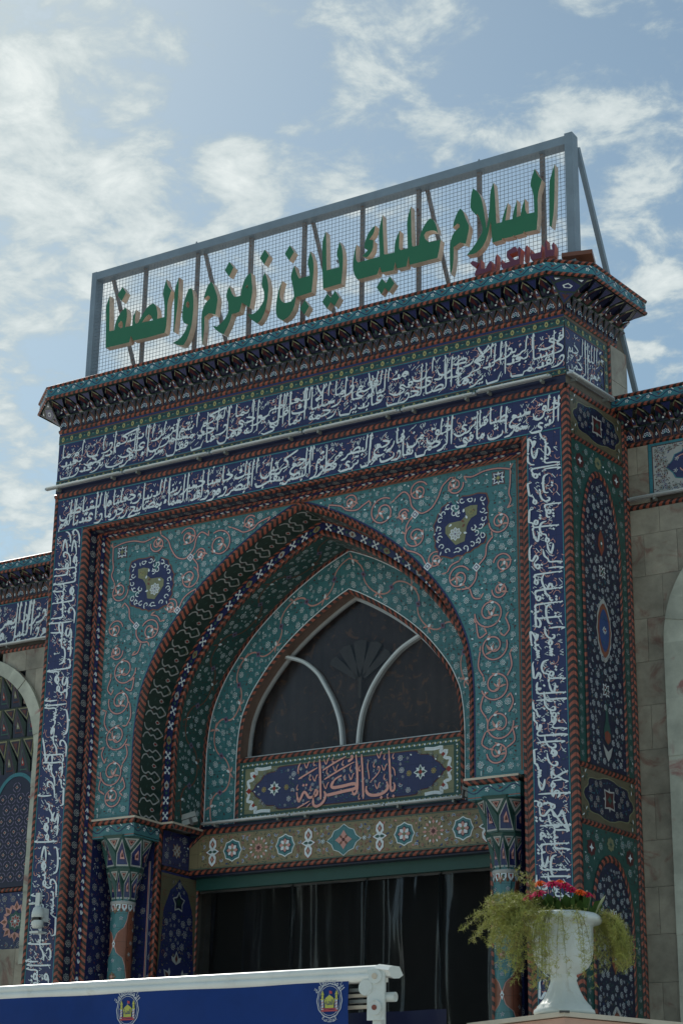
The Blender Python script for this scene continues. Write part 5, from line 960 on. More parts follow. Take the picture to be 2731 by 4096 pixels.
# ---- ledge, niches, jamb panels, columns
def side_jamb(sg):
    X = lambda o: CX + sg * o
    # ledge slab
    ledge = [(-2.62, .21), (-2.02, .21), (-2.02, .69), (-1.86, .69), (-1.86, 1.27)]
    lb = B(); nL = len(ledge)
    pts = [(CX + sg * (-a), d) for a, d in ledge]
    full = pts + [(CX + sg * 2.14, 1.30), (CX + sg * 2.62, .80)]
    for z in (5.500, 5.522): f = tessellate_polygon([[Vector((a, b, 0)) for a, b in full]]); lb.add([(a, b, z) for a, b in full], [tuple(q) for q in f], 'glaze_offwhite')
    for (a, b), (d, e) in zip(full, full[1:] + full[:1]): lb.add([(a, b, 5.5), (d, e, 5.5), (d, e, 5.522), (a, b, 5.522)], [(0, 1, 2, 3)], 'cream_trim')
    lb.obj('ledge', G_)
    for (a, b), (d, e) in zip(pts, pts[1:]):
        o_ = Vector((0, -.012 if abs(d - a) > abs(e - b) else 0, 0)) + Vector((-sg * .012 if abs(d - a) <= abs(e - b) else 0, 0, 0))
        mould('rope_moulding', rope([(a, b + .02, 5.45), (d, e + .02, 5.45)], [(a, b, 5.498), (d, e, 5.498)], o_, pitch=.085), G_)
    # teal entablature under the ledge
    blk = B(); x0, x1 = sorted((X(2.62), X(2.05))); blk.box((x0, .245, 5.31), (x1, .72, 5.455), 'glaze_teal'); blk.box((x0, .243, 5.325), (x1, .7205, 5.332), 'glaze_orange')
    e_ = blk.obj('entablature', G_)
    for F, L in ((plane((x0, .243, 5.35), (1, 0, 0), (0, 0, 1)), x1 - x0), ((plane((X(2.048), .25, 5.35), (0, 1, 0), (0, 0, 1)) if sg < 0 else plane((X(2.048), .72, 5.35), (0, -1, 0), (0, 0, 1))), .46)):
        I = Inlay(F); pat_vinelet(I, L, .10); I.obj('vine_inlay', e_, 'stuff')
    # niche behind the column
    nz = 5.31
    nb = panel('niche_panel', plane((0, .725, 0), (1, 0, 0), (0, 0, 1)), [(x0 + .0, 0), (x1 - .0, 0), (x1, nz), (x0, nz)], 'glaze_navy', G_); I = Inlay(plane((0, .725, 0), (1, 0, 0), (0, 0, 1))); a_ = Avoid()
    for xx in (x0 + .13, x1 - .13): rectF(I, xx - .006, 0, xx + .006, nz - .2, 'glaze_salmon', .002); rectF(I, xx + .012, 0, xx + .02, nz - .2, 'glaze_offwhite', .002)
    floral_fill(I, lambda a, b: x0 + .01 < a < x1 - .01 and 2 < b < nz - .03 and abs(a - x0 - .13) > .02 and abs(a - x1 + .13) > .02, (x0, 2, x1, nz), a_, rng, .042, 500, inn='glaze_navy', cen='glaze_red', nleaf=1800, leafm=('glaze_forest', 'glaze_leaf', 'glaze_maroon', 'glaze_khaki'), fl='glaze_offwhite', budm='glaze_offwhite'); I.obj('flower_inlay', nb, 'stuff')
    ox = X(2.62); nf = (lambda u, v, h: (ox - sg * h, .25 + u, v))
    nb = panel('niche_side', nf, [(0, 0), (.48, 0), (.48, nz), (0, nz)], 'glaze_navy', G_); I = Inlay(nf); floral_fill(I, lambda a, b: .02 < a < .46 and 2 < b < nz, (0, 2, .48, nz), Avoid(), rng, .042, 500, inn='glaze_navy', cen='glaze_red', nleaf=1500, fl='glaze_offwhite'); I.obj('flower_inlay', nb, 'stuff')
    # chevron at jamb corner
    mould('rope_moulding', rope([(X(2.12), .722, 0), (X(2.12), .722, 5.45)], [(X(2.05), .705, 0), (X(2.05), .705, 5.45)], (0, -.012, 0), pitch=.085), G_)
    mould('rope_moulding', rope([(X(2.05), .705, 0), (X(2.05), .705, 5.45)], [(X(2.055), .775, 0), (X(2.055), .775, 5.45)], (-sg * .01, 0, 0), slant=-.55, pitch=.085), G_)
    # jamb panels (facing inwards)
    JX = X(2.05)
    jf = lambda u, v, h: (JX - sg * h, .775 + u, v)
    jb = panel('jamb_panel', jf, [(0, 5.07), (.50, 5.07), (.50, 5.46), (0, 5.46)], 'glaze_navy', G_); I = Inlay(jf); a_ = Avoid(); a_.add(.26, 5.26, .13)
    cross4(I, .26, 5.26, .10, 'glaze_brown', 'glaze_offwhite', 'glaze_brown', .003, pi / 4); cross4(I, .26, 5.26, .085, 'glaze_offwhite', 'glaze_brown', 'glaze_offwhite', .005)
    floral_fill(I, lambda a, b: .02 < a < .48 and 5.09 < b < 5.44, (0, 5.07, .5, 5.46), a_, rng, .045, 300, inn='glaze_navy', cen='glaze_maroon', nleaf=700, fl='glaze_offwhite'); I.obj('flower_inlay', jb, 'stuff')
    mould('rope_moulding', rope([(JX - sg * .004, .78, 5.02), (JX - sg * .004, 1.28, 5.02)], [(JX - sg * .004, .78, 5.065), (JX - sg * .004, 1.28, 5.065)], (-sg * .012, 0, 0), pitch=.085), G_)
    jb = panel('jamb_panel', jf, [(0, 0), (.68, 0), (.68, 5.015), (0, 5.015)], 'glaze_navy', G_); I = Inlay(jf); a_ = Avoid()
    for s_ in (1, -1):
        tess([(.34 + s_ * a, b) for a, b in ((0, 4.99), (.34, 4.99), (.34, 3.9), (.30, 4.2), (.27, 4.6), (.16, 4.82), (.05, 4.9), (0, 4.96))], jf, 'glaze_umber', I, .003)
        for q in range(6): I.ribbon(spiral(.34 + s_ * (.29 - .03 * (q % 2)), 4.93 - q * .16, .04, q, .8, 1, 9), .009, 'glaze_brown', .005)
    for zc_, r in ((4.70, .12), (3.0, .16), (2.2, .15), (1.2, .15)):
        I.p(star(.34, zc_, r, 5, .62, pi / 2), 'glaze_offwhite', .003); I.p(star(.34, zc_, r * .82, 5, .6, pi / 2), 'glaze_dark', .005); I.p(star(.34, zc_, r * .45, 5, .6, pi / 2), 'glaze_forest', .007); a_.add(.34, zc_, r)
    for a, b, r, an in ((.34, 4.02, .15, pi / 2), (.22, 3.86, .14, 2.4), (.46, 3.86, .14, .74), (.24, 3.66, .13, 4.1), (.44, 3.66, .13, 5.3), (.34, 3.50, .13, -pi / 2)):
        palmette(I, a, b, r, an, 'glaze_offwhite', 'glaze_maroon', .003)
    a_.add(.34, 3.8, .27)
    floral_fill(I, lambda a, b: .03 < a < .65 and 1.0 < b < 4.95 and not (b > 3.95 and (a < .06 or a > .62)) and not (b > 4.6 and abs(a - .34) > .14), (0, 1, .68, 5.0), a_, rng, .045, 900, inn='glaze_navy', cen='glaze_maroon', nleaf=3000, fl='glaze_offwhite', leafm=('glaze_forest', 'glaze_leaf', 'glaze_maroon', 'glaze_khaki'), budm='glaze_khaki'); I.obj('flower_inlay', jb, 'stuff')
    mould('rope_moulding', rope([(JX - sg * .004, 1.44, 0), (JX - sg * .004, 1.44, 5.0)], [(JX - sg * .004, 1.485, 0), (JX - sg * .004, 1.485, 5.0)], (-sg * .012, 0, 0), pitch=.085), G_)
def pat_vinelet(I, L, W, m='glaze_navy'):
    n = max(2, int(L / .115)); P_ = L / n
    for i in range(n):
        x = (i + .5) * P_; s_ = 1 if i % 2 else -1
        I.ribbon([(x - P_ / 2 + P_ * q / 8, W / 2 + s_ * W * .32 * sin(pi * q / 8)) for q in range(9)], .009, m, .002)
        if i % 2: flower(I, x, W * .5, W * .26, 5, 0, 'glaze_white', 'glaze_white', 'glaze_brown', .003)
        else: I.p(rot(LEAF, .4, .055, x - .02, W * .42), 'glaze_brown', .003); I.p(rot(LEAF, 2.6, .05, x + .01, W * .62), m, .003)
        I.p(rot(LEAF, 2.4, .045, x + P_ * .4, W * .74), 'glaze_white', .003)
for sg in (-1, 1): side_jamb(sg)
def column(x):
    y = .49; cb = B(); R0 = .125
    cb.lathe((x, y, 0), [(.17, 0, 0), (.17, .12, 0), (.14, .2, 0), (R0, .28, 0)] + [(R0, .3 + i * .45, 0) for i in range(10)] + [(R0, 4.62, 0)], 'glaze_terracotta', 32)
    co = cb.obj('column', G_)
    def F(u, v, h): a = u / R0 + pi; return (x + (R0 + h) * sin(a) * 1.0, y + (R0 + h) * cos(a), v)
    Lc = 2 * pi * R0; I = Inlay(F)
    def sub(poly, m, h):    # ring polygons subdivided across the bend
        f = tessellate_polygon([[Vector((a, b, 0)) for a, b in poly]]); I.mesh2(poly, [tuple(q) for q in f], m, h)
    for k in range(7):
        z0 = 4.55 - k * .72
        for j, dx in enumerate((0, Lc / 2)):
            zz = z0 - (0 if j == 0 else .36)
            half_ = [(0, .34), (.03, .26), (.06, .23), (.10, .20), (.13, .12), (.15, 0), (.13, -.12), (.10, -.20), (.06, -.23), (.03, -.26), (0, -.34)]
            ys = [(a, b) for a, b in half_]
            for i_ in range(len(ys) - 1):        # horizontal slices keep it on the round shaft
                (a, b), (d, e) = ys[i_], ys[i_ + 1]; nn = 6
                for mm, g, hh_ in (('glaze_salmon', .012, .002), ('glaze_teal', 0, .004)):
                    aa, dd = a + g * .8, d + g * .8
                    top_ = [(dx + zz * 0 - aa + 2 * aa * q / nn, zz + b + (g if i_ == 0 else 0)) for q in range(nn + 1)]; bot_ = [(dx - dd + 2 * dd * q / nn, zz + e - (g if i_ == len(ys) - 2 else 0)) for q in range(nn + 1)]
                    I.mesh2(top_ + bot_, [(q, q + 1, nn + 2 + q, nn + 1 + q) for q in range(nn)], mm, hh_)
            cross4(I, dx, zz, .055, 'glaze_brown', 'glaze_olive', 'glaze_salmon', .006)
            for a, b in ((-.08, .08), (.08, .08), (-.07, -.1), (.07, -.1), (0, .17), (0, -.18)): flower(I, dx + a, zz + b, .022, 5, .3, 'glaze_white', 'glaze_navy', 'glaze_maroon', .006)
            I.p([(dx, zz - .42), (dx + .02, zz - .37), (dx, zz - .33), (dx - .02, zz - .37)], 'glaze_white', .006); I.p(disc(dx, zz - .375, .010, 5), 'glaze_brown', .008)
            for a, b in ((Lc / 4, 0), (Lc / 4 - .03, .14), (Lc / 4 + .02, -.12), (Lc / 4 - .02, .26)): flower(I, dx + a, zz + b, .022, 5, 0, 'glaze_white', 'glaze_maroon', 'glaze_yellow', .006); I.p(rot(LEAF, b * 20, .035, dx + a + .025, zz + b - .05), 'glaze_maroon', .005)
    for q in range(12):
        u = q * Lc / 12; w = Lc / 12
        I.p([(u, 4.52), (u + w, 4.52), (u + w, 4.60), (u, 4.60)], 'glaze_brown', .005); I.p([(u + w * .1, 4.60), (u + w * .1, 4.56), (u + w / 2, 4.525), (u + w * .9, 4.56), (u + w * .9, 4.60)], 'glaze_white', .007); I.p([(u + w * .3, 4.59), (u + w / 2, 4.55), (u + w * .7, 4.59)], 'glaze_leaf' if q % 2 else 'glaze_red', .009)
    I.obj('shaft_inlay', co, 'stuff')
    cb = B(); cb.lathe((x, y, 0), [(.13, 4.60, 0), (.14, 4.61, 0), (.14, 4.635, 0), (.12, 4.64, 0)], 'glaze_offwhite', 24)
    cap = cb.obj('capital', G_); fb = B(); rb = B()
    def tier(z0, z1, z2, r0, r1, n, a0):
        pt = lambda k, r, z: Vector((x + r * cos(a0 + 2 * pi * k / n), y + r * sin(a0 + 2 * pi * k / n), z))
        for k in range(n):
            A_, B2 = pt(k, r0, z0), pt(k + 1, r0, z0); M0, M1 = pt(k, r0, z1), pt(k + 1, r0, z1); ap = pt(k + .5, r1 * .985, z2)
            rf = tuple(A_ + B2 - Vector((2 * x, 2 * y, 2 * A_.z))); facet(fb, [A_, B2, M1, ap, M0], 'glaze_leaf', 'glaze_navy', .13, .0015, [('glaze_salmon', .42), ('glaze_maroon', .2)], 'glaze_offwhite', rf)
            facet(fb, [M0, ap, pt(k - .5, r1 * .985, z2)], 'glaze_leaf', 'glaze_offwhite', .26, .0015, [('glaze_leaf', .62), ('glaze_salmon', .45), ('glaze_maroon', .25)], None, tuple(M0 - Vector((x, y, M0.z)) + Vector((0, 0, -.05))))
            for a, b in ((A_, M0), (M0, ap), (M1, ap)): rb.tube([tuple(a), tuple(b)], .008, 'glaze_leaf', 5)
            fb.add([tuple(pt(k - .5, r1 * .985, z2)), tuple(pt(k + .5, r1 * .985, z2)), tuple(pt(k + .5, r1 * 1.04, z2 + .02)), tuple(pt(k - .5, r1 * 1.04, z2 + .02))], [(0, 1, 2, 3)], 'glaze_leaf')
            fb.add([tuple(pt(k - .5, r1 * 1.04, z2 + .02)), tuple(pt(k + .5, r1 * 1.04, z2 + .02)), (x, y, z2 + .021)], [(0, 1, 2)], 'glaze_leaf')
    tier(4.64, 4.83, 4.96, .132, .20, 10, .3); tier(4.985, 5.15, 5.31, .205, .295, 8, .1)
    fb.obj('facet_tiles', cap); rb.obj('rib', cap)
for x in (CX - 2.335, CX + 2.335): column(x)
# ---- side face of the portal (right flank, slightly splayed)
TH = radians(6.29); SD = Vector((sin(TH), cos(TH), 0)); SN = Vector((cos(TH), -sin(TH), 0))
def FS(off=0.0): return lambda u, v, h: (SD.x * u + SN.x * (h + off), SD.y * u + SN.y * (h + off), v)
fs = FS()
c = B(); tess([(0, 0), (1.22, 0), (1.22, 9.4), (0, 9.4)], FS(-.004), 'grout', c); tess([(0, 9.4), (1.25, 9.4), (1.25, 10.5), (0, 10.5)], FS(-.006), 'grout', c); c.obj('flank_core', G_)
def srope(a, b, c_, d, bul=.012, **k): mould('rope_moulding', rope([fs(*a, .003), fs(*b, .003)], [fs(*c_, .003), fs(*d, .003)], SN * bul, **k), G_)
srope((0.062, 0), (0.062, 9.35), (0, 0), (0, 9.35)); srope((0, 9.352), (1.0, 9.352), (0, 9.412), (1.0, 9.412))
srope((1.205, 0), (1.205, 9.45), (1.15, 0), (1.15, 9.45)); srope((1.15, 0), (1.15, 9.45), (1.10, 0), (1.10, 9.45), slant=-.55)
def spanel(name, u0, z0, u1, z1, m, fn=None):
    F = lambda u, v, h: fs(u0 + u, z0 + v, h); p = panel(name, F, [(0, 0), (u1 - u0, 0), (u1 - u0, z1 - z0), (0, z1 - z0)], m, G_)
    if fn: I = Inlay(F); fn(I, u1 - u0, z1 - z0); I.obj('tile_inlay', p, 'stuff')
    return p
def pat_cartouche(I, L, H):
    pts = []
    for k in range(40):
        a = 2 * pi * k / 40; r = 1 + .07 * cos(8 * a); pts.append((L / 2 + L * .43 * r * (abs(cos(a)) ** .8) * (1 if cos(a) > 0 else -1), H / 2 + H * .40 * r * (abs(sin(a)) ** .8) * (1 if sin(a) > 0 else -1)))
    tess([(L / 2 + (a - L / 2) * 1.04, H / 2 + (b - H / 2) * 1.05) for a, b in pts], I.F, 'glaze_olive', I, .002); tess(pts, I.F, 'glaze_dark', I, .004)
    I.p(star(L / 2, H / 2, .135, 4, .62, pi / 4), 'glaze_offwhite', .007); I.p(star(L / 2, H / 2, .112, 4, .6, pi / 4), 'glaze_maroon', .009); I.p(star(L / 2, H / 2, .12, 4, .45, 0), 'glaze_offwhite', .006); I.p(star(L / 2, H / 2, .05, 4, .5, 0), 'glaze_leaf', .011)
    a_ = Avoid(); a_.add(L / 2, H / 2, .15)
    t_ = lambda a, b: ((a - L / 2) / (L * .42)) ** 2 + ((b - H / 2) / (H * .40)) ** 2 < .95
    for x, z in scatter(t_, (0, 0, L, H), .032, 700, a_, rng, 1.15): flower(I, x, z, .034, 7, x * 9, 'glaze_offwhite', 'glaze_dark', 'glaze_red', .007)
    for x, z in scatter(t_, (0, 0, L, H), .012, 1200, a_, rng, 1): I.p(rot(LEAF, rng.uniform(0, 6.3), .035, x, z), rng.choice(('glaze_cyan', 'glaze_leaf', 'glaze_blue')), .006)
    for cx_, cz_ in ((.06, .06), (L - .06, .06), (.06, H - .06), (L - .06, H - .06)):
        for q in range(7): I.p(rot(LEAF, q * .9 + cx_, .05, cx_ + .02 * cos(q), cz_ + .02 * sin(q)), ('glaze_leaf', 'glaze_white', 'glaze_forest')[q % 3], .003)
spanel('cartouche_panel', .075, 8.90, 1.09, 9.345, 'glaze_umber', pat_cartouche)
srope((.062, 8.84), (1.10, 8.84), (.062, 8.89), (1.10, 8.89))
def arch_pts(cx_, hw, zs, za, n=16):      # small pointed arch: springing zs, apex za
    o = []
    for i in range(n + 1):
        t = i / n; o.append((cx_ - hw * (cos(t * pi / 2) ** .92) * (1 - .05 * t), zs + (za - zs) * sin(t * pi / 2) ** 1.12 * (1.0)))
    o[-1] = (cx_, za); return o + [(2 * cx_ - a, b) for a, b in o[::-1][1:]]
def flank_bay(z0, z1, zs, za, meds):
    cx_, hw = .585, .39
    def fn(I, L, H):
        a_ = Avoid()
        for du, zz, rr, mm in ((-.36, z1 - .20, .085, 'glaze_maroon'), (.36, z1 - .20, .085, 'glaze_maroon'), (0, z1 - .12, .07, 'glaze_olive')):
            if zz < za + .02 and du == 0: continue
            I.p(star(cx_ - .075 + du, zz - z0, rr, 8, .8), mm, .003); I.p(star(cx_ - .075 + du, zz - z0, rr * .5, 4, .4), 'glaze_white' if mm != 'glaze_olive' else 'glaze_leaf', .005); a_.add(cx_ - .075 + du, zz - z0, rr)
        ap = arch_pts(cx_ - .075, hw + .06, zs - z0, za - z0 + .07)
        def tst(a, b):
            if not (.01 < a < L - .01 and .01 < b < H - .01): return False
            if b < zs - z0: return abs(a - cx_ + .075) > hw + .06
            q = [p for p in ap[:17]]; return abs(a - cx_ + .075) > (cx_ - .075 - AC_u([(x, z) for x, z in q], b)) if b < za - z0 + .07 else True
        floral_fill(I, tst, (0, 0, L, H), a_, rng, .040, 1500, nleaf=2500, cen='glaze_maroon', fl='glaze_offwhite', leafm=('glaze_maroon', 'glaze_forest', 'glaze_white'))
        for xx in (.045, L - .045):
            n = int((zs - z0) / .11)
            for i in range(n): flower(I, xx, .08 + i * .11, .030, 5, i, 'glaze_offwhite', 'glaze_teal', 'glaze_maroon')
    spanel('bay_surround', .075, z0, 1.09, z1, 'glaze_green', fn)
    ap = [(cx_ - hw, z0)] + arch_pts(cx_, hw, zs, za) + [(cx_ + hw, z0)]; ap2 = [(cx_ - hw + .045, z0)] + arch_pts(cx_, hw - .045, zs, za - .07) + [(cx_ + hw - .045, z0)]
    F6 = FS(.006); bb_ = B(); tess(ap2, F6, 'glaze_dark', bb_); p = bb_.obj('bay_panel', G_)
    mould('arch_rope', rope([F6(a, b, .002) for a, b in ap], [F6(a, b, .002) for a, b in ap2], SN * .012, pitch=.08), G_)
    I = Inlay(F6); a_ = Avoid()
    for zz, kind in meds:
        if kind == 'big':
            lens = lambda w, hh_, jag: [(cx_ + w * (abs(sin(q * pi / 14)) ** 1.25) * (1 if sin(q * pi / 14) > 0 else -1) * (1 + jag * (q % 2)), zz + hh_ * cos(q * pi / 14)) for q in range(28)]; tess(lens(.135, .33, .10), F6, 'glaze_offwhite', I, .003); tess(lens(.120, .28, .08), F6, 'glaze_terracotta', I, .005); tess(lens(.095, .22, .0), F6, 'glaze_blue', I, .007)
            cross4(I, cx_, zz, .045, 'glaze_white', 'glaze_maroon', 'glaze_red', .009); a_.add(cx_, zz, .17); a_.add(cx_, zz + .15, .1); a_.add(cx_, zz - .15, .1)
            for q in range(6): flower(I, cx_ + .05 * cos(q), zz + (.12 if q % 2 else -.12) + .02 * sin(q * 3), .018, 5, 0, 'glaze_cyan', 'glaze_blue', 'glaze_red', .009)
        elif kind == 'drop': I.p([(cx_, zz + .15), (cx_ + .05, zz + .06), (cx_ + .06, zz - .04), (cx_, zz - .14), (cx_ - .06, zz - .04), (cx_ - .05, zz + .06)], 'glaze_orange_dull', .003); I.p([(cx_, zz + .06), (cx_ + .025, zz), (cx_, zz - .06), (cx_ - .025, zz)], 'glaze_leaf', .005); I.p(disc(cx_, zz, .016, 6), 'glaze_white', .007); a_.add(cx_, zz, .11)
        elif kind == 'vase': I.p([(cx_ - .02, zz + .22), (cx_ + .02, zz + .22), (cx_ + .025, zz + .05), (cx_ + .07, zz - .06), (cx_ + .06, zz - .15), (cx_, zz - .20), (cx_ - .06, zz - .15), (cx_ - .07, zz - .06), (cx_ - .025, zz + .05)], 'glaze_green', .003); I.p([(cx_ + .055, zz - .08), (cx_ + .05, zz - .15), (cx_, zz - .19), (cx_ - .05, zz - .15), (cx_ - .055, zz - .08), (cx_, zz - .05)], 'glaze_orange_dull', .005); I.p([(cx_ - .09, zz - .2), (cx_, zz - .26), (cx_ + .09, zz - .2), (cx_ + .05, zz - .30), (cx_, zz - .36), (cx_ - .05, zz - .30)], 'glaze_offwhite', .003); a_.add(cx_, zz, .12); a_.add(cx_, zz - .25, .1)
        else: cross4(I, cx_, zz, .085, 'glaze_white', 'glaze_maroon', 'glaze_leaf', .003, pi / 4); cross4(I, cx_, zz, .06, 'glaze_maroon', 'glaze_white', 'glaze_leaf', .006); a_.add(cx_, zz, .09)
    q_ = arch_pts(cx_, hw - .05, zs, za - .08)[:17]
    def tst(a, b): return z0 + .02 < b < za - .12 and abs(a - cx_) < (hw - .06 if b < zs else cx_ - AC_u(q_, b))
    floral_fill(I, tst, (cx_ - hw, z0, cx_ + hw, za), a_, rng, .034, 4000, inn='glaze_dark', cen='glaze_maroon', nleaf=7000, fl='glaze_white', leafm=('glaze_leaf', 'glaze_blue', 'glaze_khaki', 'glaze_maroon', 'glaze_cyan'), budm='glaze_cyan', leaf=.036)
    I.obj('flower_inlay', p, 'stuff')
flank_bay(5.545, 8.835, 7.75, 8.62, ((7.85, 'drop'), (7.55, 'cross'), (6.94, 'big'), (6.33, 'cross'), (5.98, 'vase')))
srope((.062, 5.49), (1.10, 5.49), (.062, 5.54), (1.10, 5.54)); spanel('cartouche_panel', .075, 5.01, 1.09, 5.485, 'glaze_umber', pat_cartouche); srope((.062, 4.95), (1.10, 4.95), (.062, 5.0), (1.10, 5.0))
flank_bay(0.6, 4.945, 4.15, 4.72, ((4.15, 'cross'), (3.75, 'drop'), (3.0, 'big'), (2.2, 'cross')))
# upper flank: basmala
fu = lambda u, v, h: fs(.01 + u, 9.57 + v, h)
p = panel('basmala_panel', fu, [(0, 0), (.86, 0), (.86, .475), (0, .475)], 'glaze_navy', G_, label='navy panel with white lettering on the right flank'); I = Inlay(fu); callig_field(I, .66, .475, rng, 1.0); callig(I, 'بسم الله الرحمن الرحيم', .64, .46, tiers=2, rng=rng)
for q in range(26): I.p(rot(LEAF, rng.uniform(0, 6.3), .07, .66 + rng.uniform(0, .08), rng.uniform(.03, .44)), rng.choice(('glaze_khaki', 'glaze_white', 'glaze_forest')), .003)
I.obj('lettering', p, 'stuff')
dotted(lambda u, v, h: fs(.01 + u, 10.045 + v, h), .86, .105, G_); dotted(lambda u, v, h: fs(.01 + u, 9.50 + v, h), .86, .07, G_); dotted(lambda u, v, h: fs(.86 - v, 9.58 + u, h + .004), .46, .085, G_)
srope((.872, 9.50), (.872, 10.18), (.915, 9.50), (.915, 10.18)); srope((0, 10.18), (1.05, 10.18), (0, 10.225), (1.05, 10.225))
mslab = B(); mslab.box((0, 0, 0), (1, 1, 1), 'marble'); MSL = mslab.mesh('marble_slab')
def slab(parent, O, Xd, Zd, Nd, w, h, t, name='marble_slab', me=None):
    M = Matrix(((Xd.x * w, Nd.x * t, Zd.x * h, O.x), (Xd.y * w, Nd.y * t, Zd.y * h, O.y), (Xd.z * w, Nd.z * t, Zd.z * h, O.z), (0, 0, 0, 1)))
    return inst(name, me or MSL, parent, M)
for z_, h_ in ((9.43, .34), (9.775, .40)):
    slab(G_, Vector(fs(.92, z_, 0)), SD, Vector((0, 0, 1)), SN, .33, h_, .012)
# ---- cornice of stalactite cells
def cell_mesh():
    b = B(); p = .2; H = .285
    V = lambda u, d, z: (u, -d, z)
    b.poly([V(-.005, -.002, 0), V(p + .005, -.002, 0), V(p + .005, -.002, H), V(-.005, -.002, H)], 'glaze_dark'); b.poly([V(-.005, .0, H + .001), V(p + .005, .0, H + .001), V(p + .005, .27, H + .001), V(-.005, .27, H + .001)], 'glaze_dark')
    def f(pts, out='glaze_brown', fill='glaze_dark', ins=.16, mot=None): facet(b, [V(*q) for q in pts], out, fill, ins, .0012, mot)
    def motif(u, z, s, d, big):
        if big:
            for k in range(5):
                a = pi / 2 + (k - 2) * .75; b.poly([V(u + q[0], d + .004 + k * .0003, z + q[1]) for q in rot(PETAL, a, s, 0, 0)], 'glaze_white'); b.poly([V(u + q[0], d + .007, z + q[1]) for q in rot(PIN, a, s, 0, 0)], 'glaze_navy')
            b.poly([V(u + q[0], d + .009, z + q[1]) for q in rot([(-.25, 0), (0, .3), (.35, 0), (0, -.3)], pi / 2, s * .9)], 'glaze_cyan')
        else: b.poly([V(u + q[0], d + .004, z + q[1]) for q in rot([(-.5, 0), (-.1, .34), (.9, 0), (-.1, -.34)], pi / 2, s)], 'glaze_white'); b.poly([V(u + q[0], d + .006, z + q[1]) for q in rot([(-.3, 0), (-.05, .2), (.2, 0), (-.05, -.2)], pi / 2, s)], 'glaze_leaf')
    f([(.004, .004, 0), (.126, .004, 0), (.126, .008, .075), (.065, .035, .15), (.004, .008, .075)]); motif(.065, .045, .048, .018, True)
    f([(.136, .004, 0), (.194, .004, 0), (.194, .008, .075), (.165, .035, .135), (.136, .008, .075)]); motif(.165, .05, .034, .016, False)
    for (l, m_, r) in ((.065, .131, .165), (.165, .199, .265)):
        f([(m_, .012, .075), (r, .062, .155), (l, .062, .155)][::1], 'glaze_forest', 'glaze_dark', .22); cx_ = (l + m_ + r) / 3; b.poly([V(cx_ + q[0], .055, .13 + q[1]) for q in rot(PETAL, pi / 2 + .4, .022, 0, 0)], 'glaze_white')
    # soffit of the first tier
    b.poly([V(0, .03, .152), V(p, .03, .152), V(p, .075, .158), V(0, .075, .158)], 'glaze_forest')
    # rib and its foot
    u0 = .165
    f([(u0 - .024, .085, .160), (u0 + .024, .085, .160), (u0 + .020, .150, .215), (u0, .155, .228), (u0 - .020, .150, .215)], 'glaze_terracotta', 'glaze_navy', .25); b.poly([V(u0 - .006, .127, .185), V(u0 + .006, .127, .185), V(u0 + .004, .15, .205), V(u0 - .004, .15, .205)], 'glaze_white')
    b.poly([V(u0 - .03, .06, .155), V(u0 + .03, .06, .155), V(u0 + .02, .087, .160), V(u0 - .02, .087, .160)], 'glaze_offwhite')
    for s_ in (1, -1): b.poly([V(u0 + s_ * .020, .085, .160), V(u0 + s_ * .016, .150, .215), V(u0 + s_ * .034, .04, .20), V(u0 + s_ * .034, .03, .165)], 'glaze_forest')
    # fan
    fan = [(u0, .150, .218), (u0 + .060, .268, H - .002), (u0 - .060, .268, H - .002)]; f(fan, 'glaze_forest', 'glaze_navy', .12)
    for du, m2 in ((-.024, 0), (0, 0), (.024, 0)): b.poly([V(u0 + du + a, .242 + c_, .2715 + e) for a, c_, e in ((-.010, .004, .001), (0, -.020, -.014), (.010, .004, .001), (0, .018, .006))], 'glaze_white')
    # niche: concave back with leaning sides
    n0 = [(.0, .05, .160), (.130, .05, .160), (.138, .11, .215), (.112, .20, .255), (.065, .262, H), (.018, .20, .255), (-.008, .11, .215)]
    cc_ = (.065, .055, .225)
    for i in range(7):
        a, c_ = n0[i], n0[(i + 1) % 7]; b.poly([V(*a), V(*c_), V(*cc_)], ('glaze_dark', 'glaze_maroon', 'glaze_dark')[i % 3])
    b.poly([V(.065 + q[0], .075, .20 + q[1]) for q in disc(0, 0, .013, 6)], 'glaze_white'); b.poly([V(.095 + q[0], .105, .215 + q[1]) for q in rot([(-.5, 0), (0, .4), (.8, 0), (0, -.4)], pi / 2, .03)], 'glaze_white'); b.poly([V(.095 + q[0], .108, .215 + q[1]) for q in disc(0, 0, .008, 5)], 'glaze_red')
    b.poly([V(.03, .09, .19), V(.05, .10, .215), V(.04, .13, .235), V(.025, .11, .21)], 'glaze_leaf')
    for i in (2, 3, 4, 5):
        a, c_ = n0[i], n0[(i + 1) % 7]; b.poly([V(*a), V(*c_), V(c_[0] * .9 + .065 * .1, c_[1] - .008, c_[2] - .012), V(a[0] * .9 + .065 * .1, a[1] - .008, a[2] - .012)], 'glaze_olive' if i in (3, 4) else 'glaze_forest')
    return b.mesh('stalactite_cell')
CELL = cell_mesh()
def cells(parent, O, T, Nn, n, pitch=.2, ds=1.0):
    for i in range(n):
        o_ = Vector(O) + Vector(T) * (i * pitch); s_ = pitch / .2
        M = Matrix(((T[0] * s_, -Nn[0] * ds, 0, o_.x), (T[1] * s_, -Nn[1] * ds, 0, o_.y), (0, 0, 1, o_.z), (0, 0, 0, 1))); inst('stalactite_cell', CELL, parent, M)
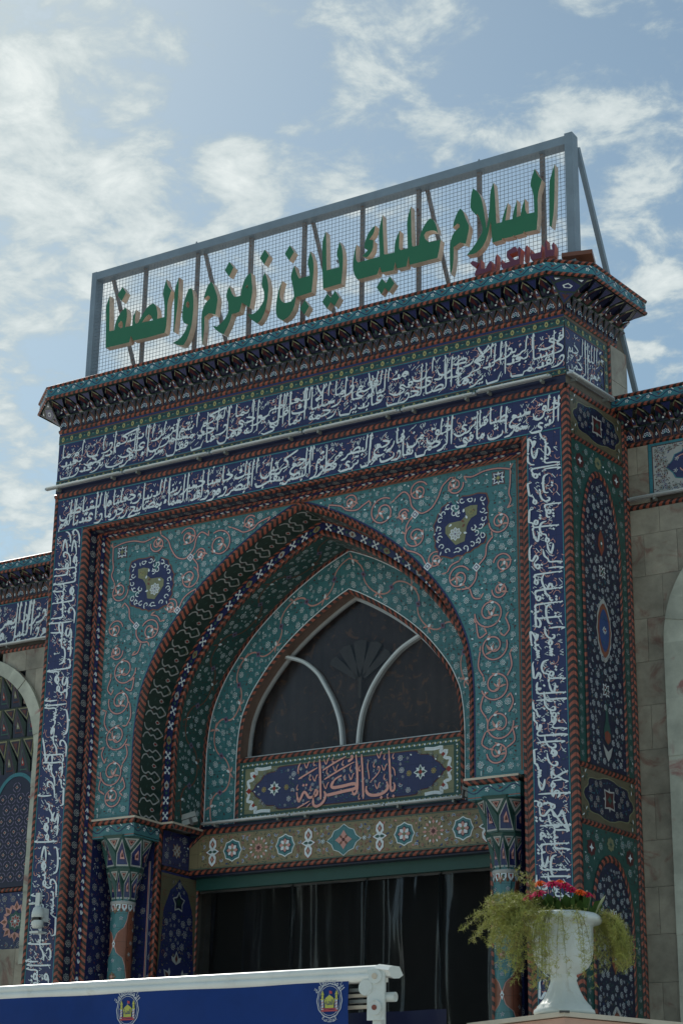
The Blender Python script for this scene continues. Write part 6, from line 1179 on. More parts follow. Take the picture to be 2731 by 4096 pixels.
def fascia(parent, path, z0, z1, rp=.042):
    """path: 2-d polyline of the fascia foot; ropes top and bottom with a vine strip between"""
    for (a, b) in zip(path, path[1:]):
        d = Vector((b[0] - a[0], b[1] - a[1], 0)); L = d.length; d.normalize(); n_ = Vector((d.y, -d.x, 0))
        F = lambda u, v, h, a=a, d=d, n_=n_: (a[0] + d.x * u + n_.x * h, a[1] + d.y * u + n_.y * h, v)
        mould('rope_moulding', rope([F(0, z0, .0), F(L, z0, .0)], [F(0, z0 + rp, .0), F(L, z0 + rp, .0)], n_ * .02), parent)
        mould('rope_moulding', rope([F(0, z1 - rp, .0), F(L, z1 - rp, .0)], [F(0, z1, .0), F(L, z1, .0)], n_ * .02), parent)
        F2 = lambda u, v, h, F=F: F(u, z0 + rp + v, h); p = panel('fascia_panel', F2, [(0, 0), (L, 0), (L, z1 - z0 - 2 * rp), (0, z1 - z0 - 2 * rp)], 'glaze_cyan', parent)
        I = Inlay(F2); pat_vinelet(I, L, z1 - z0 - 2 * rp); I.obj('vine_inlay', p, 'stuff')
cells(G_, (-6.62, 0, 10.225), (1, 0, 0), (0, -1, 0), 33, 6.62 / 33)
cells(G_, (0, 0, 10.225), tuple(SD), tuple(SN), 5, .215, 1.18)
cells(G_, (-6.62, 1.0, 10.225), (0, -1, 0), (-1, 0, 0), 5, .2, 1.25)
fascia(G_, [(-7.0, 1.2), (-7.0, .03), (-6.60, -.30), (-.04, -.30), (.335, 0.02), (.455, 1.09), (.13, 1.14)], 10.51, 10.69)
# chamfered corner facets
for (wc, a, b, cdir) in (((0, 0), (-.04, -.27), (.30, .02), 1), ((-6.62, 0), (-6.97, .03), (-6.60, -.27), -1)):
    cb = B(); m = ((a[0] + b[0]) / 2, (a[1] + b[1]) / 2); z0, z1 = 10.225, 10.51
    wx = (wc[0], wc[1]); q1 = (wx[0] + (a[0] - wx[0]) * .45, wx[1] + (a[1] - wx[1]) * .45); q2 = (wx[0] + (b[0] - wx[0]) * .45, wx[1] + (b[1] - wx[1]) * .45)
    if cdir < 0: pass
    facet(cb, [(wx[0], wx[1], 10.28), (q2[0], q2[1], 10.39), (q1[0], q1[1], 10.39)], 'glaze_forest', 'glaze_navy', .2, .0015, [('glaze_maroon', .5)])
    facet(cb, [(q1[0], q1[1], 10.39), (q2[0], q2[1], 10.39), (q2[0] * .5 + b[0] * .5, q2[1] * .5 + b[1] * .5, 10.45), (m[0], m[1], 10.508), (q1[0] * .5 + a[0] * .5, q1[1] * .5 + a[1] * .5, 10.45)], 'glaze_forest', 'glaze_navy', .14, .0015, [('glaze_white', .4), ('glaze_navy', .25)])
    for s0, s1 in ((a, q1), (b, q2)): facet(cb, [(s1[0] * .5 + s0[0] * .5, s1[1] * .5 + s0[1] * .5, 10.45), (m[0], m[1], 10.509), (s0[0], s0[1], 10.509)], 'glaze_forest', 'glaze_dark', .2, .0015, [('glaze_white', .35)])
    cb.poly([(wx[0], wx[1], 10.30), (a[0], a[1], 10.515), (b[0], b[1], 10.515)], 'glaze_dark'); cb.obj('corner_facets', G_)
# ================================================================== wings
def wing(name, x0, x1, y, label, archc, archpts_o, archpts_i, face):
    w = empty(name, ((x0 + x1) / 2, y, 0), label, 'wall')
    c = B(); nx0, nx1 = ((x0, x1) if archc is None else archc); c.box((x0, y + .05, 8.40), (x1, y + .6, 9.05), 'grout'); c.box((x0, y + .45, 0), (x1, y + .6, 8.4), 'grout'); c.box((x0 if x0 < -8 else nx1, y + .05, 0), (nx0 if x0 < -8 else x1, y + .45, 8.4), 'grout') if False else None; c.box((nx1, y + .05, 0), (x1, y + .45, 8.4), 'grout') if x0 < -8 else c.box((x0, y + .05, 0), (nx0, y + .45, 8.4), 'grout'); c.box((x0, y + .05, 0), (x1, y + .45, 4.3), 'grout') if x0 < -8 else None; c.box((x0, y - .2, 9.40), (x1, y + .6, 9.56), 'grout'); c.box((x0, y + .05, 9.0), (x1, y + .6, 9.5), 'grout')
    c.obj('wall_core', w)
    n = int((x1 - x0) / .2); cells(w, (x0, y, 9.125), (1, 0, 0), (0, -1, 0), n, (x1 - x0) / n)
    fascia(w, [(x0, y - .30), (x1, y - .30)], 9.40, 9.57, .042)
    mould('rope_moulding', rope([(x0, y - .004, 9.08), (x1, y - .004, 9.08)], [(x0, y - .02, 9.122), (x1, y - .02, 9.122)], (0, -.015, 0)), w)
    mould('rope_moulding', rope([(x0, y - .004, 8.38), (x1, y - .004, 8.38)], [(x0, y - .004, 8.435), (x1, y - .004, 8.435)], (0, -.018, 0)), w)
    return w
X_, Z_ = Vector((1, 0, 0)), Vector((0, 0, 1)); NF = Vector((0, -1, 0))
msl = B(); msl.box((0, 0, 0), (1, 1, 1), 'marble_light'); MSLL = msl.mesh('arch_block')
def marble_rows(w, x0, x1, z0, z1, y, skip=None, sw=.36, sh=.45):
    r = random.Random(int(abs(x0 * 100))); z = z0; row = 0
    while z < z1 - .02:
        h = min(sh, z1 - z); x = x0 - (sw / 2 if row % 2 else 0)
        while x < x1 - .02:
            a, b = max(x, x0), min(x + sw, x1)
            if skip: a, b = skip(a, b, z + h / 2)
            if b - a > .03:
                slab(w, Vector((a + .002, y + .03, z + .002)), X_, Z_, NF, b - a - .0035, h - .0035, .03 + r.uniform(0, .003))
            x += sw
        z += h; row += 1
# right wing
RW = wing('wing_wall', .10, 3.2, 1.2, 'marble clad wall with tiled cornice to the right of the portal', (.48, 3.2), None, None, None)
rarc = lambda zz: 1.92 - 1.455 * (1 if zz < 6.9 else max(0.0, 1 - ((zz - 6.9) / 1.42) ** 2.3) ** .5)
marble_rows(RW, .10, 3.2, 0, 8.38, 1.2, lambda a, b, z: (a, min(b, rarc(z) + .16)))
marble_rows(RW, .10, .365, 8.44, 9.08, 1.2, None, .28, .33)
def surround(w, cx_, hw, zs, rise, y, wd, z0, side, proud=.05, inner=True):
    """light marble arch surround made of blocks"""
    O_ = []
    for i in range(24): O_.append((cx_ + side * hw, z0 + (zs - z0) * i / 24, side, 0))
    for i in range(17):
        t = i / 16 * pi / 2; O_.append((cx_ + side * hw * cos(t) ** .87, zs + rise * sin(t) ** 1.0, side * cos(t), sin(t)))
    k = 0
    while k < len(O_) - 1:
        j = min(k + (2 if k < 24 else 2), len(O_) - 1); b = B(); prof = []
        seg = O_[k:j + 1]; fo = [(q[0], q[1]) for q in seg]; fi = [(q[0] - q[2] * wd, q[1] - q[3] * wd) for q in seg]; yy = y - proud - .004 * (k % 3)
        nn = len(seg)
        vs = [(a, yy, z) for a, z in fo] + [(a, yy, z) for a, z in fi] + [(a, y + .03, z) for a, z in fo] + [(a, y + .30, z) for a, z in fi]
        fs_ = []
        for i in range(nn - 1): fs_ += [(i, i + 1, nn + i + 1, nn + i), (i, 2 * nn + i, 2 * nn + i + 1, i + 1), (nn + i, nn + i + 1, 3 * nn + i + 1, 3 * nn + i)]
        b.add(vs, fs_, 'marble_light'); b.obj('arch_block', w); k = j
for sd_ in (-1, 1): surround(RW, 1.92, 1.455, 6.9, 1.30, 1.2, .26, 0, sd_)
c = B(); c.box((.6, 1.44, 0), (3.2, 1.46, 8.3), 'glaze_navy'); c.obj('niche_back', RW)
# right wing panel
FR = FRONT(1.195, .37, 8.49); p = panel('cartouche_panel', FR, [(0, 0), (2.7, 0), (2.7, .59), (0, .59)], 'glaze_cyan', RW); I = Inlay(FR)
rectF(I, .04, .03, 2.66, .56, 'glaze_maroon', .002); rectF(I, .05, .04, 2.65, .55, 'glaze_offwhite', .0035)
ca_ = [(.20, .295), (.27, .36), (.30, .42), (.38, .44), (.42, .51), (.50, .53), (1.35, .53), (2.2, .53), (2.3, .44), (2.5, .295), (2.3, .15), (2.2, .06), (1.35, .06), (.50, .06), (.42, .08), (.38, .15), (.30, .17), (.27, .23)]
tess([(1.35 + (a - 1.35) * 1.012, .295 + (b - .295) * 1.05) for a, b in ca_], FR, 'glaze_cyan', I, .005); tess(ca_, FR, 'glaze_navy', I, .007); av_ = Avoid()
for x, z in scatter(lambda a, b: .06 < a < .45 and .04 < b < .55 and (a < .22 or abs(b - .295) > .16 + (a - .22) * .25), (0, 0, .5, .6), .022, 900, av_, rng, 1.05): flower(I, x, z, .028, 5, x * 40, rng.choice(('glaze_maroon', 'glaze_blue', 'glaze_leaf')), 'glaze_offwhite', 'glaze_red', .006)
for x, z in scatter(lambda a, b: .06 < a < .5 and .04 < b < .55 and (a < .22 or abs(b - .295) > .16 + (a - .22) * .25), (0, 0, .5, .6), .008, 2500, av_, rng, 1.0): I.p(rot(LEAF, rng.uniform(0, 6.3), .03, x, z), rng.choice(('glaze_maroon', 'glaze_maroon', 'glaze_blue', 'glaze_forest')), .005)
I.ribbon(spiral(.40, .295, .12, 2.4, .8, -1, 20, .5), .012, 'glaze_salmon', .009)
for a_ in range(5): flower(I, .40 + .115 * cos(a_ * 1.2), .295 + .115 * sin(a_ * 1.2), .026, 5, 0, 'glaze_white', 'glaze_navy', 'glaze_salmon', .011)
I2 = Inlay(FRONT(1.195, .37 + .55, 8.49 + .07)); callig(I2, 'نصر من الله وفتح قريب إنا فتحنا لك فتحا مبينا', 1.6, .44, tiers=2, h=.010)
I2.obj('lettering', p, 'stuff'); 
I.obj('cartouche_inlay', p, 'stuff')
# left wing
LW = wing('wing_wall', -11.4, -6.62, 2.25, 'marble arcade wall with tiled niche to the left of the portal', (-11.4, -8.45), None, None, None)
LCX = -9.93
larc = lambda zz: LCX + 1.5 * (1 if zz < 6.95 else max(0.0, 1 - ((zz - 6.95) / 1.5) ** 2.3) ** .5)
marble_rows(LW, -11.4, -6.62, 0, 8.38, 2.25, lambda a, b, z: (a, b) if z < 4.3 else (max(a, larc(z) - .17), b))
for sd_ in (-1, 1): surround(LW, LCX, 1.50, 6.95, 1.42, 2.25, .17, 4.3, sd_)
band(FRONT(2.245, -11.4, 8.49), 4.75, .585, 'بسم الله الرحمن الرحيم والفجر وليال عشر والشفع والوتر والليل إذا يسر هل في ذلك قسم لذي حجر ألم تر كيف فعل ربك بعاد', parent=LW)
c = B(); c.box((-11.3, 2.55, 4.3), (-8.4, 2.6, 8.4), 'glaze_dark'); c.box((-11.3, 2.3, 4.30), (-8.45, 2.6, 4.36), 'marble_light'); c.obj('niche_back', LW)
fy = 2.47
def nicheF(y): return FRONT(y, LCX, 0)
ia = [(1.33 * (1 if q < 1 else cos((q - 1) / 10 * pi / 2) ** .87), 4.36 if q == 0 else 6.95 + 1.25 * sin(max(0, q - 1) / 10 * pi / 2)) for q in range(12)]; ia = [(1.33, 4.36), (1.33, 6.95)] + [(1.33 * cos(q / 12 * pi / 2) ** .87, 6.95 + 1.25 * sin(q / 12 * pi / 2)) for q in range(1, 13)]
for sg in (1, -1):
    A_ = [(LCX + sg * a, fy, z) for a, z in ia]; Bq = [(LCX + sg * (a * .955), fy, z - .05 * (z > 6.95)) for a, z in ia]; mould('arch_rope', rope(A_, Bq, (0, -.015, 0), pitch=.09), LW)
# stalactite hood facets in the niche head
hb = B(); ZN = [(6.75, 7.25, 1.27), (7.25, 7.65, 1.2), (7.65, 8.1, .9)]
for r_, (za, zb, hw_) in enumerate(ZN):
    n_ = 11 - r_
    for k in range(n_):
        a0 = -hw_ + 2 * hw_ * k / n_; a1 = a0 + 2 * hw_ / n_; m = (a0 + a1) / 2; yb, yt = fy + .04 - r_ * .05, fy - .0 - r_ * .05 - .05
        facet(hb, [(LCX + a0 + .01, yb, za), (LCX + a1 - .01, yb, za), (LCX + a1 - .01, yb - .01, za + .2), (LCX + m, yt, zb), (LCX + a0 + .01, yb - .01, za + .2)], 'glaze_forest', 'glaze_dark', .1, .002, [('glaze_leaf' if k % 2 else 'glaze_maroon', .62), ('glaze_dark', .5), ('glaze_red' if k % 2 else 'glaze_olive', .25), ('glaze_offwhite', .10)])
        facet(hb, [(LCX + a0 + .01, yb, za + .22), (LCX + m, yt, zb), (LCX + a0 - (a1 - a0) / 2, yt, zb)], 'glaze_forest', 'glaze_olive', .2, .002, [('glaze_dark', .75), ('glaze_maroon', .4)])
hb.obj('niche_hood', LW)
FL2 = FRONT(2.50, LCX, 0); p = panel('lattice_panel', FL2, [(-1.25, 5.32), (1.25, 5.32), (1.25, 6.8), (-1.25, 6.8)], 'glaze_dark', LW); I = Inlay(FL2)
for s_ in (1, -1):      # three pointed openings; only the rightmost is in the picture
    pass
for cxn in (-.84, 0, .84):
    ap = [(cxn - .40, 5.36)] + arch_pts(cxn, .40, 6.2, 6.78) + [(cxn + .40, 5.36)]; ap2 = [(cxn - .36, 5.36)] + arch_pts(cxn, .36, 6.2, 6.70) + [(cxn + .36, 5.36)]
    I.ribbon(ap, .05, 'glaze_cyan', .004); 
    q_ = arch_pts(cxn, .34, 6.2, 6.66)[:17]
    for r_ in range(9):
        for k in range(5):
            x = cxn - .30 + k * .15 + (.075 if r_ % 2 else 0); z = 5.45 + r_ * .145
            if abs(x - cxn) > (.33 if z < 6.2 else max(0, cxn - AC_u(q_, z)) - .03): continue
            for a in range(4):
                I.ribbon([(x + .062 * cos(a * pi / 2 + .78 + t), z + .062 * sin(a * pi / 2 + .78 + t)) for t in (-.6, -.3, 0, .3, .6)], .012, 'glaze_lilac', .005)
            I.p(disc(x, z, .026, 4), 'glaze_offwhite', .006); I.p(disc(x, z, .017, 4), 'glaze_red', .008)
I.obj('lattice_inlay', p, 'stuff')
mould('rope_moulding', rope([(LCX - 1.25, 2.49, 5.26), (LCX + 1.25, 2.49, 5.26)], [(LCX - 1.25, 2.49, 5.31), (LCX + 1.25, 2.49, 5.31)], (0, -.015, 0)), LW)
p = panel('rosette_panel', FL2, [(-1.25, 4.40), (1.25, 4.40), (1.25, 5.25), (-1.25, 5.25)], 'glaze_navy', LW); I = Inlay(FL2); a_ = Avoid()
for x in (-.98, 0, .98):
    for k in range(8): palmette(I, x + .13 * cos(k * pi / 4), 4.88 + .13 * sin(k * pi / 4), .13, k * pi / 4, 'glaze_salmon', 'glaze_brown', .003)
    I.p(star(x, 4.88, .14, 8, .75), 'glaze_green', .007); flower(I, x, 4.88, .09, 8, 0, 'glaze_offwhite', 'glaze_red', 'glaze_white', .009); a_.add(x, 4.88, .24)
floral_fill(I, lambda a, b: abs(a) < 1.24 and 4.41 < b < 5.24, (-1.25, 4.4, 1.25, 5.25), a_, rng, .045, 500, inn='glaze_navy', nleaf=1200, cen='glaze_red', fl='glaze_offwhite'); I.obj('rosette_inlay', p, 'stuff')

# ================================================================== roof sign
SG = empty('roof_sign', (-3.1, .15, 10.69), 'roof sign of green raised letters on a wire grid in a grey steel frame', 'sign')
LE = B(); 
def letter(polys, front, side, name):
    cu_ = bpy.data.curves.new('l', 'CURVE'); cu_.dimensions = '2D'; cu_.fill_mode = 'BOTH'; cu_.extrude = .045
    for pl in polys:
        s_ = cu_.splines.new('POLY'); s_.points.add(len(pl) - 1); s_.use_cyclic_u = True
        for i, (a, b) in enumerate(pl): s_.points[i].co = (a, b, 0, 1)
    o = bpy.data.objects.new('l', cu_); me = o.to_mesh(); b = B()
    vs = [(v.co.x, .025 + -v.co.z, v.co.y) for v in me.vertices]
    for pgn in me.polygons:
        f = tuple(pgn.vertices); zz = [me.vertices[k].co.z for k in f]; m = front if min(zz) > .044 else side
        b.add([vs[k] for k in f], [tuple(range(len(f)))], m)
    o.to_mesh_clear(); bpy.data.objects.remove(o); bpy.data.curves.remove(cu_)
    return b.obj(name, SG)
for m, pl in SIGN:
    outer = cat([tuple(q) for q in pl[0]], 1); pts = pl[0]
    # gentle rounding of the curves, corners kept
    def rnd(P_):
        out = []; n = len(P_)
        for i in range(n):
            a, b, c_ = P_[i - 1], P_[i], P_[(i + 1) % n]; v1 = (b[0] - a[0], b[1] - a[1]); v2 = (c_[0] - b[0], c_[1] - b[1]); l1, l2 = hypot(*v1), hypot(*v2)
            if l1 < 1e-6 or l2 < 1e-6: out.append(b); continue
            cs = (v1[0] * v2[0] + v1[1] * v2[1]) / l1 / l2
            if cs > .72:
                k = .22; out.append((b[0] - v1[0] * k, b[1] - v1[1] * k)); out.append((b[0] + v2[0] * k, b[1] + v2[1] * k))
            else: out.append(b)
        return out
    o = letter([rnd([tuple(q) for q in P_]) for P_ in pl], 'sign_green' if m == 'g' else 'sign_purple', 'sign_side' if m == 'g' else 'sign_redside', 'letter')
    if m == 'r': o['label'] = 'small purple letter with red sides'
f = B(); f.box((-6.34, .06, 10.69), (-6.265, .20, 12.30), 'steel_paint'); f.obj('post', SG)
f = B(); f.box((.035, .06, 10.69), (.125, .20, 12.32), 'steel_paint'); f.obj('post', SG)
f = B(); f.box((-6.265, .062, 12.195), (.035, .20, 12.295), 'steel_paint'); f.obj('top_beam', SG)
f = B(); f.box((-6.265, .07, 10.69), (.035, .2, 10.74), 'steel_rust'); f.obj('bottom_beam', SG)
g = B(); x = -6.265 + .05; i = 0
while x < .03:
    g.box((x - .0016, .100, 10.72), (x + .0016, .104, 12.20), 'wire'); x += .0475
z = 10.77
while z < 12.19: g.box((-6.265, .0955, z - .0016), (.035, .0995, z + .0016), 'wire'); z += .0475
g.obj('wire_grid', SG, 'stuff')
for k, x in enumerate((-5.564, -4.792, -4.021, -3.287, -2.508, -1.781, -1.024, -.264)):
    f = B(); f.box((x - .022, .125, 10.69), (x + .022, .165, 12.195), 'steel_rust'); f.obj('upright', SG)
for x in (-6.10, -4.72, -3.2, -1.70):
    f = B(); f.bar((x, .19, 12.20), (x, .98, 10.66), .038, .038, 'steel_rust'); f.obj('brace', SG)
f = B(); f.bar((.10, .24, 12.22), (.16, 1.62, 9.5), .05, .05, 'steel_paint'); f.obj('brace', SG)
for x in (-4.83, -1.03):
    f = B(); f.tube([(x - .045, .15, 12.29), (x, .15, 12.37), (x + .045, .15, 12.29)], .008, 'wire'); f.obj('lifting_hook', SG)
st_ = B()
for m, pl in SIGN:
    if m == 'g': 
        cx_ = sum(a for a, b in pl[0]) / len(pl[0]); cz_ = sum(b for a, b in pl[0]) / len(pl[0]); st_.bar((cx_, .07, cz_), (cx_, .10, cz_), .02, .02, 'wire')
for (a, b), (c_, d) in (((-5.67, 11.63), (-5.66, 11.25)), ((-4.26, 11.55), (-4.27, 11.30)), ((-3.80, 11.75), (-3.80, 11.5))): st_.bar((a, .07, b), (c_, .07, d), .008, .008, 'wire')
st_.obj('standoff', SG, 'stuff')
# ================================================================== lamps
def tube_light(O, T, L, label, up=0.0, group='fluorescent tube lights along the ledges'):
    O = Vector(O); T = Vector(T).normalized(); nn = Vector((T.y, -T.x, 0))
    t = empty('tube_light', tuple(O), label, 'lamp', group)
    b = B(); M = Matrix(((T.x, -nn.x, 0, O.x), (T.y, -nn.y, 0, O.y), (0, 0, 1, O.z), (0, 0, 0, 1)))
    b.box((0, -.045, -.012), (L - .02, 0.0, .012), 'aluminium', M); b.obj('housing', t)
    b = B(); p0, p1 = M @ Vector((.03, -.054, .004)), M @ Vector((L - .05, -.054, .004)); b.tube([tuple(p0), tuple(p1)], .010, 'tube_white', 8); b.obj('tube', t)
    for k in (.15, .85):
        b = B(); q = M @ Vector((L * k, 0, -.03)); b.box((-.012, -.03, -.012), (.012, .04, .02), 'grey_metal', M @ Matrix.Translation((L * k, 0, -.032))); b.obj('bracket', t)
pos_words = ['leftmost', 'second from the left', 'third from the left', 'third from the right', 'second from the right', 'rightmost']
tube_light((-6.72, -.04, 9.475), (1, 0, 0), 1.16, 'leftmost tube light on the ledge between the two portal inscriptions')
for i, (x, wd) in enumerate(((-5.56, 'second from the left'), (-4.33, 'third from the left'), (-3.10, 'third from the right'), (-1.87, 'second from the right'))): tube_light((x, -.04, 9.475), (1, 0, 0), 1.23 if i < 3 else .9, 'tube light ' + wd + ' on the ledge between the two portal inscriptions')
tube_light((-.97, -.05, 9.485), (1, 0, 0), .86, 'rightmost tube light on the ledge between the two portal inscriptions')
tube_light(fs(-.02, 9.50, .03), tuple(SD), .90, 'tube light on the right flank of the portal under the basmala panel')
tube_light((.16, 1.14, 8.475), (1, 0, 0), 1.9, 'tube light on the right marble wall under the cartouche panel')
tube_light((-9.6, 2.19, 8.475), (1, 0, 0), 2.9, 'tube light on the left arcade wall under its blue band')
for i, (x, L) in enumerate(((-5.17, 1.20), (-3.97, 1.20), (-2.77, .95))): tube_light((x, 1.23, 5.575), (1, 0, 0), L, 'tube light over the khaki lintel, ' + ('left', 'middle', 'right')[i] + ' one of three')
def flood(P_, yaw, tilt, s, label, m='grey_metal'):
    t = empty('floodlight', tuple(P_), label, 'lamp', 'floodlights on the portal ledges')
    M = Matrix.Translation(P_) @ Matrix.Rotation(yaw, 4, 'Z') @ Matrix.Rotation(tilt, 4, 'X')
    for z0 in (0, .068):
        b = B(); b.box((-.125 * s, -.10 * s, (.012 + z0) * s), (.125 * s, .08 * s, (.072 + z0) * s), m, M)
        for k in range(9): b.box(((-.115 + k * .027) * s, -.106 * s, (.018 + z0) * s), ((-.103 + k * .027) * s, -.098 * s, (.066 + z0) * s), 'dark_metal' if k % 2 else 'aluminium', M)
        b.obj('lamp_housing', t)
    b = B(); b.bar(tuple(M @ Vector((-.135 * s, 0, .08 * s))), tuple(M @ Vector((-.135 * s, 0, -.01))), .012, .03, 'dark_metal'); b.bar(tuple(M @ Vector((.135 * s, 0, .08 * s))), tuple(M @ Vector((.135 * s, 0, -.01))), .012, .03, 'dark_metal'); b.box((-.14 * s, -.02, -.012), (.14 * s, .02, 0), 'dark_metal', Matrix.Translation((P_[0], P_[1], P_[2] + .006)) @ Matrix.Rotation(yaw, 4, 'Z')); b.obj('bracket', t)
flood(Vector((-5.80, .36, 5.525)), .05, 0, 1.0, 'floodlight on the ledge above the left column')
flood(Vector((-1.03, .36, 5.525)), .05, 0, 1.0, 'floodlight on the ledge above the right column')
flood(Vector((-5.20, 1.05, 5.53)), -.9, .35, .95, 'tilted floodlight at the left end of the lintel')
flood(Vector((-1.60, .98, 5.50)), .9, .35, .9, 'tilted floodlight at the right end of the lintel')
t = empty('floodlight', (.12, .12, 10.69), 'brown floodlight on top of the cornice by the sign post', 'lamp')
b = B(); M = Matrix.Translation((.12, .12, 10.83)) @ Matrix.Rotation(.25, 4, 'Z') @ Matrix.Rotation(-.25, 4, 'X'); b.box((-.15, -.10, -.035), (.17, .10, .02), 'glaze_brown', M); b.box((-.13, -.08, .02), (.15, .08, .035), 'dark_metal', M); b.obj('lamp_housing', t)
b = B(); b.tube([(.12, .12, 10.685), (.12, .12, 10.80)], .03, 'steel_rust'); b.box((.05, .06, 10.685), (.19, .18, 10.70), 'steel_rust'); b.obj('bracket', t)
# surveillance camera
t = empty('security_camera', (-6.40, 0, 4.45), 'white dome security camera on the left inscription band', 'camera')
b = B(); b.box((-6.46, -.04, 4.36), (-6.40, 0, 4.72), 'white_plastic'); b.box((-6.56, -.03, 4.60), (-6.40, -.01, 4.62), 'white_plastic'); b.obj('mount', t)
b = B(); b.lathe((-6.34, -.12, 4.44), [(0, .125, 0), (.03, .12, 0), (.055, .095, 0), (.068, .05, 0), (.07, .0, 0), (.064, -.005, 0)], 'white_plastic', 20); b.box((-6.40, -.10, 4.40), (-6.29, -.0, 4.54), 'white_plastic'); b.obj('hood', t)
b = B(); b.lathe((-6.35, -.13, 4.43), [(.052, .01, 0), (.055, -.02, 0), (.045, -.05, 0), (.022, -.066, 0), (0, -.07, 0)], 'lens_black', 16); b.obj('dome', t)
b = B(); b.lathe((-6.34, -.12, 4.37), [(.062, .035, 0), (.066, .0, 0), (.05, -.045, 0), (0, -.05, 0)], 'white_plastic', 16); b.box((-6.41, -.16, 4.27), (-6.29, -.03, 4.29), 'white_plastic'); b.obj('base', t)
# ================================================================== stall awning and banner
AW = empty('awning', (.0, -5.5, 0), 'white awning cassette on a post with a blue banner, in front of the gate', 'awning')
AY = -5.58; SCA = .80; prof = [(.14, -.01), (.06, .004), (0, 0), (-.028, -.006), (-.040, -.018), (-.046, -.040), (-.044, -.052), (-.036, -.058), (-.038, -.066), (-.052, -.070), (-.060, -.082), (-.058, -.10), (-.048, -.118), (-.03, -.128), (0, -.132), (.14, -.12)]; prof = [(a * SCA, z_ * SCA) for a, z_ in prof]
b = B(); X0, X1 = -3.2, 1.16
for x in (0,):
    vs = [(X0, AY + a, 3.0 + z) for a, z in prof] + [(X1, AY + a, 3.0 + z) for a, z in prof]; n = len(prof); b.add(vs, [(i, i + 1, n + i + 1, n + i) for i in range(n - 1)], 'awning_white', True); b.add(vs, [tuple(range(n))[::-1], tuple(range(n, 2 * n))], 'awning_white')
b.obj('cassette', AW)
b = B(); pr2 = [(.16, -.05), (.10, .01), (0, .006), (-.05, -.01), (-.075, -.035), (-.05, -.05), (-.03, -.08), (.02, -.09), (.10, -.08)]; pr2 = [(a * SCA, z_ * SCA) for a, z_ in pr2]
vs = [(X1, AY + a, 3.0 + z) for a, z in pr2] + [(X1 + .10, AY + a, 2.985 + z) for a, z in pr2]; n = len(pr2); b.add(vs, [(i, (i + 1) % n, n + (i + 1) % n, n + i) for i in range(n)] + [tuple(range(n))[::-1], tuple(range(n, 2 * n))], 'awning_white'); b.obj('end_cap', AW)
def disk(b, c_, r, d, m, ax='y', n=18):
    c_ = Vector(c_); v0 = []; v1 = []
    for k in range(n):
        a = 2 * pi * k / n; o = Vector((r * cos(a), 0, r * sin(a))) if ax == 'y' else Vector((0, r * cos(a), r * sin(a))); v0.append(tuple(c_ + o)); v1.append(tuple(c_ + o + (Vector((0, d, 0)) if ax == 'y' else Vector((d, 0, 0)))))
    b.add(v0 + v1, [tuple(range(n))[::-1], tuple(range(n, 2 * n))] + [(k, (k + 1) % n, n + (k + 1) % n, n + k) for k in range(n)], m)
b = B(); b.box((1.13, AY - .025, 0), (1.19, AY + .035, 2.94), 'white_plastic'); b.obj('post', AW)
b = B(); b.box((1.10, AY - .045, 2.66), (1.225, AY - .03, 2.965), 'white_plastic'); disk(b, (1.163, AY - .06, 2.925), .046, .02, 'white_plastic'); disk(b, (1.163, AY - .068, 2.925), .018, .01, 'cream_trim'); disk(b, (1.163, AY - .06, 2.735), .046, .02, 'white_plastic'); disk(b, (1.163, AY - .068, 2.735), .016, .01, 'glaze_orange_dull'); disk(b, (1.20, AY + .0, 2.80), .030, .08, 'white_plastic', 'x'); disk(b, (1.09, AY - .05, 2.86), .05, .02, 'white_plastic'); b.obj('bracket', AW)
b = B()
for k in range(4): b.box((.93 - .03 * (k % 2), AY + .02, 2.845 - .035 * k), (1.12, AY + .05, 2.865 - .035 * k), 'cream_trim' if k % 2 else 'grey_metal')
b.obj('folding_arm', AW)
BN = empty('banner', (-.4, AY - .03, 2.87), 'blue banner with two round shrine emblems hanging below the awning', 'banner')
def bF(u, v, h=0.0):
    x = -3.1 + 4.06 * u; z = 2.905 - .95 * v; y = AY - .035 - h + .006 * sin(x * 5 + z * 9) + .004 * sin(z * 26 + x * 2.2) * (.3 + v)
    return (x, y, z)
b = B(); b.grid(lambda u, v: bF(u, v), [i / 100 for i in range(101)], [i / 24 for i in range(25)], 'banner_blue'); b.obj('cloth', BN)
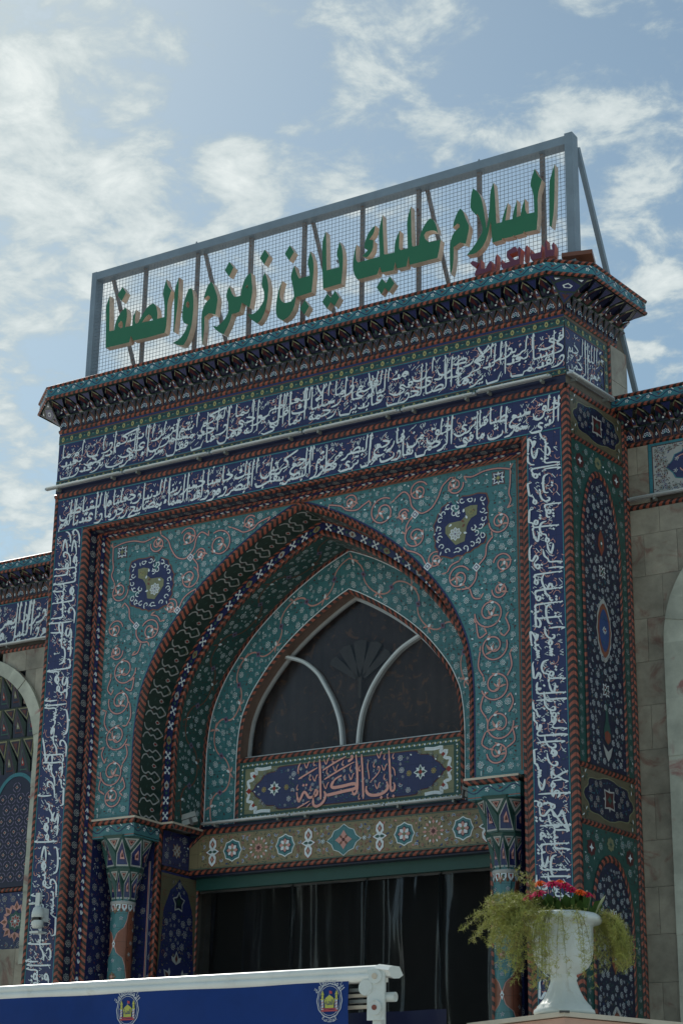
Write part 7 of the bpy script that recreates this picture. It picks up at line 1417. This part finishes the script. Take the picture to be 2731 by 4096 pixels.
def emblem(xc, zc_):
    F = lambda u, v, h: bF((xc + u + 3.1) / 4.06, (2.88 - zc_ - v) / .95, h + .004)
    I = Inlay(F); r0 = .093
    def ring(r, w, m, h, wob=0, n=48): I.ribbon([(r * (1 + wob * cos(12 * a)) * cos(a) * .93, r * (1 + wob * cos(12 * a)) * sin(a) * 1.05) for a in [2 * pi * k / n for k in range(n + 1)]], w, m, h)
    ring(.099, .006, 'print_white', .0, .02); ring(.086, .003, 'print_white', .0005)
    def arc_text(txt, r, a_mid, span, em, flip=1):
        gl, wd = [], 0
        for w_ in txt.split()[::-1]:
            g_, x_ = word(w_, .01); gl += [([(a + wd, b_) for a, b_ in vs], fs_) for vs, fs_ in g_]; wd += x_ + .2
        for vs, fs_ in gl:
            pts = []
            for a, b_ in vs:
                t = (a / wd - .5) * span; rr = r + b_ * em * flip; an = a_mid - t * flip; pts.append((rr * cos(an) * .93, rr * sin(an) * 1.05))
            I.mesh2(pts, fs_, 'print_white', .001)
    arc_text('الأمانة العامة', .103, pi / 2, 2.3, .05); arc_text('المقدسة', .125, -pi / 2, 1.1, .045, -1)
    for s_ in (1, -1):       # two minarets
        x = s_ * .052
        I.p([(x - .009, -.055), (x + .009, -.055), (x + .009, .005), (x - .009, .005)], 'print_white', .001)
        for k in range(3): I.ribbon([(x - .008, -.05 + k * .018), (x + .008, -.042 + k * .018)], .004, 'print_red', .002)
        I.p([(x - .013, .005), (x + .013, .005), (x + .013, .012), (x - .013, .012)], 'print_yellow', .002); I.p([(x - .008, .014), (x + .008, .014), (x + .008, .034), (x - .008, .034)], 'print_yellow', .001); I.p([(x - .012, .036), (x + .012, .036), (x, .064)], 'print_yellow', .001)
    I.p([(-.033, -.045), (.033, -.045), (.033, -.02), (.038, 0), (.028, .018), (.012, .028), (0, .036), (-.012, .028), (-.028, .018), (-.038, 0), (-.033, -.02)], 'print_yellow', .001)
    g_, x_ = word('للعتبة', .012)
    for vs, fs_ in g_: I.mesh2([((a / x_ - .5) * .06, -.025 + b_ * .045) for a, b_ in vs], fs_, 'banner_blue', .003)
    I.p([(-.062, -.066), (.062, -.066), (.062, -.056), (-.062, -.056)], 'print_red', .001); I.ribbon([(-.05, -.048), (-.02, -.052), (.02, -.048), (.05, -.052)], .006, 'print_red', .002)
    I.ribbon([(0, .034), (0, .062)], .002, 'print_white', .001); I.p([(0, .044), (.020, .040), (.020, .056), (0, .062)], 'print_red', .002)
    o = I.obj('emblem', BN); return o
emblem(.825, 2.765); emblem(-.78, 2.765)
b = B(); b.grid(lambda u, v: (.30 + 1.0 * u, -4.95 + .02 * sin(u * 12), 2.78 - 1.2 * v), [i / 20 for i in range(21)], [0, .5, 1], 'banner_back'); top(b.obj('rear_banner'), 'dark blue cloth hanging behind the awning post', 'banner')
# ================================================================== urn with flowers on a boxed pedestal
UV = Vector((2.19, -5.08, 2.70)); vd = Vector((-.424, .906, 0)); vr = Vector((.906, .424, 0))
PC = UV - vd * .30; PD = empty('planter_pedestal', (UV.x, UV.y, 0), 'pink and cream boxed pedestal under the white urn', 'pedestal')
e1 = (vd * .80 - vr * .60).normalized(); e2 = (vd * .68 + vr * .73).normalized()
def quadbox(b, c0, a, bb_, z0, z1, m, g=0.0):
    c0 = c0 - (a.normalized() + bb_.normalized()) * g; a = a.normalized() * (a.length + 2 * g); bb_ = bb_.normalized() * (bb_.length + 2 * g)
    vs = [c0, c0 + a, c0 + a + bb_, c0 + bb_]; v = [(q.x, q.y, z0) for q in vs] + [(q.x, q.y, z1) for q in vs]
    b.add(v, [(0, 1, 2, 3), (7, 6, 5, 4), (0, 4, 5, 1), (1, 5, 6, 2), (2, 6, 7, 3), (3, 7, 4, 0)], m)
b = B(); quadbox(b, PC, e1 * 1.0, e2 * 1.0, 0, 2.66, 'pink_panel'); b.obj('body', PD)
b = B(); quadbox(b, PC, e1 * 1.0, e2 * 1.0, 2.665, 2.693, 'cream_trim', .02); b.obj('cap', PD)
b = B(); b.box((-.03, -.03, 0), (.03, .03, .012), 'dark_metal', Matrix.Translation((PC.x, PC.y, 2.686)) @ Matrix.Rotation(.5, 4, 'Z')); b.obj('corner_clip', PD)
UR = empty('urn', tuple(UV), 'white fluted plastic urn full of flowers at lower right', 'urn')
upr = [(0, -.002, 0), (.185, -.002, 0), (.19, .012, 0), (.187, .028, 0), (.172, .038, 0), (.168, .05, .1), (.150, .065, 1), (.122, .10, 1), (.100, .145, 1), (.086, .185, .8), (.080, .21, .1), (.088, .222, 0), (.080, .235, 0), (.082, .245, 0), (.118, .258, .3), (.152, .285, .8), (.174, .325, .9), (.184, .38, .8), (.189, .44, .5), (.191, .50, .1), (.192, .535, 0), (.205, .548, 0), (.240, .556, 0), (.251, .566, 0), (.250, .582, 0), (.236, .602, 0), (.215, .612, 0), (.200, .608, 0), (.190, .59, 0)]
b = B(); b.lathe(tuple(UV), upr, 'white_plastic', 96, .055, 16); b.obj('bowl', UR)
b = B(); b.poly(disc(0, 0, .192, 24) and [(UV.x + .192 * cos(q * pi / 12), UV.y + .192 * sin(q * pi / 12), UV.z + .585) for q in range(24)], 'soil'); b.obj('soil', UR)
# asparagus fern
def fern(name, specs, seed, label):
    r = random.Random(seed); b = B(); sb = B()
    for (az, n, L0, L1, el0, el1, spread, gr, r0) in specs:
        for _ in range(n):
            a = az + r.uniform(-spread, spread); L = r.uniform(L0, L1); el = r.uniform(el0, el1)
            d = (vr * cos(a) - vd * sin(a)); s0 = UV + Vector((0, 0, .60)) + d * (r0 * r.uniform(.5, 1.1)); v = d * cos(el) + Vector((0, 0, sin(el))); p_ = s0.copy(); pts = [p_.copy()]; ns = 16
            side = Vector((-d.y, d.x, 0)) * r.uniform(-.35, .35)
            for i in range(ns):
                v = (v + Vector((0, 0, -gr * r.uniform(.7, 1.3))) + side * .06).normalized(); p_ = p_ + v * (L / ns)
                hd = (Vector((p_.x - UV.x, p_.y - UV.y, 0))); lim = .252 if p_.z > UV.z + .53 else .192
                if p_.z < UV.z + .615 and hd.length < lim + .012 and p_.z > UV.z + .2: q = hd.normalized() * (lim + .015); p_.x, p_.y = UV.x + q.x, UV.y + q.y
                pts.append(p_.copy())
            sb.tube([tuple(q) for q in pts], [.0022 * (1 - i / (ns + 4)) for i in range(ns + 1)], 'fern_stem', 3, False)
            for i in range(2, ns + 1):
                if r.random() < .12: continue
                for _k in range(r.choice((2, 4, 5))):
                    o = pts[i].lerp(pts[i - 1], r.random()); dr = Vector((r.gauss(0, 1), r.gauss(0, 1), r.gauss(0, .8) + .1)).normalized(); bl = r.uniform(.02, .06) * (1.15 - .5 * i / ns)
                    e = o + dr * bl + Vector((0, 0, -.008))
                    for q in range(7):
                        t = (q + 1) / 7; c_ = o.lerp(e, t); nd = (dr * .6 + Vector((r.gauss(0, 1), r.gauss(0, 1), r.gauss(0, 1)))).normalized() * r.uniform(.018, .034); w_ = nd.cross(Vector((r.gauss(0, 1), r.gauss(0, 1), 1))).normalized() * .0014
                        b.add([tuple(c_ - w_), tuple(c_ + w_), tuple(c_ + nd)], [(0, 1, 2)], 'fern')
    t = empty(name, tuple(UV + Vector((0, 0, .6))), label, 'plant', 'trailing ferns in the urn'); b.obj('foliage', t, 'stuff'); sb.obj('stem', t, 'stuff')
fern('asparagus_fern', [(pi * 1.08, 44, .12, .37, .1, 1.2, .75, .15, .19), (pi * 1.15, 34, .12, .38, .7, 1.45, .8, .10, .16), (pi * 1.0, 6, .32, .44, .3, .7, .4, .10, .19), (pi * .82, 12, .3, .45, 0, .5, .4, .24, .19)], 4, 'airy yellow-green fern spilling over the left side of the urn')
fern('asparagus_fern', [(-.15, 40, .16, .40, -.1, .5, .5, .26, .20), (-.5, 12, .25, .38, .1, .8, .6, .22, .16)], 5, 'airy yellow-green fern spilling over the right side of the urn')
fern('asparagus_fern', [(pi * .5, 9, .36, .60, -.1, .4, .55, .30, .19), (pi * .68, 14, .36, .56, -.1, .3, .3, .30, .19)], 6, 'thin fern stems trailing down the front of the urn')
# gerbera flowers
def gerbera(name, du, dv, hz, r_, m, tilt, label, group):
    t = empty(name, tuple(UV + vr * du - vd * dv + Vector((0, 0, .59))), label, 'flower', group)
    hz += .045; r_ *= 1.3; dv += .03; c_ = UV + vr * du - vd * dv + Vector((0, 0, .60 + hz)); nrm = Vector((tilt * vr.x * .3 - vd.x * .55, tilt * vr.y * .3 - vd.y * .55, 1)).normalized(); x = nrm.cross(Vector((0, 1, 0))).normalized(); y = nrm.cross(x); b = B(); rr = random.Random(int(du * 1000))
    for ly in range(3):
        n = 13 - 2 * ly
        for k in range(n):
            a = 2 * pi * k / n + ly * .3 + rr.uniform(-.1, .1); R = r_ * (1 - .22 * ly) * rr.uniform(.9, 1.08); dl = x * cos(a) + y * sin(a); sd_ = -x * sin(a) + y * cos(a); up_ = nrm
            pts = [c_ + dl * R * .15, c_ + dl * R * .6 + sd_ * R * .15 + up_ * (.008 + .006 * ly), c_ + dl * R + sd_ * R * .07 + up_ * (.002 + .008 * ly), c_ + dl * R - sd_ * R * .07 + up_ * (.002 + .008 * ly), c_ + dl * R * .6 - sd_ * R * .15 + up_ * (.008 + .006 * ly)]
            b.poly([tuple(q) for q in pts], m)
    b.obj('petals', t)
    b = B(); q0 = UV + vr * du * .5 - vd * dv * .5 + Vector((0, 0, .59)); b.tube([tuple(q0), tuple(q0.lerp(c_, .5) + vr * .005), tuple(c_)], .0035, 'paddle_leaf', 5); b.lathe(tuple(c_ - nrm * .012), [(.004, 0, 0), (r_ * .35, .006, 0), (r_ * .45, .014, 0)], 'paddle_leaf', 10); b.obj('stem', t)
    b = B(); b.lathe(tuple(c_), [(r_ * .2, .02, 0), (r_ * .1, .026, 0), (0, .027, 0)], 'petal_centre', 8); b.obj('centre', t)
GM, GO = 'magenta gerberas in the urn', 'orange gerberas in the urn'
for i, (du, dv, hz, r_, lb) in enumerate(((-.14, .03, .085, .040, 'magenta flower low on the left of the bouquet'), (-.055, .02, .145, .042, 'tallest magenta flower, left of the bouquet middle'), (.02, .02, .135, .042, 'magenta flower right of the tallest one'), (.06, .05, .105, .036, 'magenta flower beside the orange ones'), (.16, .04, .075, .032, 'magenta flower at the right end of the bouquet'), (-.205, .02, .06, .032, 'smallest magenta flower at the left rim'))): gerbera('gerbera', du, dv, hz, r_, 'petal_magenta', du * 6, lb, GM)
for i, (du, dv, hz, r_, lb) in enumerate(((-.135, -.06, .16, .035, 'orange flower at the top left of the bouquet'), (-.01, -.05, .165, .030, 'small orange flower behind the tallest magenta ones'), (.115, .07, .085, .034, 'larger orange flower on the right of the bouquet'))): gerbera('gerbera', du, dv, hz, r_, 'petal_orange', du * 6, lb, GO)
t = empty('leaf_rosette', tuple(UV + Vector((0, 0, .59))), 'dark green paddle leaves under the flowers in the urn', 'plant'); rr = random.Random(9)
PLm = []
for k in range(60):
    a = rr.uniform(0, 2 * pi); R = rr.uniform(.01, .15); q = UV + vr * (R * cos(a) + .05) - vd * R * sin(a) + Vector((0, 0, .585)); dr = (vr * (cos(a) * .5 + rr.uniform(-.3, .3)) - vd * (sin(a) * .5) + Vector((0, 0, 1))).normalized(); L = rr.uniform(.10, .17); sd_ = dr.cross(Vector((rr.uniform(-1, 1), rr.uniform(-1, 1), .2))).normalized(); w = L * .19; nn = dr.cross(sd_) * .012
    b = B(); b.add([tuple(v) for v in (q, q + dr * L * .45 + sd_ * w * .8, q + dr * L * .8 + sd_ * w, q + dr * L, q + dr * L * .8 - sd_ * w, q + dr * L * .45 - sd_ * w * .8, q + dr * L * .5 + nn, q + dr * L * .8 + nn)], [(0, 1, 6), (1, 2, 7, 6), (2, 3, 7), (3, 4, 7), (4, 5, 6, 7), (5, 0, 6)], 'paddle_leaf', True); b.obj('leaf', t)
# ================================================================== ground
b = B(); b.poly([(-300, -300, 0), (300, -300, 0), (300, 300, 0), (-300, 300, 0)], 'paving'); g_ = b.obj('ground'); g_['kind'] = 'structure'
